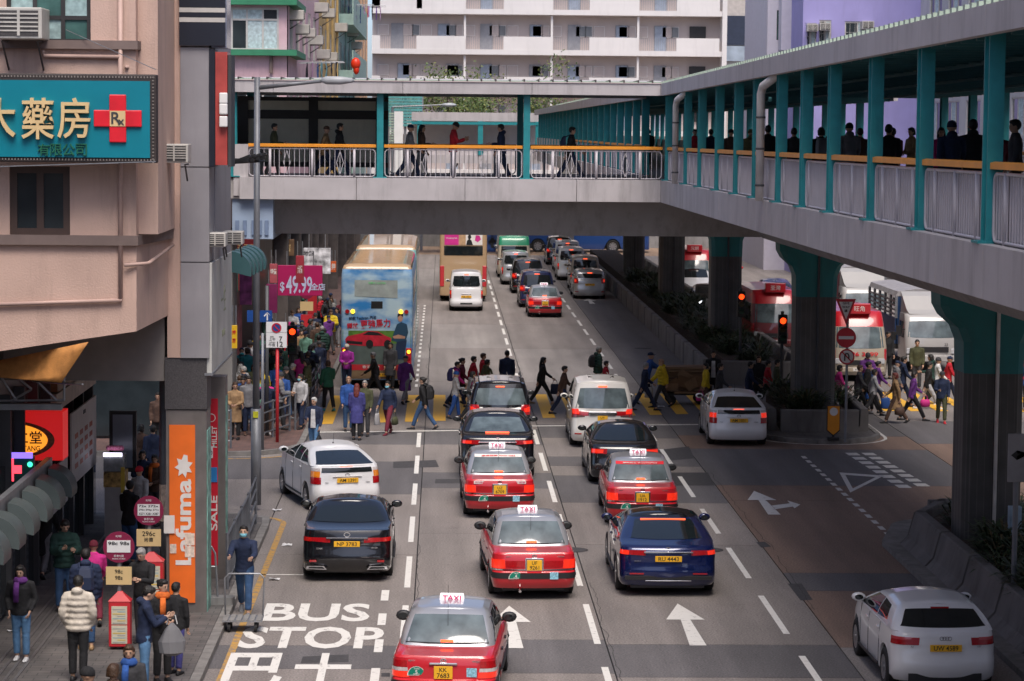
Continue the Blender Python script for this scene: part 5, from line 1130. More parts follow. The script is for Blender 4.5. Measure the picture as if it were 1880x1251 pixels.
    xs_ = c.at_y(.4, bz).x-(.018 if style else .004)
    bd = MB().extr([(xs_, by+.13*cos(a), bz-.05+.13*sin(a)*1.0) for a in [pi*i/10 for i in range(11)]], (-.004, 0, 0)).build('seat_badge', TGRN, t)
    MB().extr([(xs_+.001, by+.145*cos(a), bz-.06+.145*sin(a)) for a in [pi*i/10 for i in range(11)]], (-.003, 0, 0)).build('badge_edge', POSTW, bd)
    text(seats, .06, POSTW, bd, (xs_-.005, by, bz-.005), (0, -1, 0), (0, 0, 1), ext=.001, bold=.02); text('TAXI', .028, POSTW, bd, (xs_-.005, by, bz+.05), (0, -1, 0), (0, 0, 1), ext=.001); text('SEATS', .026, POSTW, bd, (xs_-.005, by, bz-.04), (0, -1, 0), (0, 0, 1), ext=.001)
    MB().box(xs_-.004, -by-.1, bz-.07, xs_, -by+.06, bz+.07).build('sticker', STK, t)
    e = MB(); ex = c.at_y(0, .87).x-.006; e.tube([(ex, .045*cos(a), .875+.03*sin(a)) for a in [2*pi*i/12 for i in range(13)]], .007, 4); e.tube([(ex, .02*cos(a), .88+.026*sin(a)) for a in [2*pi*i/10 for i in range(11)]], .006, 4); e.build('emblem', CHROME, t)
    ex = c.at_y(.5, .86).x-.004; badge(t, 'CROWN' if style else 'TOYOTA', ex, .48, .86, .025); badge(t, 'LPG-EUROPI' if style else 'COMFORT', ex, -.48, .86, .028)
    # roof sign
    sg = MB(); sg.loft([[(1.92+a*k, b*k2, z) for a, b in ((-.06, -.2), (.06, -.2), (.06, .2), (-.06, .2))] for z, k, k2 in ((1.478, 1, 1), (1.56, .8, .97), (1.6, .5, .93))]); r_ = sg.build('roof_sign', SEAT, t)
    text('TAXI', .085, TXR, r_, (1.858, 0, 1.535), (0, -1, 0), (.2, 0, 1), ext=.004, bold=.012, w=.3)
    MB().tube([(1.05, 0, .95), (1.02, 0, 1.9)], .004, 4).build('antenna', BLACK, t); MB().tube([(1.05, 0, .94), (1.05, 0, 1.0)], .012, 6).build('antenna_base', BLACK, t)
    p = c.at_y(0, 1.02, rings=[belt]+g[1:6]); MB().cbox((p.x+.0, 0, 1.03), (.03, .2, .035)).build('high_brake_light', BRAKE, t)
    if ad:
        G = [[c.at_y(lerp(-.56, .56, i/8), z, rings=[belt]+g[1:6]) for i in range(9)] for z in (1.325, 1.35, 1.385)]
        a_ = patch(G, .011, True).build('window_banner', SRED if ad[0] == 'r' else POSTW, t, True); p = c.at_y(0, 1.355, rings=[belt]+g[1:6]); q_ = c.at_y(0, 1.385, rings=[belt]+g[1:6])
        text(ad[1:], .04, POSTW if ad[0] == 'r' else SRED, a_, p+Vector((-.012, 0, .01)), (0, -1, 0), q_-p, ext=.002, bold=.015, w=.8)
    if style and ad and ad[0] == 'w':
        ex = c.at_y(.5, .86).x
        for s in (1, -1): b_ = MB().box(ex-.012, s*.35-.26, .835, ex-.006, s*.35+.26, .9).build('boot_sticker', POSTW, t); text('預約專線54773559' if s > 0 else '的士服務 優惠', .04, TXR, b_, (ex-.0125, s*.35, .867), (0, -1, 0), (0, 0, 1), w=.48, ext=.001)
    MB().tube([(-.02, .28, .2), (.5, .28, .24)], .028, 8).build('exhaust', CHROME, t)
    for s in (1, -1): MB().box(.72, s*.62-.11, .06, .735, s*.62+.11, .26).build('mud_flap', BLACK, t)
    under(t, c, .6, .25, 4.4); wheels(t, c.axles, .31, .735, .19, mat('steel_wheel', (.3, .3, .32), .45, .6), 8); mirrors(t, c, 3.0, 1.0, TRIM, .25, .17, .22)
    return place(t, X, Y, h)
taxi(0, .05, 40.0, 4.2, ('KK', '7683'), 'nearest red taxi with silver roof at the bottom edge, plate KK 7683', seats='5')
taxi(1, 1.82, 50.0, -2.6, ('UF', '9261'), 'red taxi plate UF 9261 beside the blue fastback, yellow item on its rear shelf')
taxi(1, 1.38, 60.6, -1.2, ('UZ', '6709'), 'red taxi plate UZ 6709 with white banner in its rear window', ad='w接送服務 93551083')
taxi(1, 4.63, 59.4, .6, ('UA', '1912'), 'red taxi with red rear window banner directly ahead of the blue fastback', ad='r網約的士 WowTheTaxi')
taxi(1, 5.0, 126.5, 0, ('TY', '4028'), 'distant red taxi beyond the yellow crossing in the third lane')
# ---------- general car builder
def auto(name, label, cat, group, m, L, w, prof, nose, belt, gb, roof, ax, R, panes, ry, rz, wt=None, rr=.22, crown=.05, wd=.22, rim=None, sp=5, mir=True, fz=None, glass=None, roofm=None, rec=.0, mz=None, rbow=.1):
    """prof: rear profile [(z, inset)]; nose: hood z at the front; gb: (xr, xf) greenhouse foot; roof: (xr, xf, half width, z rear, z mid, z front)"""
    lower = []
    for i, (z, xi) in enumerate(prof):
        zl = [(0, z), (gb[1]-.1, z-.01 if z < belt-.1 else z), (L, min(z, nose-(belt-z)*.25))]
        lower.append(Ring(zl, xi, L-(.1 if i == 0 else .02+max(0, z-.55)*.35), w-(.05 if i == 0 else (.0 if z < belt-.12 else .02+.1*max(0, z-belt+.1))), rr, .35, rbow, .16, tr=.06, tf=.14))
    B = Ring([(gb[0], belt), (gb[1], belt-.02)], gb[0], gb[1], w-.05 if wt is None else wt, .2, .34, .1, .25)
    T = Ring([(roof[0], roof[3]), ((roof[0]+roof[1])/2, roof[4]), (roof[1], roof[5])], roof[0], roof[1], roof[2], .18, .26, .08, .14)
    T2 = Ring([(roof[0], roof[3]+.035), ((roof[0]+roof[1])/2, roof[4]+.035), (roof[1], roof[5]+.03)], roof[0]+.1, roof[1]-.15, roof[2]-.11, .16, .25, .08, .14)
    g = [B]+[blend(B, T, t, .03) for t in (.2, .4, .6, .8)]+[T, T2]; gr = g[:6]
    c = Car(lower, g, ax, R, crown, R+.06); c.gr = gr; t = thing(name, label, cat, group=group); c.root = t
    o = body(t, c, [m, roofm] if roofm else m); autosmooth(o, 42)
    if roofm:
        me = o.data; me.polygons.foreach_set('material_index', [int(p.center.z > roof[3]-.01 and roof[0]-.05 < p.center.x) for p in me.polygons])
    gl = glass or TGLASS
    pr = pane_rear(c, ry[0], ry[1], rz[0], rz[1], rings=gr, rnd=.015).build('rear_window', gl, t, True)
    fy = fz or (belt+.05, roof[5]-.04); pane_rear(c, w-.2, roof[2]-.06, fy[0], fy[1], front=True, rings=gr).build('windscreen', TGLASS, t, True)
    for s in (1, -1):
        for q in panes: pane_side(c, q, .005, s, rings=gr).build('side_window', TGLASS, t, True)
        pts = [MB().tube([(x, s*(c.at_x(x, z).y+.003), z) for z in (.3, .5, .7, belt-.03)], .006, 4, False).build('panel_gap', TRIM, t) for x in (ax[0]+.42, ax[0]+1.35, ax[1]-.45) if ax[0]+.3 < x < ax[1]]
        for x in (ax[0]+.55, ax[0]+1.5): p = c.at_x(x, belt-.13); MB().cbox((x, s*(p.y+.014), belt-.13), (.17, .03, .03)).build('door_handle', m, t, bev=.008)
        MB().tube(rows(c, ax[0]+R+.1, ax[1]-R-.1, .3, s, 8, .0), .03, 5).build('sill_trim', TRIM if m.name[:5] != 'paint' else TRIM, t)
    under(t, c, w-.26, .2, L-.3); wheels(t, ax, R, w-wd/2-.01, wd, rim, sp)
    if mir: mirrors(t, c, gb[1]-.62 if mir is True else mir, (mz or belt+.06), m, .24, .15, .2)
    return t, c
def lamp(c, y0, y1, z0, z1, m, name='tail_lamp', off=.01, zs=0.):
    w = c.rings[3].h[:, 1].max(); rr = .22
    def U(y): return y/(w-rr)*NR if y <= w-rr else NR+(y-(w-rr))/rr*NC
    for s in (1, -1): strip_u(c, U(y0), U(y1), z0, z1, off, s, 10, 3, zs).build(name, m, c.root, True)
def rbox(c, y0, y1, z0, z1, m, name, off=.02, dep=.03):
    x = min(c.at_y(y, (z0+z1)/2).x for y in (y0, (y0+y1)/2)); return MB().box(x-off, y0, z0, x-off+dep, y1, z1).build(name, m, c.root, bev=.006)
def hb(c, z, w=.3, rings=None, h=.03): p = c.at_y(0, z, rings=c.gr); return MB().cbox((p.x-.012, 0, z), (.03, w, h)).build('high_brake_light', BRAKE, c.root)
PBLK = paint('paint_black', (.006, .006, .008), .2, 0., 1.); PBLU = paint('paint_blue', (.004, .012, .08), .2, .3, 1.); PWHT = paint('paint_white', (.72, .72, .73), .3); PPRL = paint('paint_pearl', (.66, .64, .6), .3); PSIL = paint('paint_silver', (.45, .46, .47), .3, .5)
PDBL = paint('paint_dark_blue', (.01, .015, .06), .25); PBEI = paint('paint_beige', (.42, .37, .32), .35, .2); LNR = mat('lining_chrome_dark', (.25, .25, .27), .2, .9)
# black saloon NP 3783
t, c = auto('saloon_car', 'black saloon car plate NP 3783 just beyond the BUS STOP lettering', 'car', None, PBLK, 4.85, .92, [(.2, .12), (.27, .04), (.42, .0), (.58, .01), (.64, .04), (.8, .05), (.96, .06), (1.04, .1), (1.06, .2)], .74, 1.07, (.78, 3.75), (1.5, 2.75, .66, 1.38, 1.42, 1.37), (1.0, 3.85), .34,
    [((1.2, 1.12), (2.12, 1.1), (2.12, 1.34), (1.7, 1.32)), ((2.2, 1.1), (3.25, 1.07), (2.75, 1.32), (2.2, 1.34))], (.74, .56), (1.1, 1.36), rim=RIM, sp=10)
lamp(c, .36, .92, .8, .9, LAMPR, zs=.05); lamp(c, .74, .9, .82, .9, mat('lamp_red_mid', (.5, .012, .01), .12, var=.3, sc=25, coat=1), off=.013); plate(t, c.at_y(0, .78).x-.02, 0, .78, 'NP 3783'); rbox(c, -.42, .42, .88, .91, LNR, 'boot_strip')
for s in (1, -1): MB().extr([(-.012, s*(.6+a), .3+b) for a, b in ((-.2, -.035), (.22, -.02), (.2, .04), (-.14, .04))], (.05, 0, 0)).build('exhaust', CHROME, t); MB().box(-.008, s*.68-.07, .42, .03, s*.68+.07, .46).build('reflector', LAMPR, t); MB().extr([(-.014, s*(.6+a), .3+b) for a, b in ((-.16, -.018), (.17, -.008), (.15, .024), (-.11, .024))], (.004, 0, 0)).build('exhaust_mouth', BLACK, t)
x = c.at_y(0, .97).x-.008; MB().tube([(x, .06*cos(a), .965+.04*sin(a)) for a in [2*pi*i/12 for i in range(13)]], .009, 4).build('emblem', CHROME, t); badge(t, 'LEXUS', x+.02, .55, .68, .03); badge(t, 'GS 250', x+.02, -.55, .7, .03)
place(t, -1.88, 52.0, -.3)
# blue fastback RU 4443
t, c = auto('fastback_car', 'dark blue fastback car plate RU 4443 with glossy black glass roof', 'car', None, PBLU, 4.97, .98, [(.22, .14), (.3, .05), (.44, .0), (.56, .02), (.68, .05), (.82, .04), (.93, .05), (.99, .1), (1.02, .2)], .74, 1.04, (.42, 3.85), (1.55, 2.85, .68, 1.36, 1.4, 1.34), (1.02, 3.98), .35,
    [((1.1, 1.1), (2.15, 1.08), (2.15, 1.33), (1.75, 1.31)), ((2.22, 1.08), (3.35, 1.05), (2.85, 1.31), (2.22, 1.33))], (.7, .56), (1.075, 1.35), rim=RIM, sp=9, roofm=mat('glass_roof', (.008, .008, .01), .05, spec=.7))
lamp(c, .48, .97, .83, .93, LAMPR, zs=.03); lamp(c, .8, .96, .84, .92, LAMPRL, off=.013); rbox(c, -.48, .48, .885, .91, CHROME, 'chrome_bar'); plate(t, c.at_y(0, .76).x-.02, 0, .77, 'RU 4443'); hb(c, 1.34, .9)
rbox(c, -.85, .85, .36, .44, TRIM, 'diffuser', .0); rbox(c, -.45, .45, .33, .35, CHROME, 'diffuser_trim', .02)
for s in (1, -1): MB().box(.0, s*.62-.14, .47, .03, s*.62+.14, .495).build('reflector', LAMPR, t)
x = c.at_y(0, .97).x-.012; MB().extr([(x, a, .965+b) for a, b in ((-.045, .03), (.045, .03), (.03, .015), (.01, .018), (0, -.045), (-.01, .018), (-.03, .015))], (.006, 0, 0)).build('emblem', CHROME, t); badge(t, 'MODEL S', x+.01, .6, .72, .022)
place(t, 4.45, 50.4, 0)
# black high fastback ahead of taxi UZ 6709
t, c = auto('crossover_car', 'tall black crossover car between taxi UZ 6709 and the black people carrier', 'car', None, PBLK, 5.0, .99, [(.25, .14), (.34, .05), (.5, .0), (.66, .02), (.78, .06), (.95, .05), (1.08, .06), (1.14, .12), (1.17, .24)], .86, 1.18, (.42, 3.9), (1.35, 2.8, .72, 1.57, 1.62, 1.55), (1.02, 3.98), .37,
    [((1.0, 1.24), (2.1, 1.22), (2.1, 1.52), (1.6, 1.5)), ((2.2, 1.22), (3.4, 1.18), (2.85, 1.5), (2.2, 1.53))], (.74, .6), (1.22, 1.54), rim=RIM, sp=9, glass=TGLASSB)
lamp(c, .5, .98, .95, 1.06, LAMPR, zs=.02); lamp(c, .72, .9, .97, 1.04, LAMPRL, off=.013); rbox(c, -.5, .5, 1.0, 1.025, CHROME, 'chrome_bar'); hb(c, 1.22, .62); plate(t, c.at_y(0, .88).x-.02, 0, .88, 'UN 5252')
x = c.at_y(0, 1.1).x-.012; MB().extr([(x, a, 1.1+b) for a, b in ((-.045, .03), (.045, .03), (.03, .015), (.01, .018), (0, -.045), (-.01, .018), (-.03, .015))], (.006, 0, 0)).build('emblem', CHROME, t)
place(t, 1.46, 67.3, 0)
# people carriers
def mpv(label, X, Y, h, m, H, num, chromebar, L=4.9, w=.92, cat='people carrier', rail=False, glass=None, name='people_carrier', lit=True, lampz=None):
    b = 1.08; t, c = auto(name, label, cat, None, m, L, w, [(.2, .14), (.28, .05), (.42, .0), (.6, .01), (.7, .05), (.86, .06), (.98, .07), (1.05, .09), (1.07, .12)], .95, b, (.11, 4.25), (.3, 3.25, .72, H-.08, H-.04, H-.14), (.98, 3.95), .34,
        [((.45, 1.14), (1.5, 1.13), (1.5, H-.16), (.6, H-.16)), ((1.58, 1.13), (2.7, 1.12), (2.7, H-.17), (1.58, H-.16)), ((2.78, 1.12), (3.75, 1.1), (3.2, H-.2), (2.78, H-.17))], (.77, .64), (1.14, H-.2), rim=RIM, sp=5, mir=3.55, mz=1.14, fz=(1.14, H-.2), glass=glass, rbow=.06)
    hb(c, H-.155, .26); z = lampz or .98
    if chromebar:
        lamp(c, .42, .92, .94, 1.06, LAMPR, zs=-.06); lamp(c, .72, .92, .98, 1.12, LAMPRL, off=.014); lamp(c, .55, .9, .9, .95, mat('lamp_smoke', (.12, .06, .06), .15, coat=1), zs=-.04); MB().extr([(c.at_y(0, 1).x-.03, y, z_) for y, z_ in ((-.42, 1.0), (-.36, .93), (.36, .93), (.42, 1.0), (.4, 1.05), (-.4, 1.05))], (.05, 0, 0)).build('chrome_bar', CHROME, t, bev=.012)
        plate(t, c.at_y(0, .84).x-.02, 0, .84, num, True)
    else:
        lamp(c, .66, .92, .86, 1.14, LAMPR); lamp(c, .74, .92, .94, 1.08, LAMPRL if lit else LAMPR, off=.013); plate(t, c.at_y(0, .8).x-.02, 0, .8, num)
    lamp(c, .64, .8, .4, .44, LAMPR, 'reflector', .006)
    if rail:
        for s in (1, -1): MB().tube([(.5, s*.62, H-.03), (.6, s*.62, H+.03), (2.8, s*.62, H+.03), (3.0, s*.62, H-.05)], .018, 6).build('roof_rail', TRIM, t)
    for s in (.25, -.25): MB().tube([(.5, s, H+.02), (2.9, s, H+.015)], .008, 4).build('roof_rib', m, t)
    MB().box(1.2, -.38, H-.02+.01, 2.0, .38, H+.022).build('sunroof', TGLASS, t, bev=.01)
    place(t, X, Y, h); return t, c
mpv('pearl white people carrier with chrome tailgate bar, plate UY 4951', 4.62, 74.4, .6, PPRL, 1.92, ('UY', '4951'), True, glass=TGLASSB)
mpv('black people carrier at the stop line in front of the tall black crossover', 1.7, 75.2, 0, PBLK, 1.82, 'SK 2207', False, rail=True, glass=TGLASSB)
# second black saloon, left of taxi UA
t, c = auto('saloon_car', 'black saloon car between the white people carrier and the red-banner taxi', 'car', None, PBLK, 4.75, .91, [(.2, .12), (.27, .04), (.42, .0), (.58, .01), (.64, .04), (.8, .04), (.95, .06), (1.02, .12), (1.05, .22)], .74, 1.06, (.6, 3.7), (1.45, 2.7, .64, 1.38, 1.42, 1.37), (.98, 3.8), .34,
    [((1.15, 1.11), (2.1, 1.09), (2.1, 1.34), (1.65, 1.32)), ((2.2, 1.09), (3.2, 1.07), (2.7, 1.32), (2.2, 1.34))], (.72, .55), (1.09, 1.36), rim=RIM, sp=8)
lamp(c, .5, .91, .82, .95, LAMPR); lamp(c, .6, .86, .84, .93, LAMPRL, off=.013); plate(t, c.at_y(0, .76).x-.02, 0, .76, 'NX 618'); place(t, 4.72, 66.5, 0)
# hybrid hatchbacks
def hyb(label, X, Y, h, num, lit, glass=None):
    t, c = auto('hatchback_car', label, 'car', None, PWHT, 4.45, .865, [(.2, .12), (.27, .05), (.42, .0), (.56, .01), (.62, .05), (.8, .07), (.98, .1), (1.06, .13), (1.08, .18)], .78, 1.09, (.2, 3.75), (1.25, 2.75, .6, 1.36, 1.44, 1.36), (.85, 3.55), .31,
        [((.75, 1.13), (1.5, 1.1), (1.55, 1.36), (1.35, 1.33)), ((1.58, 1.1), (2.2, 1.08), (2.2, 1.38), (1.62, 1.37)), ((2.28, 1.08), (3.3, 1.06), (2.7, 1.36), (2.28, 1.38))], (.7, .52), (1.105, 1.35), rim=RIM, sp=7, glass=glass)
    pane_rear(c, .62, .6, .95, 1.06, off=.008).build('lower_rear_glass', TGLASS, t, True); MB().tube([c.at_y(y, 1.1)+Vector((-.02, 0, .0)) for y in (-.66, -.3, 0, .3, .66)], .03, 6).build('spoiler', PWHT, t)
    lamp(c, .66, .88, .68, .84, LAMPR); lamp(c, .68, .88, .845, .98, LAMPRL if lit else LAMPA, off=.011); lamp(c, .68, .86, .985, 1.05, LAMPW)
    plate(t, c.at_y(0, .77).x-.02, 0, .77, num); hb(c, 1.07, .3)
    rbox(c, -.35, .35, .85, .87, PWHT, 'tailgate_strip'); x = c.at_y(0, .9).x-.006; MB().tube([(x, .05*cos(a), .9+.033*sin(a)) for a in [2*pi*i/12 for i in range(13)]], .008, 4).build('emblem', CHROME, t); badge(t, 'HYBRID', x, -.5, .72, .022, DGREY); badge(t, 'PRIUS', x, .5, .72, .022, DGREY)
    MB().tube([(1.6, 0, 1.47), (1.5, 0, 1.75)], .004, 4).build('antenna', BLACK, t); MB().tube([(1.6, 0, 1.46), (1.58, 0, 1.5)], .02, 6).build('antenna_base', BLACK, t)
    return place(t, X, Y, h)
hyb('white hybrid hatchback turning left ahead of the black saloon, plate AM 1391', -2.2, 61.6, -15.5, 'AM 1391', False); hyb('white hybrid hatchback waiting beside the median island, plate AM 1031', 8.6, 74.9, .8, 'AM 1031', True)
# white three-door hatch UW 4589
t, c = auto('hatchback_car', 'white three-door hatchback plate UW 4589 beside the near planter wall', 'car', None, PWHT, 4.22, .885, [(.22, .13), (.3, .05), (.44, .0), (.58, .01), (.64, .05), (.8, .06), (.94, .08), (1.0, .1), (1.02, .13)], .8, 1.03, (.15, 3.5), (.62, 2.55, .63, 1.35, 1.39, 1.31), (.78, 3.36), .33,
    [((.85, 1.1), (1.6, 1.06), (1.6, 1.33), (1.1, 1.3)), ((1.66, 1.06), (3.05, 1.02), (2.5, 1.29), (1.66, 1.33))], (.7, .56), (1.08, 1.33), rim=RIM, sp=10)
lamp(c, .46, .88, .82, .94, LAMPR, zs=.0); lamp(c, .6, .88, .9, .945, mat('lamp_red_pale', (.5, .05, .06), .12, coat=1), off=.012); plate(t, c.at_y(0, .78).x-.02, 0, .78, 'UW 4589'); pane = hb(c, 1.345, .3); pane.data.materials[0] = LAMPR
x = c.at_y(0, .93).x-.008; e = MB()
for k in range(4): e.tube([(x, -.066+.044*k+.03*cos(a), .93+.03*sin(a)) for a in [2*pi*i/12 for i in range(13)]], .005, 4)
e.build('emblem', CHROME, t); badge(t, 'A3', x, .55, .8, .03); badge(t, '1.8T', x, -.55, .8, .03); rbox(c, -.6, .6, .22, .36, TRIM, 'diffuser', .0); place(t, 8.2, 41.6, -1.2)
# vans and far cars
def van(label, X, Y, h, m, H=1.98, num='NB 7021', L=4.7, w=.85, lamps=True, name='van'):
    t, c = auto(name, label, 'van', None, m, L, w, [(.25, .1), (.33, .02), (.45, .0), (.55, .02), (.62, .05), (.8, .06), (1.0, .06), (1.14, .07), (1.17, .08)], 1.0, 1.18, (.085, 4.55), (.16, 3.75, .72, H-.08, H-.04, H-.1), (1.0, 3.6), .32,
        [((.4, 1.24), (1.6, 1.24), (1.6, H-.2), (.45, H-.2)), ((1.7, 1.24), (2.9, 1.24), (2.9, H-.2), (1.7, H-.2)), ((3.0, 1.22), (4.1, 1.18), (3.7, H-.24), (3.0, H-.2))], (.7, .62), (1.24, H-.2), rim=mat('steel_wheel', (.3, .3, .32), .45, .6), sp=8, mir=3.9, mz=1.3, rbow=.04, fz=(1.24, H-.2))
    lamp(c, .74, .85, .66, 1.06, LAMPR); lamp(c, .75, .85, .86, 1.03, LAMPRL, off=.014); hb(c, H-.13, .22); plate(t, c.at_y(0, .72).x-.02, 0, .74, num); rbox(c, -.25, .25, .86, .89, CHROME, 'handle_bar'); rbox(c, -.3, .3, .36, .44, TRIM, 'step', .015)
    return place(t, X, Y, h)
van('white van with lit tail lamps behind the double-decker beyond the crossing', 1.2, 130.5, 0, PWHT)
mpv('dark blue van-like carrier behind the distant red taxi', 4.85, 133.5, 0, PDBL, 1.88, 'PK 8819', False); mpv('black carrier with bright sticker in the far queue', 4.75, 145, 0, PBLK, 1.9, 'RA 505', False)
van('silver van ahead of the black carrier in the far queue', 4.3, 153, 0, PSIL, 1.95, 'LH 6612'); van('beige van right of the far queue near the median wall', 8.05, 147, 0, PBEI, 2.0, 'SV 3314'); van('white van farthest right in the far queue beside the median', 7.8, 158, 0, PWHT, 2.0, 'KT 921')
t, c = mpv('silver estate car with lit lamps by the median wall beyond the crossing', 7.95, 140.5, 0, PSIL, 1.58, 'HX 4417', False, 4.6, .87, 'car', name='estate_car')
# ---------- buses, minibuses, trucks
def skyprint():
    a, n, L, p = nodemat('bus_print_sky'); tc = n.nodes.new('ShaderNodeTexCoord'); x = n.nodes.new('ShaderNodeTexNoise'); x.inputs['Scale'].default_value = 1.1; x.inputs['Detail'].default_value = 7
    mp = n.nodes.new('ShaderNodeMapping'); mp.inputs['Scale'].default_value = (1, .8, 1.6); L.new(tc.outputs['Object'], mp.inputs[0]); L.new(mp.outputs[0], x.inputs[0])
    r = n.nodes.new('ShaderNodeValToRGB'); r.color_ramp.elements[0].position = .38; r.color_ramp.elements[0].color = (.03, .2, .5, 1); r.color_ramp.elements[1].position = .6; r.color_ramp.elements[1].color = (.4, .54, .62, 1)
    L.new(x.outputs['Fac'], r.inputs[0]); L.new(r.outputs[0], p.inputs['Base Color']); p.inputs['Roughness'].default_value = .35; return a
BBEI = paint('bus_beige', (.44, .3, .17), .4); BPALE = paint('bus_pale_blue', (.42, .52, .56), .4); BRED = paint('bus_red', (.5, .02, .03), .35)
def bus(label, X, Y, h, m, L=11.3, w=1.25, H=4.4, name='double_decker_bus'):
    t = thing(name, label, 'bus'); pr = [(.32, .03), (.4, .0), (1.0, .0), (2.2, .0), (3.2, .0), (3.9, .0), (4.2, .02)]
    R_ = [Ring(z*H/4.4, i, L-i*.5, w-(.02 if z < .4 else 0)-max(0, z-3.9)*.12, .12, .3, 0, .1) for z, i in pr]
    R_ += [Ring(H-.08, .1, L-.2, w-.09, .15, .3, 0, .1), Ring(H-.02, .25, L-.4, w-.25, .2, .3, 0, .1)]
    c = Car(R_, [], (2.6, L-2.8), .48, .02, .55); c.root = t; c.gr = c.rings; o = body(t, c, m if isinstance(m, list) else [m]); autosmooth(o, 40)
    MB().box(.3, -w+.35, .25, L-.4, w-.35, 1.2).build('underbody', TRIM, t); wheels(t, c.axles, .48, w-.17, .28, mat('steel_wheel', (.3, .3, .32), .45, .6), 8)
    if isinstance(m, list):
        me = o.data; me.polygons.foreach_set('material_index', [1 if p.center.z > H-.16 else 0 for p in me.polygons])
    for s in (1, -1):
        for z0, z1, n_ in ((1.3, 2.15, 7), (2.9, 3.75, 8)):
            if H < 3.5 and z0 > 2: continue
            for i in range(n_):
                a = 1.2+(L-2.2)*i/n_; b = a+(L-2.2)/n_-.08; pane_side(c, ((a, z0), (b, z0), (b, z1), (a, z1)), .006, s, n=2, k=2).build('side_window', TGLASS, t)
    place(t, X, Y, h); return t, c
def rpoly(c, pts, m, name, off, par=None):      # flat print on the rear panel: (y to the right, z)
    P = [c.at_y(-y, z)+Vector((-off, 0, 0)) for y, z in pts]; mb = MB(); mb.add(P, [tuple(range(len(P)))]); n_ = Vector((0, 0, 0))
    for i in range(len(P)): n_ += P[i].cross(P[(i+1) % len(P)])
    if n_.x > 0: mb.f = [mb.f[0][::-1]]
    return mb.build(name, m, par or c.root)
t, c = bus('double-decker bus with sky and red car advertisement on its rear at the crossing', -2.28, 91.2, 0, [skyprint(), BBEI])
SKYP = skyprint(); PGRN = mat('print_green', (.09, .2, .03), .4, var=.4, sc=5); PROAD = mat('print_road', (.09, .12, .11), .4, var=.2, sc=3); PSKIN = mat('print_skin', (.45, .25, .17), .5); PNAV = mat('print_navy', (.015, .03, .07), .4); PRED = mat('print_red', (.5, .02, .04), .3, var=.25, sc=5)
G = lambda z0, z1, m_, off, nm: patch([[c.at_y(lerp(-1.19, 1.19, i/8), lerp(z0, z1, j/4)) for i in range(9)] for j in range(5)], off, True).build(nm, m_, t, True)
G(2.05, 4.2, SKYP, .006, 'sky_print'); G(1.6, 2.049, PGRN, .006, 'field_print'); G(.86, 1.599, PROAD, .006, 'road_print'); G(.66, .859, BRED, .012, 'red_band'); G(.36, .655, mat('bus_brown', (.2, .13, .07), .5), .008, 'skirt')
rpoly(c, [(-.78, 3.25), (.72, 3.2), (.72, 3.82), (-.78, 3.82)], mat('bus_rear_window', (.3, .34, .33), .2, var=.2), 'rear_window', .016); rpoly(c, [(-.2, 2.83), (.2, 2.83), (.2, 3.08), (-.2, 3.08)], BLACK, 'vent', .016)
for s in (1, -1):
    for y, mm in ((.84, LAMPA), (1.03, LAMPR)):
        p = c.at_y(s*y, 2.72); MB().tube([p+Vector((-.01, 0, 0)), p+Vector((-.04, 0, 0))], .075, 12).build('upper_lamp', LIT('lamp_amber_lit', (.95, .5, .03), 1.4) if mm is LAMPA else mm, t)
    lb = MB().box(c.at_y(1.1, 1).x-.05, s*1.12-.1, .72, c.at_y(1.1, 1).x+.1, s*1.12+.1, 1.45).build('lamp_cluster', BRED, t, bev=.03)
    for z, mm in ((1.32, MATS['lamp_amber_lit']), (1.08, LAMPR), (.86, LAMPW)): MB().tube([(c.at_y(1.1, 1).x-.05, s*1.12, z), (c.at_y(1.1, 1).x-.065, s*1.12, z)], .065, 12).build('lamp', mm, lb)
rc = rpoly(c, [(-1.08, 1.62), (-.95, 1.55), (-.3, 1.5), (.4, 1.52), (.5, 1.6), (.5, 1.8), (.3, 1.88), (.05, 2.02), (-.3, 2.05), (-.55, 1.95), (-.8, 1.9), (-1.02, 1.85), (-1.1, 1.75)], PRED, 'car_print', .011)
rpoly(c, [(-.5, 1.9), (-.28, 2.02), (.03, 1.99), (.22, 1.88)], BLACK, 'car_print_glass', .014); rpoly(c, [(-1.05, 1.6), (-.5, 1.56), (-.5, 1.66), (-1.05, 1.7)], BLACK, 'car_print_grille', .014)
for y in (-.25, .38): rpoly(c, [(y+.13*cos(a), 1.58+.15*sin(a)) for a in [2*pi*i/14 for i in range(14)]], BLACK, 'car_print_wheel', .015)
rpoly(c, [(.62, 1.05), (.95, 1.05), (1.05, 1.7), (.98, 2.0), (.72, 2.0), (.68, 1.5)], PNAV, 'figure_print_trousers', .012); rpoly(c, [(.52, 1.72), (.6, 2.0), (.7, 2.28), (.86, 2.36), (1.05, 2.28), (1.1, 2.0), (1.02, 1.72), (.7, 1.66)], mat('print_blue', (.02, .06, .11), .4), 'figure_print_shirt', .014)
rpoly(c, [(.55, 1.85), (.6, 1.78), (.98, 1.78), (1.0, 1.85), (.75, 1.92)], PSKIN, 'figure_print_arms', .017); rpoly(c, [(.82+.09*cos(a), 2.5+.13*sin(a)) for a in [2*pi*i/14 for i in range(14)]], PSKIN, 'figure_print_face', .016); rpoly(c, [(.72, 2.52), (.73, 2.64), (.82, 2.68), (.92, 2.63), (.92, 2.54), (.82, 2.6)], BLACK, 'figure_print_hair', .018)
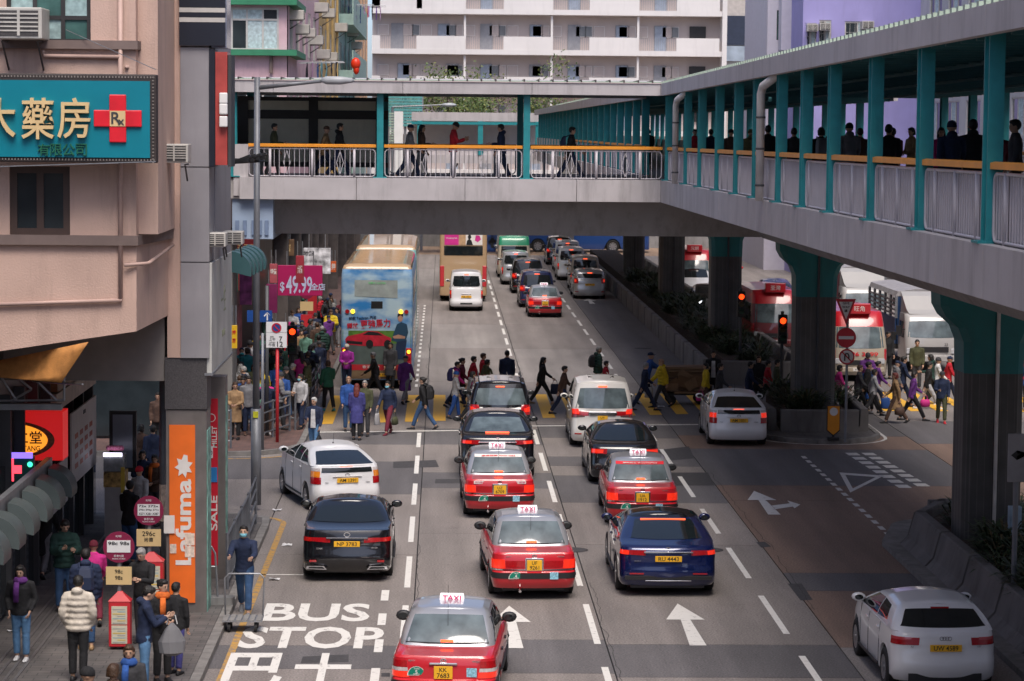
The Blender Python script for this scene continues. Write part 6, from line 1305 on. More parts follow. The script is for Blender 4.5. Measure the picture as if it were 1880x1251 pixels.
for tx, y, z, hh, ww, mm in (('特配 Techron 汽油', -.5, 2.5, .12, .95, PNAV), ('釋放', -.84, 2.22, .2, .4, PRED), ('更強馬力', -.05, 2.3, .3, 1.05, PRED)):
    p = c.at_y(-y, z); text(tx, hh, mm, t, p+Vector((-.02, 0, 0)), (0, -1, .06), (0, 0, 1), w=ww, ext=.002, bold=.02)
p = c.at_y(0, .78); text('香港九龍', .1, POSTW, t, p+Vector((-.02, .2, 0)), (0, -1, 0), (0, 0, 1), w=.6, ext=.002); text('加德士 CALTEX', .08, LIT('print_green_text', (.1, .5, .15), .1), t, c.at_y(0, 3.72)+Vector((-.03, 0, 0)), (0, -1, 0), (0, 0, 1), w=.6, ext=.002)
plate(t, c.at_y(0, .5).x-.02, -.1, .5, 'PJ 9155')
for i in range(14): MB().tube([(.5+i*.75, -.9, 4.4), (.5+i*.75, .9, 4.4)], .012, 4).build('roof_rib', BBEI, t)
t, c = bus('beige double-decker bus with pink rear advertisement ahead of the white van', 1.1, 138, 0, BBEI)
rpoly(c, [(-1.0, 3.0), (1.0, 3.0), (1.0, 3.6), (-1.0, 3.6)], POSTW, 'advert', .012); rpoly(c, [(-1.0, 3.0), (-.25, 3.0), (-.25, 3.6), (-1.0, 3.6)], mat('print_pink', (.6, .03, .25), .4), 'advert_pink', .016)
rpoly(c, [(-.25, 3.0), (.12, 3.0), (.12, 3.6), (-.25, 3.6)], mat('print_tan', (.5, .32, .18), .4, var=.3), 'advert_photo', .016); rpoly(c, [(.15, 3.0), (.5, 3.0), (.42, 3.25), (.33, 3.3), (.42, 3.4), (.38, 3.55), (.28, 3.56), (.22, 3.45), (.26, 3.3), (.18, 3.22)], BLACK, 'advert_figure', .018); rpoly(c, [(.6, 3.25), (.75, 3.15), (.92, 3.3), (.85, 3.5), (.65, 3.52)], MATS['print_pink'], 'advert_flower', .018)
text('Wedding HK', .1, POSTW, t, c.at_y(.62, 3.35)+Vector((-.02, 0, 0)), (0, -1, 0), (0, 0, 1), w=.6, ext=.001, bold=.01)
rpoly(c, [(-1.02, 2.45), (1.02, 2.45), (1.02, 2.95), (-1.02, 2.95)], TGLASS, 'rear_window', .014)
for s in (1, -1):
    for y in (.75, .95): p = c.at_y(s*y, 3.75); MB().tube([p+Vector((-.01, 0, 0)), p+Vector((-.05, 0, 0))], .07, 10).build('upper_lamp', LAMPR, t)
    MB().box(c.at_y(1.1, 1).x-.03, s*1.12-.11, .8, c.at_y(1.1, 1).x+.1, s*1.12+.11, 1.9).build('lamp_cluster', BRED, t, bev=.03)
# public light buses (minibuses), seen from the front or the rear
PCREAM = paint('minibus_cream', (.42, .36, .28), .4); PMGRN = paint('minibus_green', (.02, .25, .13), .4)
def minibus(label, X, Y, h, top, rear=False, txt=None, cream=None, dest='旺角'):
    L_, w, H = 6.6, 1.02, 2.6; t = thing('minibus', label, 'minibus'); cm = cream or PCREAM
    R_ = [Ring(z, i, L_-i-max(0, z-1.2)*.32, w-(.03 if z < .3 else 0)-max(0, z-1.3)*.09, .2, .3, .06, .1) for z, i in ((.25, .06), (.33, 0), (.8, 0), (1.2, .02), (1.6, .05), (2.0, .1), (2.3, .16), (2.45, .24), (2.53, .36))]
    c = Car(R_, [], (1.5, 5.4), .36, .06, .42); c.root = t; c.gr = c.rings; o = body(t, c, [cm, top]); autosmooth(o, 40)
    me = o.data; me.polygons.foreach_set('material_index', [1 if (p.center.z > 2.05 or (top is TRED_ and p.center.z < 1.15 and p.center.z > .6 and abs(p.normal.y) > .5)) else 0 for p in me.polygons])
    MB().box(.3, -.7, .2, 6.2, .7, .8).build('underbody', TRIM, t); wheels(t, c.axles, .36, w-.13, .22, MATS['steel_wheel'], 8)
    for s in (1, -1):
        for i in range(5): a = .5+i*1.12; pane_side(c, ((a, 1.25), (a+1.03, 1.25), (a+1.03, 1.98), (a, 1.98)), .006, s, n=3, k=2).build('side_window', TGLASS, t)
    pane_rear(c, .88, .82, 1.22, 2.0, front=True, off=.01, rnd=.03).build('windscreen', TGLASSB, t, True); pane_rear(c, .82, .78, 1.25, 1.95, off=.008).build('rear_window', TGLASS, t, True)
    xf = c.at_y(0, .8, True).x
    sb = MB().box(xf-.75, -.42, 2.46, xf-.4, .42, 2.85).build('roof_sign', top, t, bev=.03); text(dest, .2, POSTW, sb, (xf-.398, 0, 2.66), (0, 1, 0), (0, 0, 1), ext=.003)
    for s in (1, -1): p = c.at_y(s*.78, .75, True); MB().box(p.x-.02, s*.78-.13, .66, p.x+.02, s*.78+.13, .86).build('headlamp', HEADO, t, bev=.02); lamp(c, .9, 1.0, .8, 1.2, LAMPR)
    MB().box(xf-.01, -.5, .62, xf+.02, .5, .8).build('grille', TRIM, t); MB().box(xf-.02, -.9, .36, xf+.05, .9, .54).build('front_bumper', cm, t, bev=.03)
    pl = MB().box(xf+.05, -.26, .4, xf+.06, .26, .51).build('number_plate', POSTW, t); text('PLB 5520', .07, BLACK, pl, (xf+.062, 0, .455), (0, 1, 0), (0, 0, 1), ext=.001)
    if txt: text(txt, .15, SRED, t, (xf+.012, 0, 1.02), (0, 1, 0), (0, 0, 1), w=1.3, ext=.003, bold=.02)
    for s in (1, -1): MB().tube([c.at_x(6.1, 1.5)*1 if s > 0 else Vector((6.1, -c.at_x(6.1, 1.5).y, 1.5)), Vector((6.5, s*1.2, 1.75))], .02, 5).cbox((6.5, s*1.22, 1.7), (.08, .16, .3)).build('mirror', BLACK, t)
    return place(t, X, Y, h)
TRED_ = TRED
minibus('red-topped minibus facing the camera right of the round island, phone number on its front', 15.3, 101.5, 180, TRED, txt='2896 3299'); minibus('dark red minibus seen between the two median piers', 13.8, 114, 180, TRED, dest='荃灣', cream=paint('minibus_dark', (.14, .02, .025), .4))
minibus('green-topped minibus at the head of the far queue', 4.4, 160.5, 0, PMGRN); minibus('far red-topped minibus behind the median shrubs', 13.9, 150, 180, TRED, dest='元朗')
# trucks with slatted cargo bodies
TBLU = mat('truck_blue', (.02, .06, .16), .45, var=.15, dirt=.2); TTOP = mat('truck_canopy', (.34, .33, .34), .5, var=.15, dirt=.3)
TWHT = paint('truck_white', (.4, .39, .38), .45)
def truck(label, X, Y, h, side):
    L_, w = 8.2, 1.12; t = thing('cargo_truck', label, 'truck')
    R_ = [Ring(z, i, 1.75-f_, w-.06-max(0, z-1.2)*.05, .08, .22, .01, .08) for z, i, f_ in ((.5, 0, .02), (.9, 0, 0), (1.25, 0, .02), (1.5, 0, .1), (1.9, 0, .25), (2.1, 0, .34), (2.2, .05, .5))]
    for r in R_: r.h[:, 0] += L_-1.75
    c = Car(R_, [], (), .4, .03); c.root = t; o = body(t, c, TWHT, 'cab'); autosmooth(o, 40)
    pane_rear(c, .95, .88, 1.32, 1.95, front=True, off=.01, rnd=.03).build('windscreen', TGLASSB, t, True)
    for s in (1, -1): pane_side(c, ((L_-1.5, 1.3), (L_-.35, 1.3), (L_-.55, 1.9), (L_-1.5, 1.9)), .006, s, n=3, k=2).build('side_window', TGLASS, t)
    G_ = [[(L_-1.65, y, 3.0), (L_-1.3, y, 2.85), (L_-.75, y*.92, 2.35), (L_-.5, y*.85, 2.2)] for y in (-.98, -.5, 0, .5, .98)]; d = MB(); d.grid(G_); d.add([G_[0][0], G_[0][1], G_[0][2], G_[0][3], (L_-1.65, -.98, 2.15)], [(4, 3, 2, 1, 0)]); d.add([G_[4][0], G_[4][1], G_[4][2], G_[4][3], (L_-1.65, .98, 2.15)], [(0, 1, 2, 3, 4)]); d.f = [f[::-1] for f in d.f]
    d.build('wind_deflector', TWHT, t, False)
    xf = L_
    for s in (1, -1): MB().box(xf-.08, s*.85-.16, .72, xf+.0, s*.85+.16, .92).build('headlamp', HEADO, t, bev=.02); MB().tube([(xf-.4, s*1.0, 1.6), (xf-.2, s*1.3, 1.7)], .02, 5).cbox((xf-.2, s*1.3, 1.6), (.08, .18, .36)).build('mirror', BLACK, t)
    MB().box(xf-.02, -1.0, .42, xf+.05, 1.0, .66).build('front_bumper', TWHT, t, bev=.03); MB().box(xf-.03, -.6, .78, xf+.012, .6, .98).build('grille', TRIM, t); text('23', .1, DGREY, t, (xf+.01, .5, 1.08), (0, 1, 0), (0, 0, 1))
    # cargo body: blue lower boards, slatted upper sides, pale canopy
    MB().box(0, -w, .75, L_-1.8, w, .95).build('bed', TRIM, t)
    for s in (1, -1):
        MB().box(0, s*w-.04, .95, L_-1.8, s*w+.04, 1.95).build('side_board', side, t)
        for z in (2.05, 2.22, 2.39, 2.56): MB().box(0, s*w-.03, z, L_-1.8, s*w+.03, z+.06).build('slat', STEEL, t)
        for i in range(6): x = i*(L_-1.85)/5; MB().box(x, s*w-.05, 1.95, x+.07, s*w+.05, 2.8).build('stake', STEEL, t)
    MB().extr([(0, -w-.03, 2.8), (0, w+.03, 2.8), (0, w-.05, 2.98), (0, .4, 3.08), (0, -.4, 3.08), (0, -w+.05, 2.98)], (L_-1.78, 0, 0)).build('canopy', TTOP, t); MB().box(L_-1.86, -w, .95, L_-1.8, w, 2.8).build('head_board', side, t)
    MB().box(.2, -.4, .45, L_-.5, .4, .75).build('chassis', TRIM, t); wheels(t, (1.6, L_-1.0), .4, w-.2, .26, MATS['steel_wheel'], 8)
    return place(t, X, Y, h)
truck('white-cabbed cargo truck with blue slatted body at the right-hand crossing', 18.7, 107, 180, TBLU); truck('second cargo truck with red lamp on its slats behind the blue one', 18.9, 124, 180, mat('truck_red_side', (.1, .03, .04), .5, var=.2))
# oncoming cars under the walkway
def oncoming(label, X, Y, m, H=1.45, cat='car', lit=True):
    t, c = auto('oncoming_car', label, cat, None, m, 4.6, .89, [(.2, .12), (.27, .04), (.42, .0), (.58, .01), (.64, .04), (.8, .05), (.96, .06), (1.02, .12)], .78, 1.04, (.6, 3.7), (1.3, 2.7, .66, H-.08, H-.04, H-.09), (.95, 3.65), .32, [((1.1, 1.09), (2.1, 1.07), (2.1, H-.12), (1.6, H-.13)), ((2.2, 1.07), (3.2, 1.05), (2.7, H-.14), (2.2, H-.12))], (.7, .55), (1.08, H-.1))
    for s in (1, -1): p = c.at_y(s*.62, .68, True); MB().box(p.x-.06, s*.62-.17, .62, p.x+.012, s*.62+.17, .74).build('headlamp', HEADL if lit else HEADO, t, bev=.02)
    xf = c.at_y(0, .55, True).x; MB().box(xf-.03, -.4, .5, xf+.015, .4, .66).build('grille', TRIM, t); pl = MB().box(xf, -.26, .38, xf+.025, .26, .49).build('number_plate', POSTW, t)
    return place(t, X, Y, 180)
oncoming('black oncoming car with lit bluish headlamp behind the median shrubs', 13.4, 133, PBLK); oncoming('blue oncoming car behind the dark red minibus', 17.2, 137, PDBL, 1.5, lit=False); oncoming('white oncoming van-like car with lit headlamp far behind the median', 13.9, 146.5, PWHT, 1.8)
oncoming('red car at the far right-hand kerb near the fence crowd', 16.6, 156, TRED, lit=False); oncoming('dark car parked right of the trucks', 23.3, 118, PBLK, lit=False)
# blue single-decker crossing at the far junction
t, c = bus('blue bus with yellow lettering crossing at the far junction', 4.5, 196, 90, PDBL2 if 'PDBL2' in globals() else paint('bus_blue', (.01, .05, .2), .4), 11, 1.25, 3.2, 'crossing_bus')
for i, (tx, x) in enumerate((('YES', 3.2), ('好你食', 6.4))): text(tx, .8, mat('print_yellow', (.7, .5, .03), .5), t, (x, -1.27, 1.7), (1, 0, 0), (0, 0, 1), w=2.2, ext=.004)
bd = thing('advert_hoarding', 'colourful blue and yellow hoarding at the far junction left of the green minibus', 'hoarding'); a = py_(893, 470, 195); b = py_(918, 436, 195); MB().box(a.x, 195, a.z, b.x, 195.2, b.z+1).build('panel', mat('hoarding_print', (.05, .12, .35), .5, var=1.6, sc=2), bd); MB().box(a.x, 195.05, -.03, a.x+.2, 195.15, a.z).build('leg', STEEL, bd); MB().box(b.x-.2, 195.05, -.03, b.x, 195.15, a.z).build('leg', STEEL, bd)
bus('pale green double-decker bus ahead of the sky-printed bus', -2.3, 106, 0, [paint('bus_pale_green', (.2, .42, .4), .4), BBEI])
van('white van between the beige van and the farthest right van', 8.0, 167, 0, PWHT, 2.0, 'MR 7730'); van('grey van ahead of the green-topped minibus', 4.5, 171, 0, PSIL, 2.0, 'NE 318'); mpv('black carrier at the front of the far right queue', 7.9, 176, 0, PBLK, 1.9, 'SB 5521', False); van('beige van at the front of the far left lane', 1.3, 158, 0, PBEI, 2.1, 'TL 9043')
# ======================= people
SKINM = mat('skin', (.5, .3, .2), .55, var=.05, col=True); HAIRM = mat('hair', (.02, .015, .012), .5, var=.4, sc=40, col=True, bump=.8, bsc=45); CLM = mat('cloth', (.5, .5, .5), .85, var=.26, sc=7, col=True, bump=.9, bsc=13); SHOEM = mat('shoe', (.1, .1, .1), .6, col=True, var=.1); EYEM = mat('eye_dark', (.012, .01, .01), .4, var=0); LIPM = mat('lips', (.3, .1, .09), .5, var=0)
def remesh(mb, vox, it=2):
    me = mb.mesh('r', SKINM); o = bpy.data.objects.new('r', me); r = o.modifiers.new('r', 'REMESH'); r.mode = 'VOXEL'; r.voxel_size = vox; sm = o.modifiers.new('s', 'SMOOTH'); sm.factor = .5; sm.iterations = it
    return evalmesh(o)
def extend(me, mb, mats):
    n = len(me.vertices); a = np.zeros(n*3); me.vertices.foreach_get('co', a); v = [tuple(x) for x in a.reshape(-1, 3)]; f = [tuple(p.vertices) for p in me.polygons]; nf = len(f)
    out = MB(); out.v = v+mb.v; out.f = f+[tuple(i+n for i in q) for q in mb.f]; out.m = [0]*nf+mb.m
    return out.mesh('body', mats, True)
POSES = {  # legs (thigh, knee) left/right; arms (forward, abduct, elbow, inward) left/right; lean; head (turn, nod)
 'stand': ((4, 4), (-3, 3), (6, 7, 16, .1), (2, 7, 18, .1), .02, (0, 6)),
 'idle': ((2, 3), (6, 12), (12, 9, 62, .75), (8, 9, 68, .8), .03, (20, 8)),
 'walk': ((27, 8), (-20, 16), (-20, 6, 16, .1), (22, 6, 28, .1), .05, (0, 4)),
 'stride': ((-24, 10), (31, 6), (26, 6, 30, .1), (-24, 6, 12, .1), .07, (0, 6)),
 'phone': ((3, 4), (-2, 3), (24, 9, 82, .5), (26, 9, 88, .6), .03, (0, 26)),
 'stroll': ((15, 8), (-12, 12), (8, 8, 20, .1), (16, 8, 74, .45), .04, (-18, 4)),
 'push': ((24, 14), (-22, 12), (52, 8, 34, .1), (56, 8, 30, .1), .26, (0, -4)),
 'pocket': ((3, 4), (-4, 3), (-8, 13, 42, .25), (-8, 13, 42, .25), .02, (0, 12))}
LIB = {}
def rot(h): return Matrix.Rotation(RAD(h[0]), 4, 'Z') @ Matrix.Rotation(RAD(-h[1]), 4, 'X')
def figure(pose):
    if pose in LIB: return LIB[pose]
    lL, lR, aL, aR, lean, hd = POSES[pose]; J = {}
    for s, (a, k), nm in ((-1, lL, 'L'), (1, lR, 'R')):
        a, k = RAD(a), RAD(k); H = Vector((s*.088, 0, .9)); K = H+Vector((s*.012, sin(a), -cos(a)))*.415; A = K+Vector((0, sin(a-k), -cos(a-k)))*.41; J[nm] = (H, K, A, a-k)
    dz = .085-min(J['L'][2].z, J['R'][2].z)
    up = Vector((0, 0, dz))
    for nm in 'LR': H, K, A, f_ = J[nm]; J[nm] = (H+up, K+up, A+up, f_)
    sh = lambda p: Vector((p[0], p[1]+lean*max(0, p[2]-.9), p[2]))+up
    for s, (f_, b, e, i), nm in ((-1, aL, 'l'), (1, aR, 'r')):
        f_, b, e = RAD(f_), RAD(b), RAD(e); S_ = sh((s*.182, -.005, 1.36)); E = S_+Vector((s*sin(b), sin(f_)*cos(b), -cos(f_)*cos(b)))*.285; d = Vector((-s*i, sin(f_+e), -cos(f_+e))).normalized(); W_ = E+d*.245; J[nm] = (S_, E, W_, d, s)
    HM = Matrix.Translation(sh((0, .01, 1.47))) @ rot(hd)
    hp = lambda *p: HM @ Vector(p)
    def ell(m, prof, n=14, off=0.):
        m.loft([[sh((cos(2*pi*j/n)*(rx+off), y0+sin(2*pi*j/n)*(ry+off), z)) for j in range(n)] for z, rx, ry, y0 in prof])
    tor = [(.82, .12, .09, 0), (.88, .162, .115, -.01), (.95, .158, .11, -.005), (1.05, .138, .1, .005), (1.16, .15, .108, .008), (1.28, .165, .112, .004), (1.36, .15, .092, 0), (1.41, .085, .068, 0), (1.44, .055, .056, .004), (1.5, .052, .055, .012)]
    m = MB(); ell(m, tor)
    for nm in 'LR': H, K, A, f_ = J[nm]; m.tube([H+Vector((0, 0, .04)), H.lerp(K, .3), K.lerp(H, .12), K, K.lerp(A, .3), A.lerp(K, .12), A+Vector((0, 0, -.03))], [.078, .082, .06, .054, .057, .038, .036], 10)
    fing = MB(); hands = {}
    for nm in 'lr':
        S_, E, W_, d, s = J[nm]; m.tube([S_+Vector((-s*.05, 0, .01)), S_, S_.lerp(E, .4), E.lerp(S_, .1), E, E.lerp(W_, .35), W_], [.055, .052, .046, .038, .037, .036, .026], 10)
        sd_ = d.cross(Vector((s, 0, 0))); sd_ = sd_.normalized() if sd_.length > .1 else Vector((0, 1, 0)); nb = d.cross(sd_).normalized()
        m.tube([W_-d*.01, W_+d*.04, W_+d*.085], [(.024, .02), (.032, .018), (.03, .016)], 8); hands[nm] = W_+d*.12
        curl = -nb*s
        for k_, (o_, ln) in enumerate(((-.026, .07), (-.009, .078), (.009, .073), (.026, .056))):
            b0 = W_+d*.075+sd_*o_; fing.tube([b0, b0+d*ln*.5, b0+d*ln*.8+curl*ln*.25, b0+d*ln*.95+curl*ln*.55], [.0095, .009, .008, .0065], 5)
        b0 = W_+d*.03-sd_*.026; fing.tube([b0, b0+d*.03-sd_*.022, b0+d*.06-sd_*.024+curl*.01], [.011, .01, .008], 5)
    # head: skull, jaw, nose, ears
    hm = MB(); hm.ball((0, -.008, .115), (.074, .094, .098), 14, 10); hm.ball((0, .02, .06), (.056, .066, .07), 12, 8); hm.ball((0, .083, .083), (.013, .02, .02), 8, 6)
    for s in (1, -1): hm.ball((s*.076, -.005, .09), (.01, .02, .032), 8, 6)
    m.v += [tuple(HM @ Vector(p)) for p in hm.v]; o_ = len(m.v)-len(hm.v); m.f += [tuple(i+o_ for i in f) for f in hm.f]; m.m += [0]*len(hm.f)
    me = remesh(m, .0165, 1); face = MB()
    for s in (1, -1):
        face.k = 1; e = MB().ball((s*.03, .083, .108), (.0135, .006, .006), 8, 5); face.add([HM @ Vector(p) for p in e.v], e.f); e = MB().ball((s*.031, .084, .126), (.019, .006, .004), 8, 5); face.add([HM @ Vector(p) for p in e.v], e.f)
    face.k = 2; e = MB().ball((0, .083, .045), (.023, .006, .006), 8, 5); face.add([HM @ Vector(p) for p in e.v], e.f)
    face.k = 0; face.add(fing.v, fing.f)
    R_ = {'J': J, 'hand': hands, 'HM': HM, 'sh': sh, 'body': extend(me, face, [SKINM, EYEM, LIPM])}
    # trousers
    t = MB(); ell(t, [(.78, .1, .085, 0), (.84, .155, .115, -.005), (.9, .172, .125, -.008), (.97, .162, .117, -.004), (1.02, .15, .11, 0)])
    for nm in 'LR': H, K, A, f_ = J[nm]; t.tube([H+Vector((0, 0, .03)), H.lerp(K, .3), K.lerp(H, .1), K, K.lerp(A, .35), A.lerp(K, .08)], [.088, .092, .074, .069, .07, .062], 12)
    R_['trousers'] = remesh(t, .02, 2)
    # jackets
    def jacket(kind):
        j = MB(); q = .028 if kind != 'puffer' else .05
        if kind == 'coat':
            sp = max(abs(J['L'][1].y-J['R'][1].y)/2, .03); j_ = [(.5, .2, .13+sp*.75, 0), (.62, .195, .13+sp*.5, 0), (.78, .185, .14, 0)]
        else: j_ = [(.8, .178, .128, -.004)]
        prof = j_+[(.88, .18, .13, -.008), (.97, .168, .12, -.004), (1.06, .155, .112, .004), (1.16, .163, .12, .006), (1.28, .178, .124, .003), (1.36, .165, .1, 0), (1.42, .1, .08, 0), (1.465, .075, .075, .0)]
        if kind == 'puffer':
            pr = []
            zs = [.8+.033*i for i in range(18)]
            for i, z in enumerate(zs):
                rx = np.interp(z, [a[0] for a in prof], [a[1] for a in prof]); ry = np.interp(z, [a[0] for a in prof], [a[2] for a in prof]); k = .03 if i % 3 else -.004; pr.append((z, rx+k, ry+k, 0))
            prof = pr+[(1.4, .13, .1, 0), (1.46, .085, .085, 0)]
        ell(j, prof, 16)
        for nm in 'lr':
            S_, E, W_, d, s = J[nm]; b = q
            if kind == 'puffer':
                P = []; rs = []
                for i in range(13):
                    u = i/12; P.append(S_.lerp(E, u*2) if u < .5 else E.lerp(W_, u*2-1)); rs.append(.05+b*.75-.012*u+(.0 if i % 2 else -.014))
                j.tube([S_+Vector((-s*.06, 0, 0))]+P, [.08]+rs, 10)
            else: j.tube([S_+Vector((-s*.06, 0, 0)), S_, S_.lerp(E, .5), E, E.lerp(W_, .5), W_-d*.0], [.068, .062+b*.3, .056+b*.3, .05+b*.3, .045+b*.3, .042], 10)
        if kind in ('hood', 'puffer'): j.ball(sh((0, -.075, 1.45)), (.1, .075, .065), 12, 8)
        return remesh(j, .02, 2 if kind != 'puffer' else 1)
    R_['jacket'] = jacket; R_['cache'] = {}
    # shoes
    R_['shoes'] = []
    for nm in 'LR':
        H, K, A, f_ = J[nm]; a = max(-.5, min(.35, f_*.8)) if A.z > .1 else 0; F = Vector((0, cos(a), sin(a))); U = Vector((0, -sin(a), cos(a))); b = A+Vector((0, 0, -.05)); sm = MB(); rg = []
        for t_, w_, h0, h1 in ((-.075, .024, .0, .05), (-.05, .037, 0, .085), (0, .04, 0, .09), (.06, .043, 0, .065), (.12, .046, 0, .05), (.17, .04, .004, .04), (.195, .02, .01, .03)):
            c_ = b+F*t_-U*.035; rg.append([c_+Vector((x*w_, 0, 0))+U*z for x, z in ((-.8, h0), (.8, h0), (1, h0+.02), (.75, h1*.8), (.3, h1), (-.3, h1), (-.75, h1*.8), (-1, h0+.02))])
        R_['shoes'].append(sm.loft(rg).mesh('shoe', SHOEM, True))
    # hair and hats
    def hair(kind):
        h = MB(); X = lambda mb: h.add([HM @ Vector(p) for p in mb.v], mb.f)
        if kind in ('cap', 'beanie', 'hat'):
            n = 14; pr = {'cap': [(.118, .083, .1), (.15, .084, .102), (.19, .07, .088), (.215, .04, .05), (.222, .004, .005)], 'beanie': [(.1, .086, .106), (.125, .088, .108), (.17, .082, .1), (.21, .055, .066), (.228, .006, .008)], 'hat': [(.125, .13, .15), (.13, .132, .152), (.135, .085, .104), (.2, .078, .095), (.215, .03, .04), (.217, .004, .004)]}[kind]
            X(MB().loft([[(cos(2*pi*j/n)*rx, -.008+sin(2*pi*j/n)*ry, z) for j in range(n)] for z, rx, ry in pr]))
            if kind == 'cap': X(MB().extr([(.07*cos(a), .08+.085*sin(a), .124) for a in [pi*i/8 for i in range(9)]], (0, 0, .008)))
            return h.mesh('hat', CLM, True)
        b = MB(); b.ball((0, -.022, .125), (.084, .098, .1), 14, 10); b.ball((0, .02, .178), (.07, .066, .042), 12, 6)
        if kind == 'long': b.tube([(0, -.05, .13), (0, -.085, .03), (0, -.1, -.1), (0, -.1, -.2)], [(.085, .06), (.085, .05), (.09, .04), (.06, .025)], 10); [b.tube([(s*.07, -.01, .13), (s*.078, .0, .03), (s*.075, -.01, -.1)], [.025, .026, .018], 6) for s in (1, -1)]
        if kind == 'bob': b.tube([(0, -.03, .14), (0, -.05, .02)], [(.095, .085), (.092, .07)], 10)
        if kind == 'bun': b.ball((0, -.115, .15), .04, 10, 6)
        me = remesh(b, .014, 1)
        v = np.zeros(len(me.vertices)*3); me.vertices.foreach_get('co', v); v = v.reshape(-1, 3); v = np.array([HM @ Vector(p) for p in v]); me.vertices.foreach_set('co', v.ravel()); me.materials.clear(); me.materials.append(HAIRM); me.shade_smooth(); return me
    R_['hairf'] = hair
    for k in ('trousers',): R_[k].materials.clear(); R_[k].materials.append(CLM); R_[k].shade_smooth()
    LIB[pose] = R_
    return R_
def cached(R_, key, f):
    if key not in R_['cache']:
        me = f()
        if key[0] == 'j': me.materials.clear(); me.materials.append(CLM); me.shade_smooth()
        R_['cache'][key] = me
    return R_['cache'][key]
C = dict(black=(.012, .012, .014), navy=(.012, .022, .06), blue=(.02, .08, .3), jeans=(.03, .075, .17), ltjeans=(.09, .2, .36), grey=(.17, .17, .18), ltgrey=(.42, .42, .43), white=(.62, .62, .62), cream=(.58, .52, .44), tan=(.32, .2, .1), brown=(.09, .05, .035), olive=(.06, .065, .03), green=(.02, .12, .07), dkgreen=(.015, .05, .04), red=(.5, .015, .03), maroon=(.14, .012, .03), pink=(.65, .03, .25), magenta=(.4, .03, .35), purple=(.13, .03, .2), indigo=(.05, .05, .2), yellow=(.62, .45, .02), orange=(.65, .14, .02), teal=(.03, .25, .27), charcoal=(.04, .04, .045), mint=(.2, .42, .32))
HC = dict(black=(.012, .01, .009), brown=(.06, .03, .015), grey=(.28, .27, .26), white=(.5, .49, .47), red=(.13, .02, .015), bald=(.35, .2, .13))
SK = [(.5, .3, .2), (.44, .26, .17), (.55, .34, .24)]; SKR = random.Random(5); PEOPLE = []
def person(pos, face, pose, top, bot, hair, label, kind='jacket', h=1.65, hc='black', shoe='black', group=None, mask=None, scarf=None, hat=None, under_=None):
    R_ = figure(pose); t = thing('person', label, 'person', pos, -RAD(face), group); s = h/1.67; t.scale = (s, s, s); sk_ = SKR.choice(SK)
    obj('body', R_['body'], t, col=sk_); obj('trousers', R_['trousers'], t, col=C[bot]); obj('coat' if kind == 'coat' else 'jacket', cached(R_, ('j', kind), lambda: R_['jacket'](kind)), t, col=C[top])
    for m_ in R_['shoes']: obj('shoe', m_, t, col=C[shoe])
    if hair: obj('hair', cached(R_, ('h', hair), lambda: R_['hairf'](hair)), t, col=HC[hc])
    if hat: obj('hat', cached(R_, ('h', hat[0]), lambda: R_['hairf'](hat[0])), t, col=C[hat[1]])
    HM = R_['HM']
    if mask:
        b = MB().loft([[(x*w_, y, z) for x, y in ((-1, .045), (-.6, .082), (0, .1), (.6, .082), (1, .045))] for z, w_ in ((.012, .05), (.04, .062), (.075, .06))], (False, False)); b.f = [f for i, f in enumerate(b.f) if i % 5 != 4]
        o = obj('face_mask', MB().add([HM @ Vector(p) for p in b.v], b.f).mesh('face_mask', CLM, True), t, col=C[mask] if isinstance(mask, str) else mask); o.modifiers.new('s', 'SOLIDIFY').thickness = .006
    if scarf:
        sc_ = MB(); sc_.loft([[R_['sh']((cos(2*pi*j/14)*rx, .01+sin(2*pi*j/14)*ry, z)) for j in range(14)] for z, rx, ry in ((1.37, .08, .07), (1.38, .125, .115), (1.42, .13, .12), (1.47, .105, .105), (1.485, .07, .075))]); sc_.tube([R_['sh']((.04, .12, 1.4)), R_['sh']((.05, .145, 1.25)), R_['sh']((.05, .15, 1.05))], [(.05, .02), (.055, .02), (.05, .015)], 8)
        obj('scarf', sc_.mesh('scarf', CLM, True), t, col=C[scarf])
    if under_:
        b = MB(); b.extr([R_['sh']((x, .138, z)) for x, z in ((-.075, .83), (.075, .83), (.055, 1.36), (-.055, 1.36))], (0, .006, 0)); obj('shirt_front', b.mesh('shirt_front', CLM), t, col=C[under_])
    t['_p'] = pose; PEOPLE.append(t); return t
def hd(x, y, h=1.65, z0=0.): return Vector((*gp(x, y, z0+h).xy, z0))
BAGM = mat('bag_fabric', (.1, .1, .1), .7, col=True, var=.12)
BAGS = {}
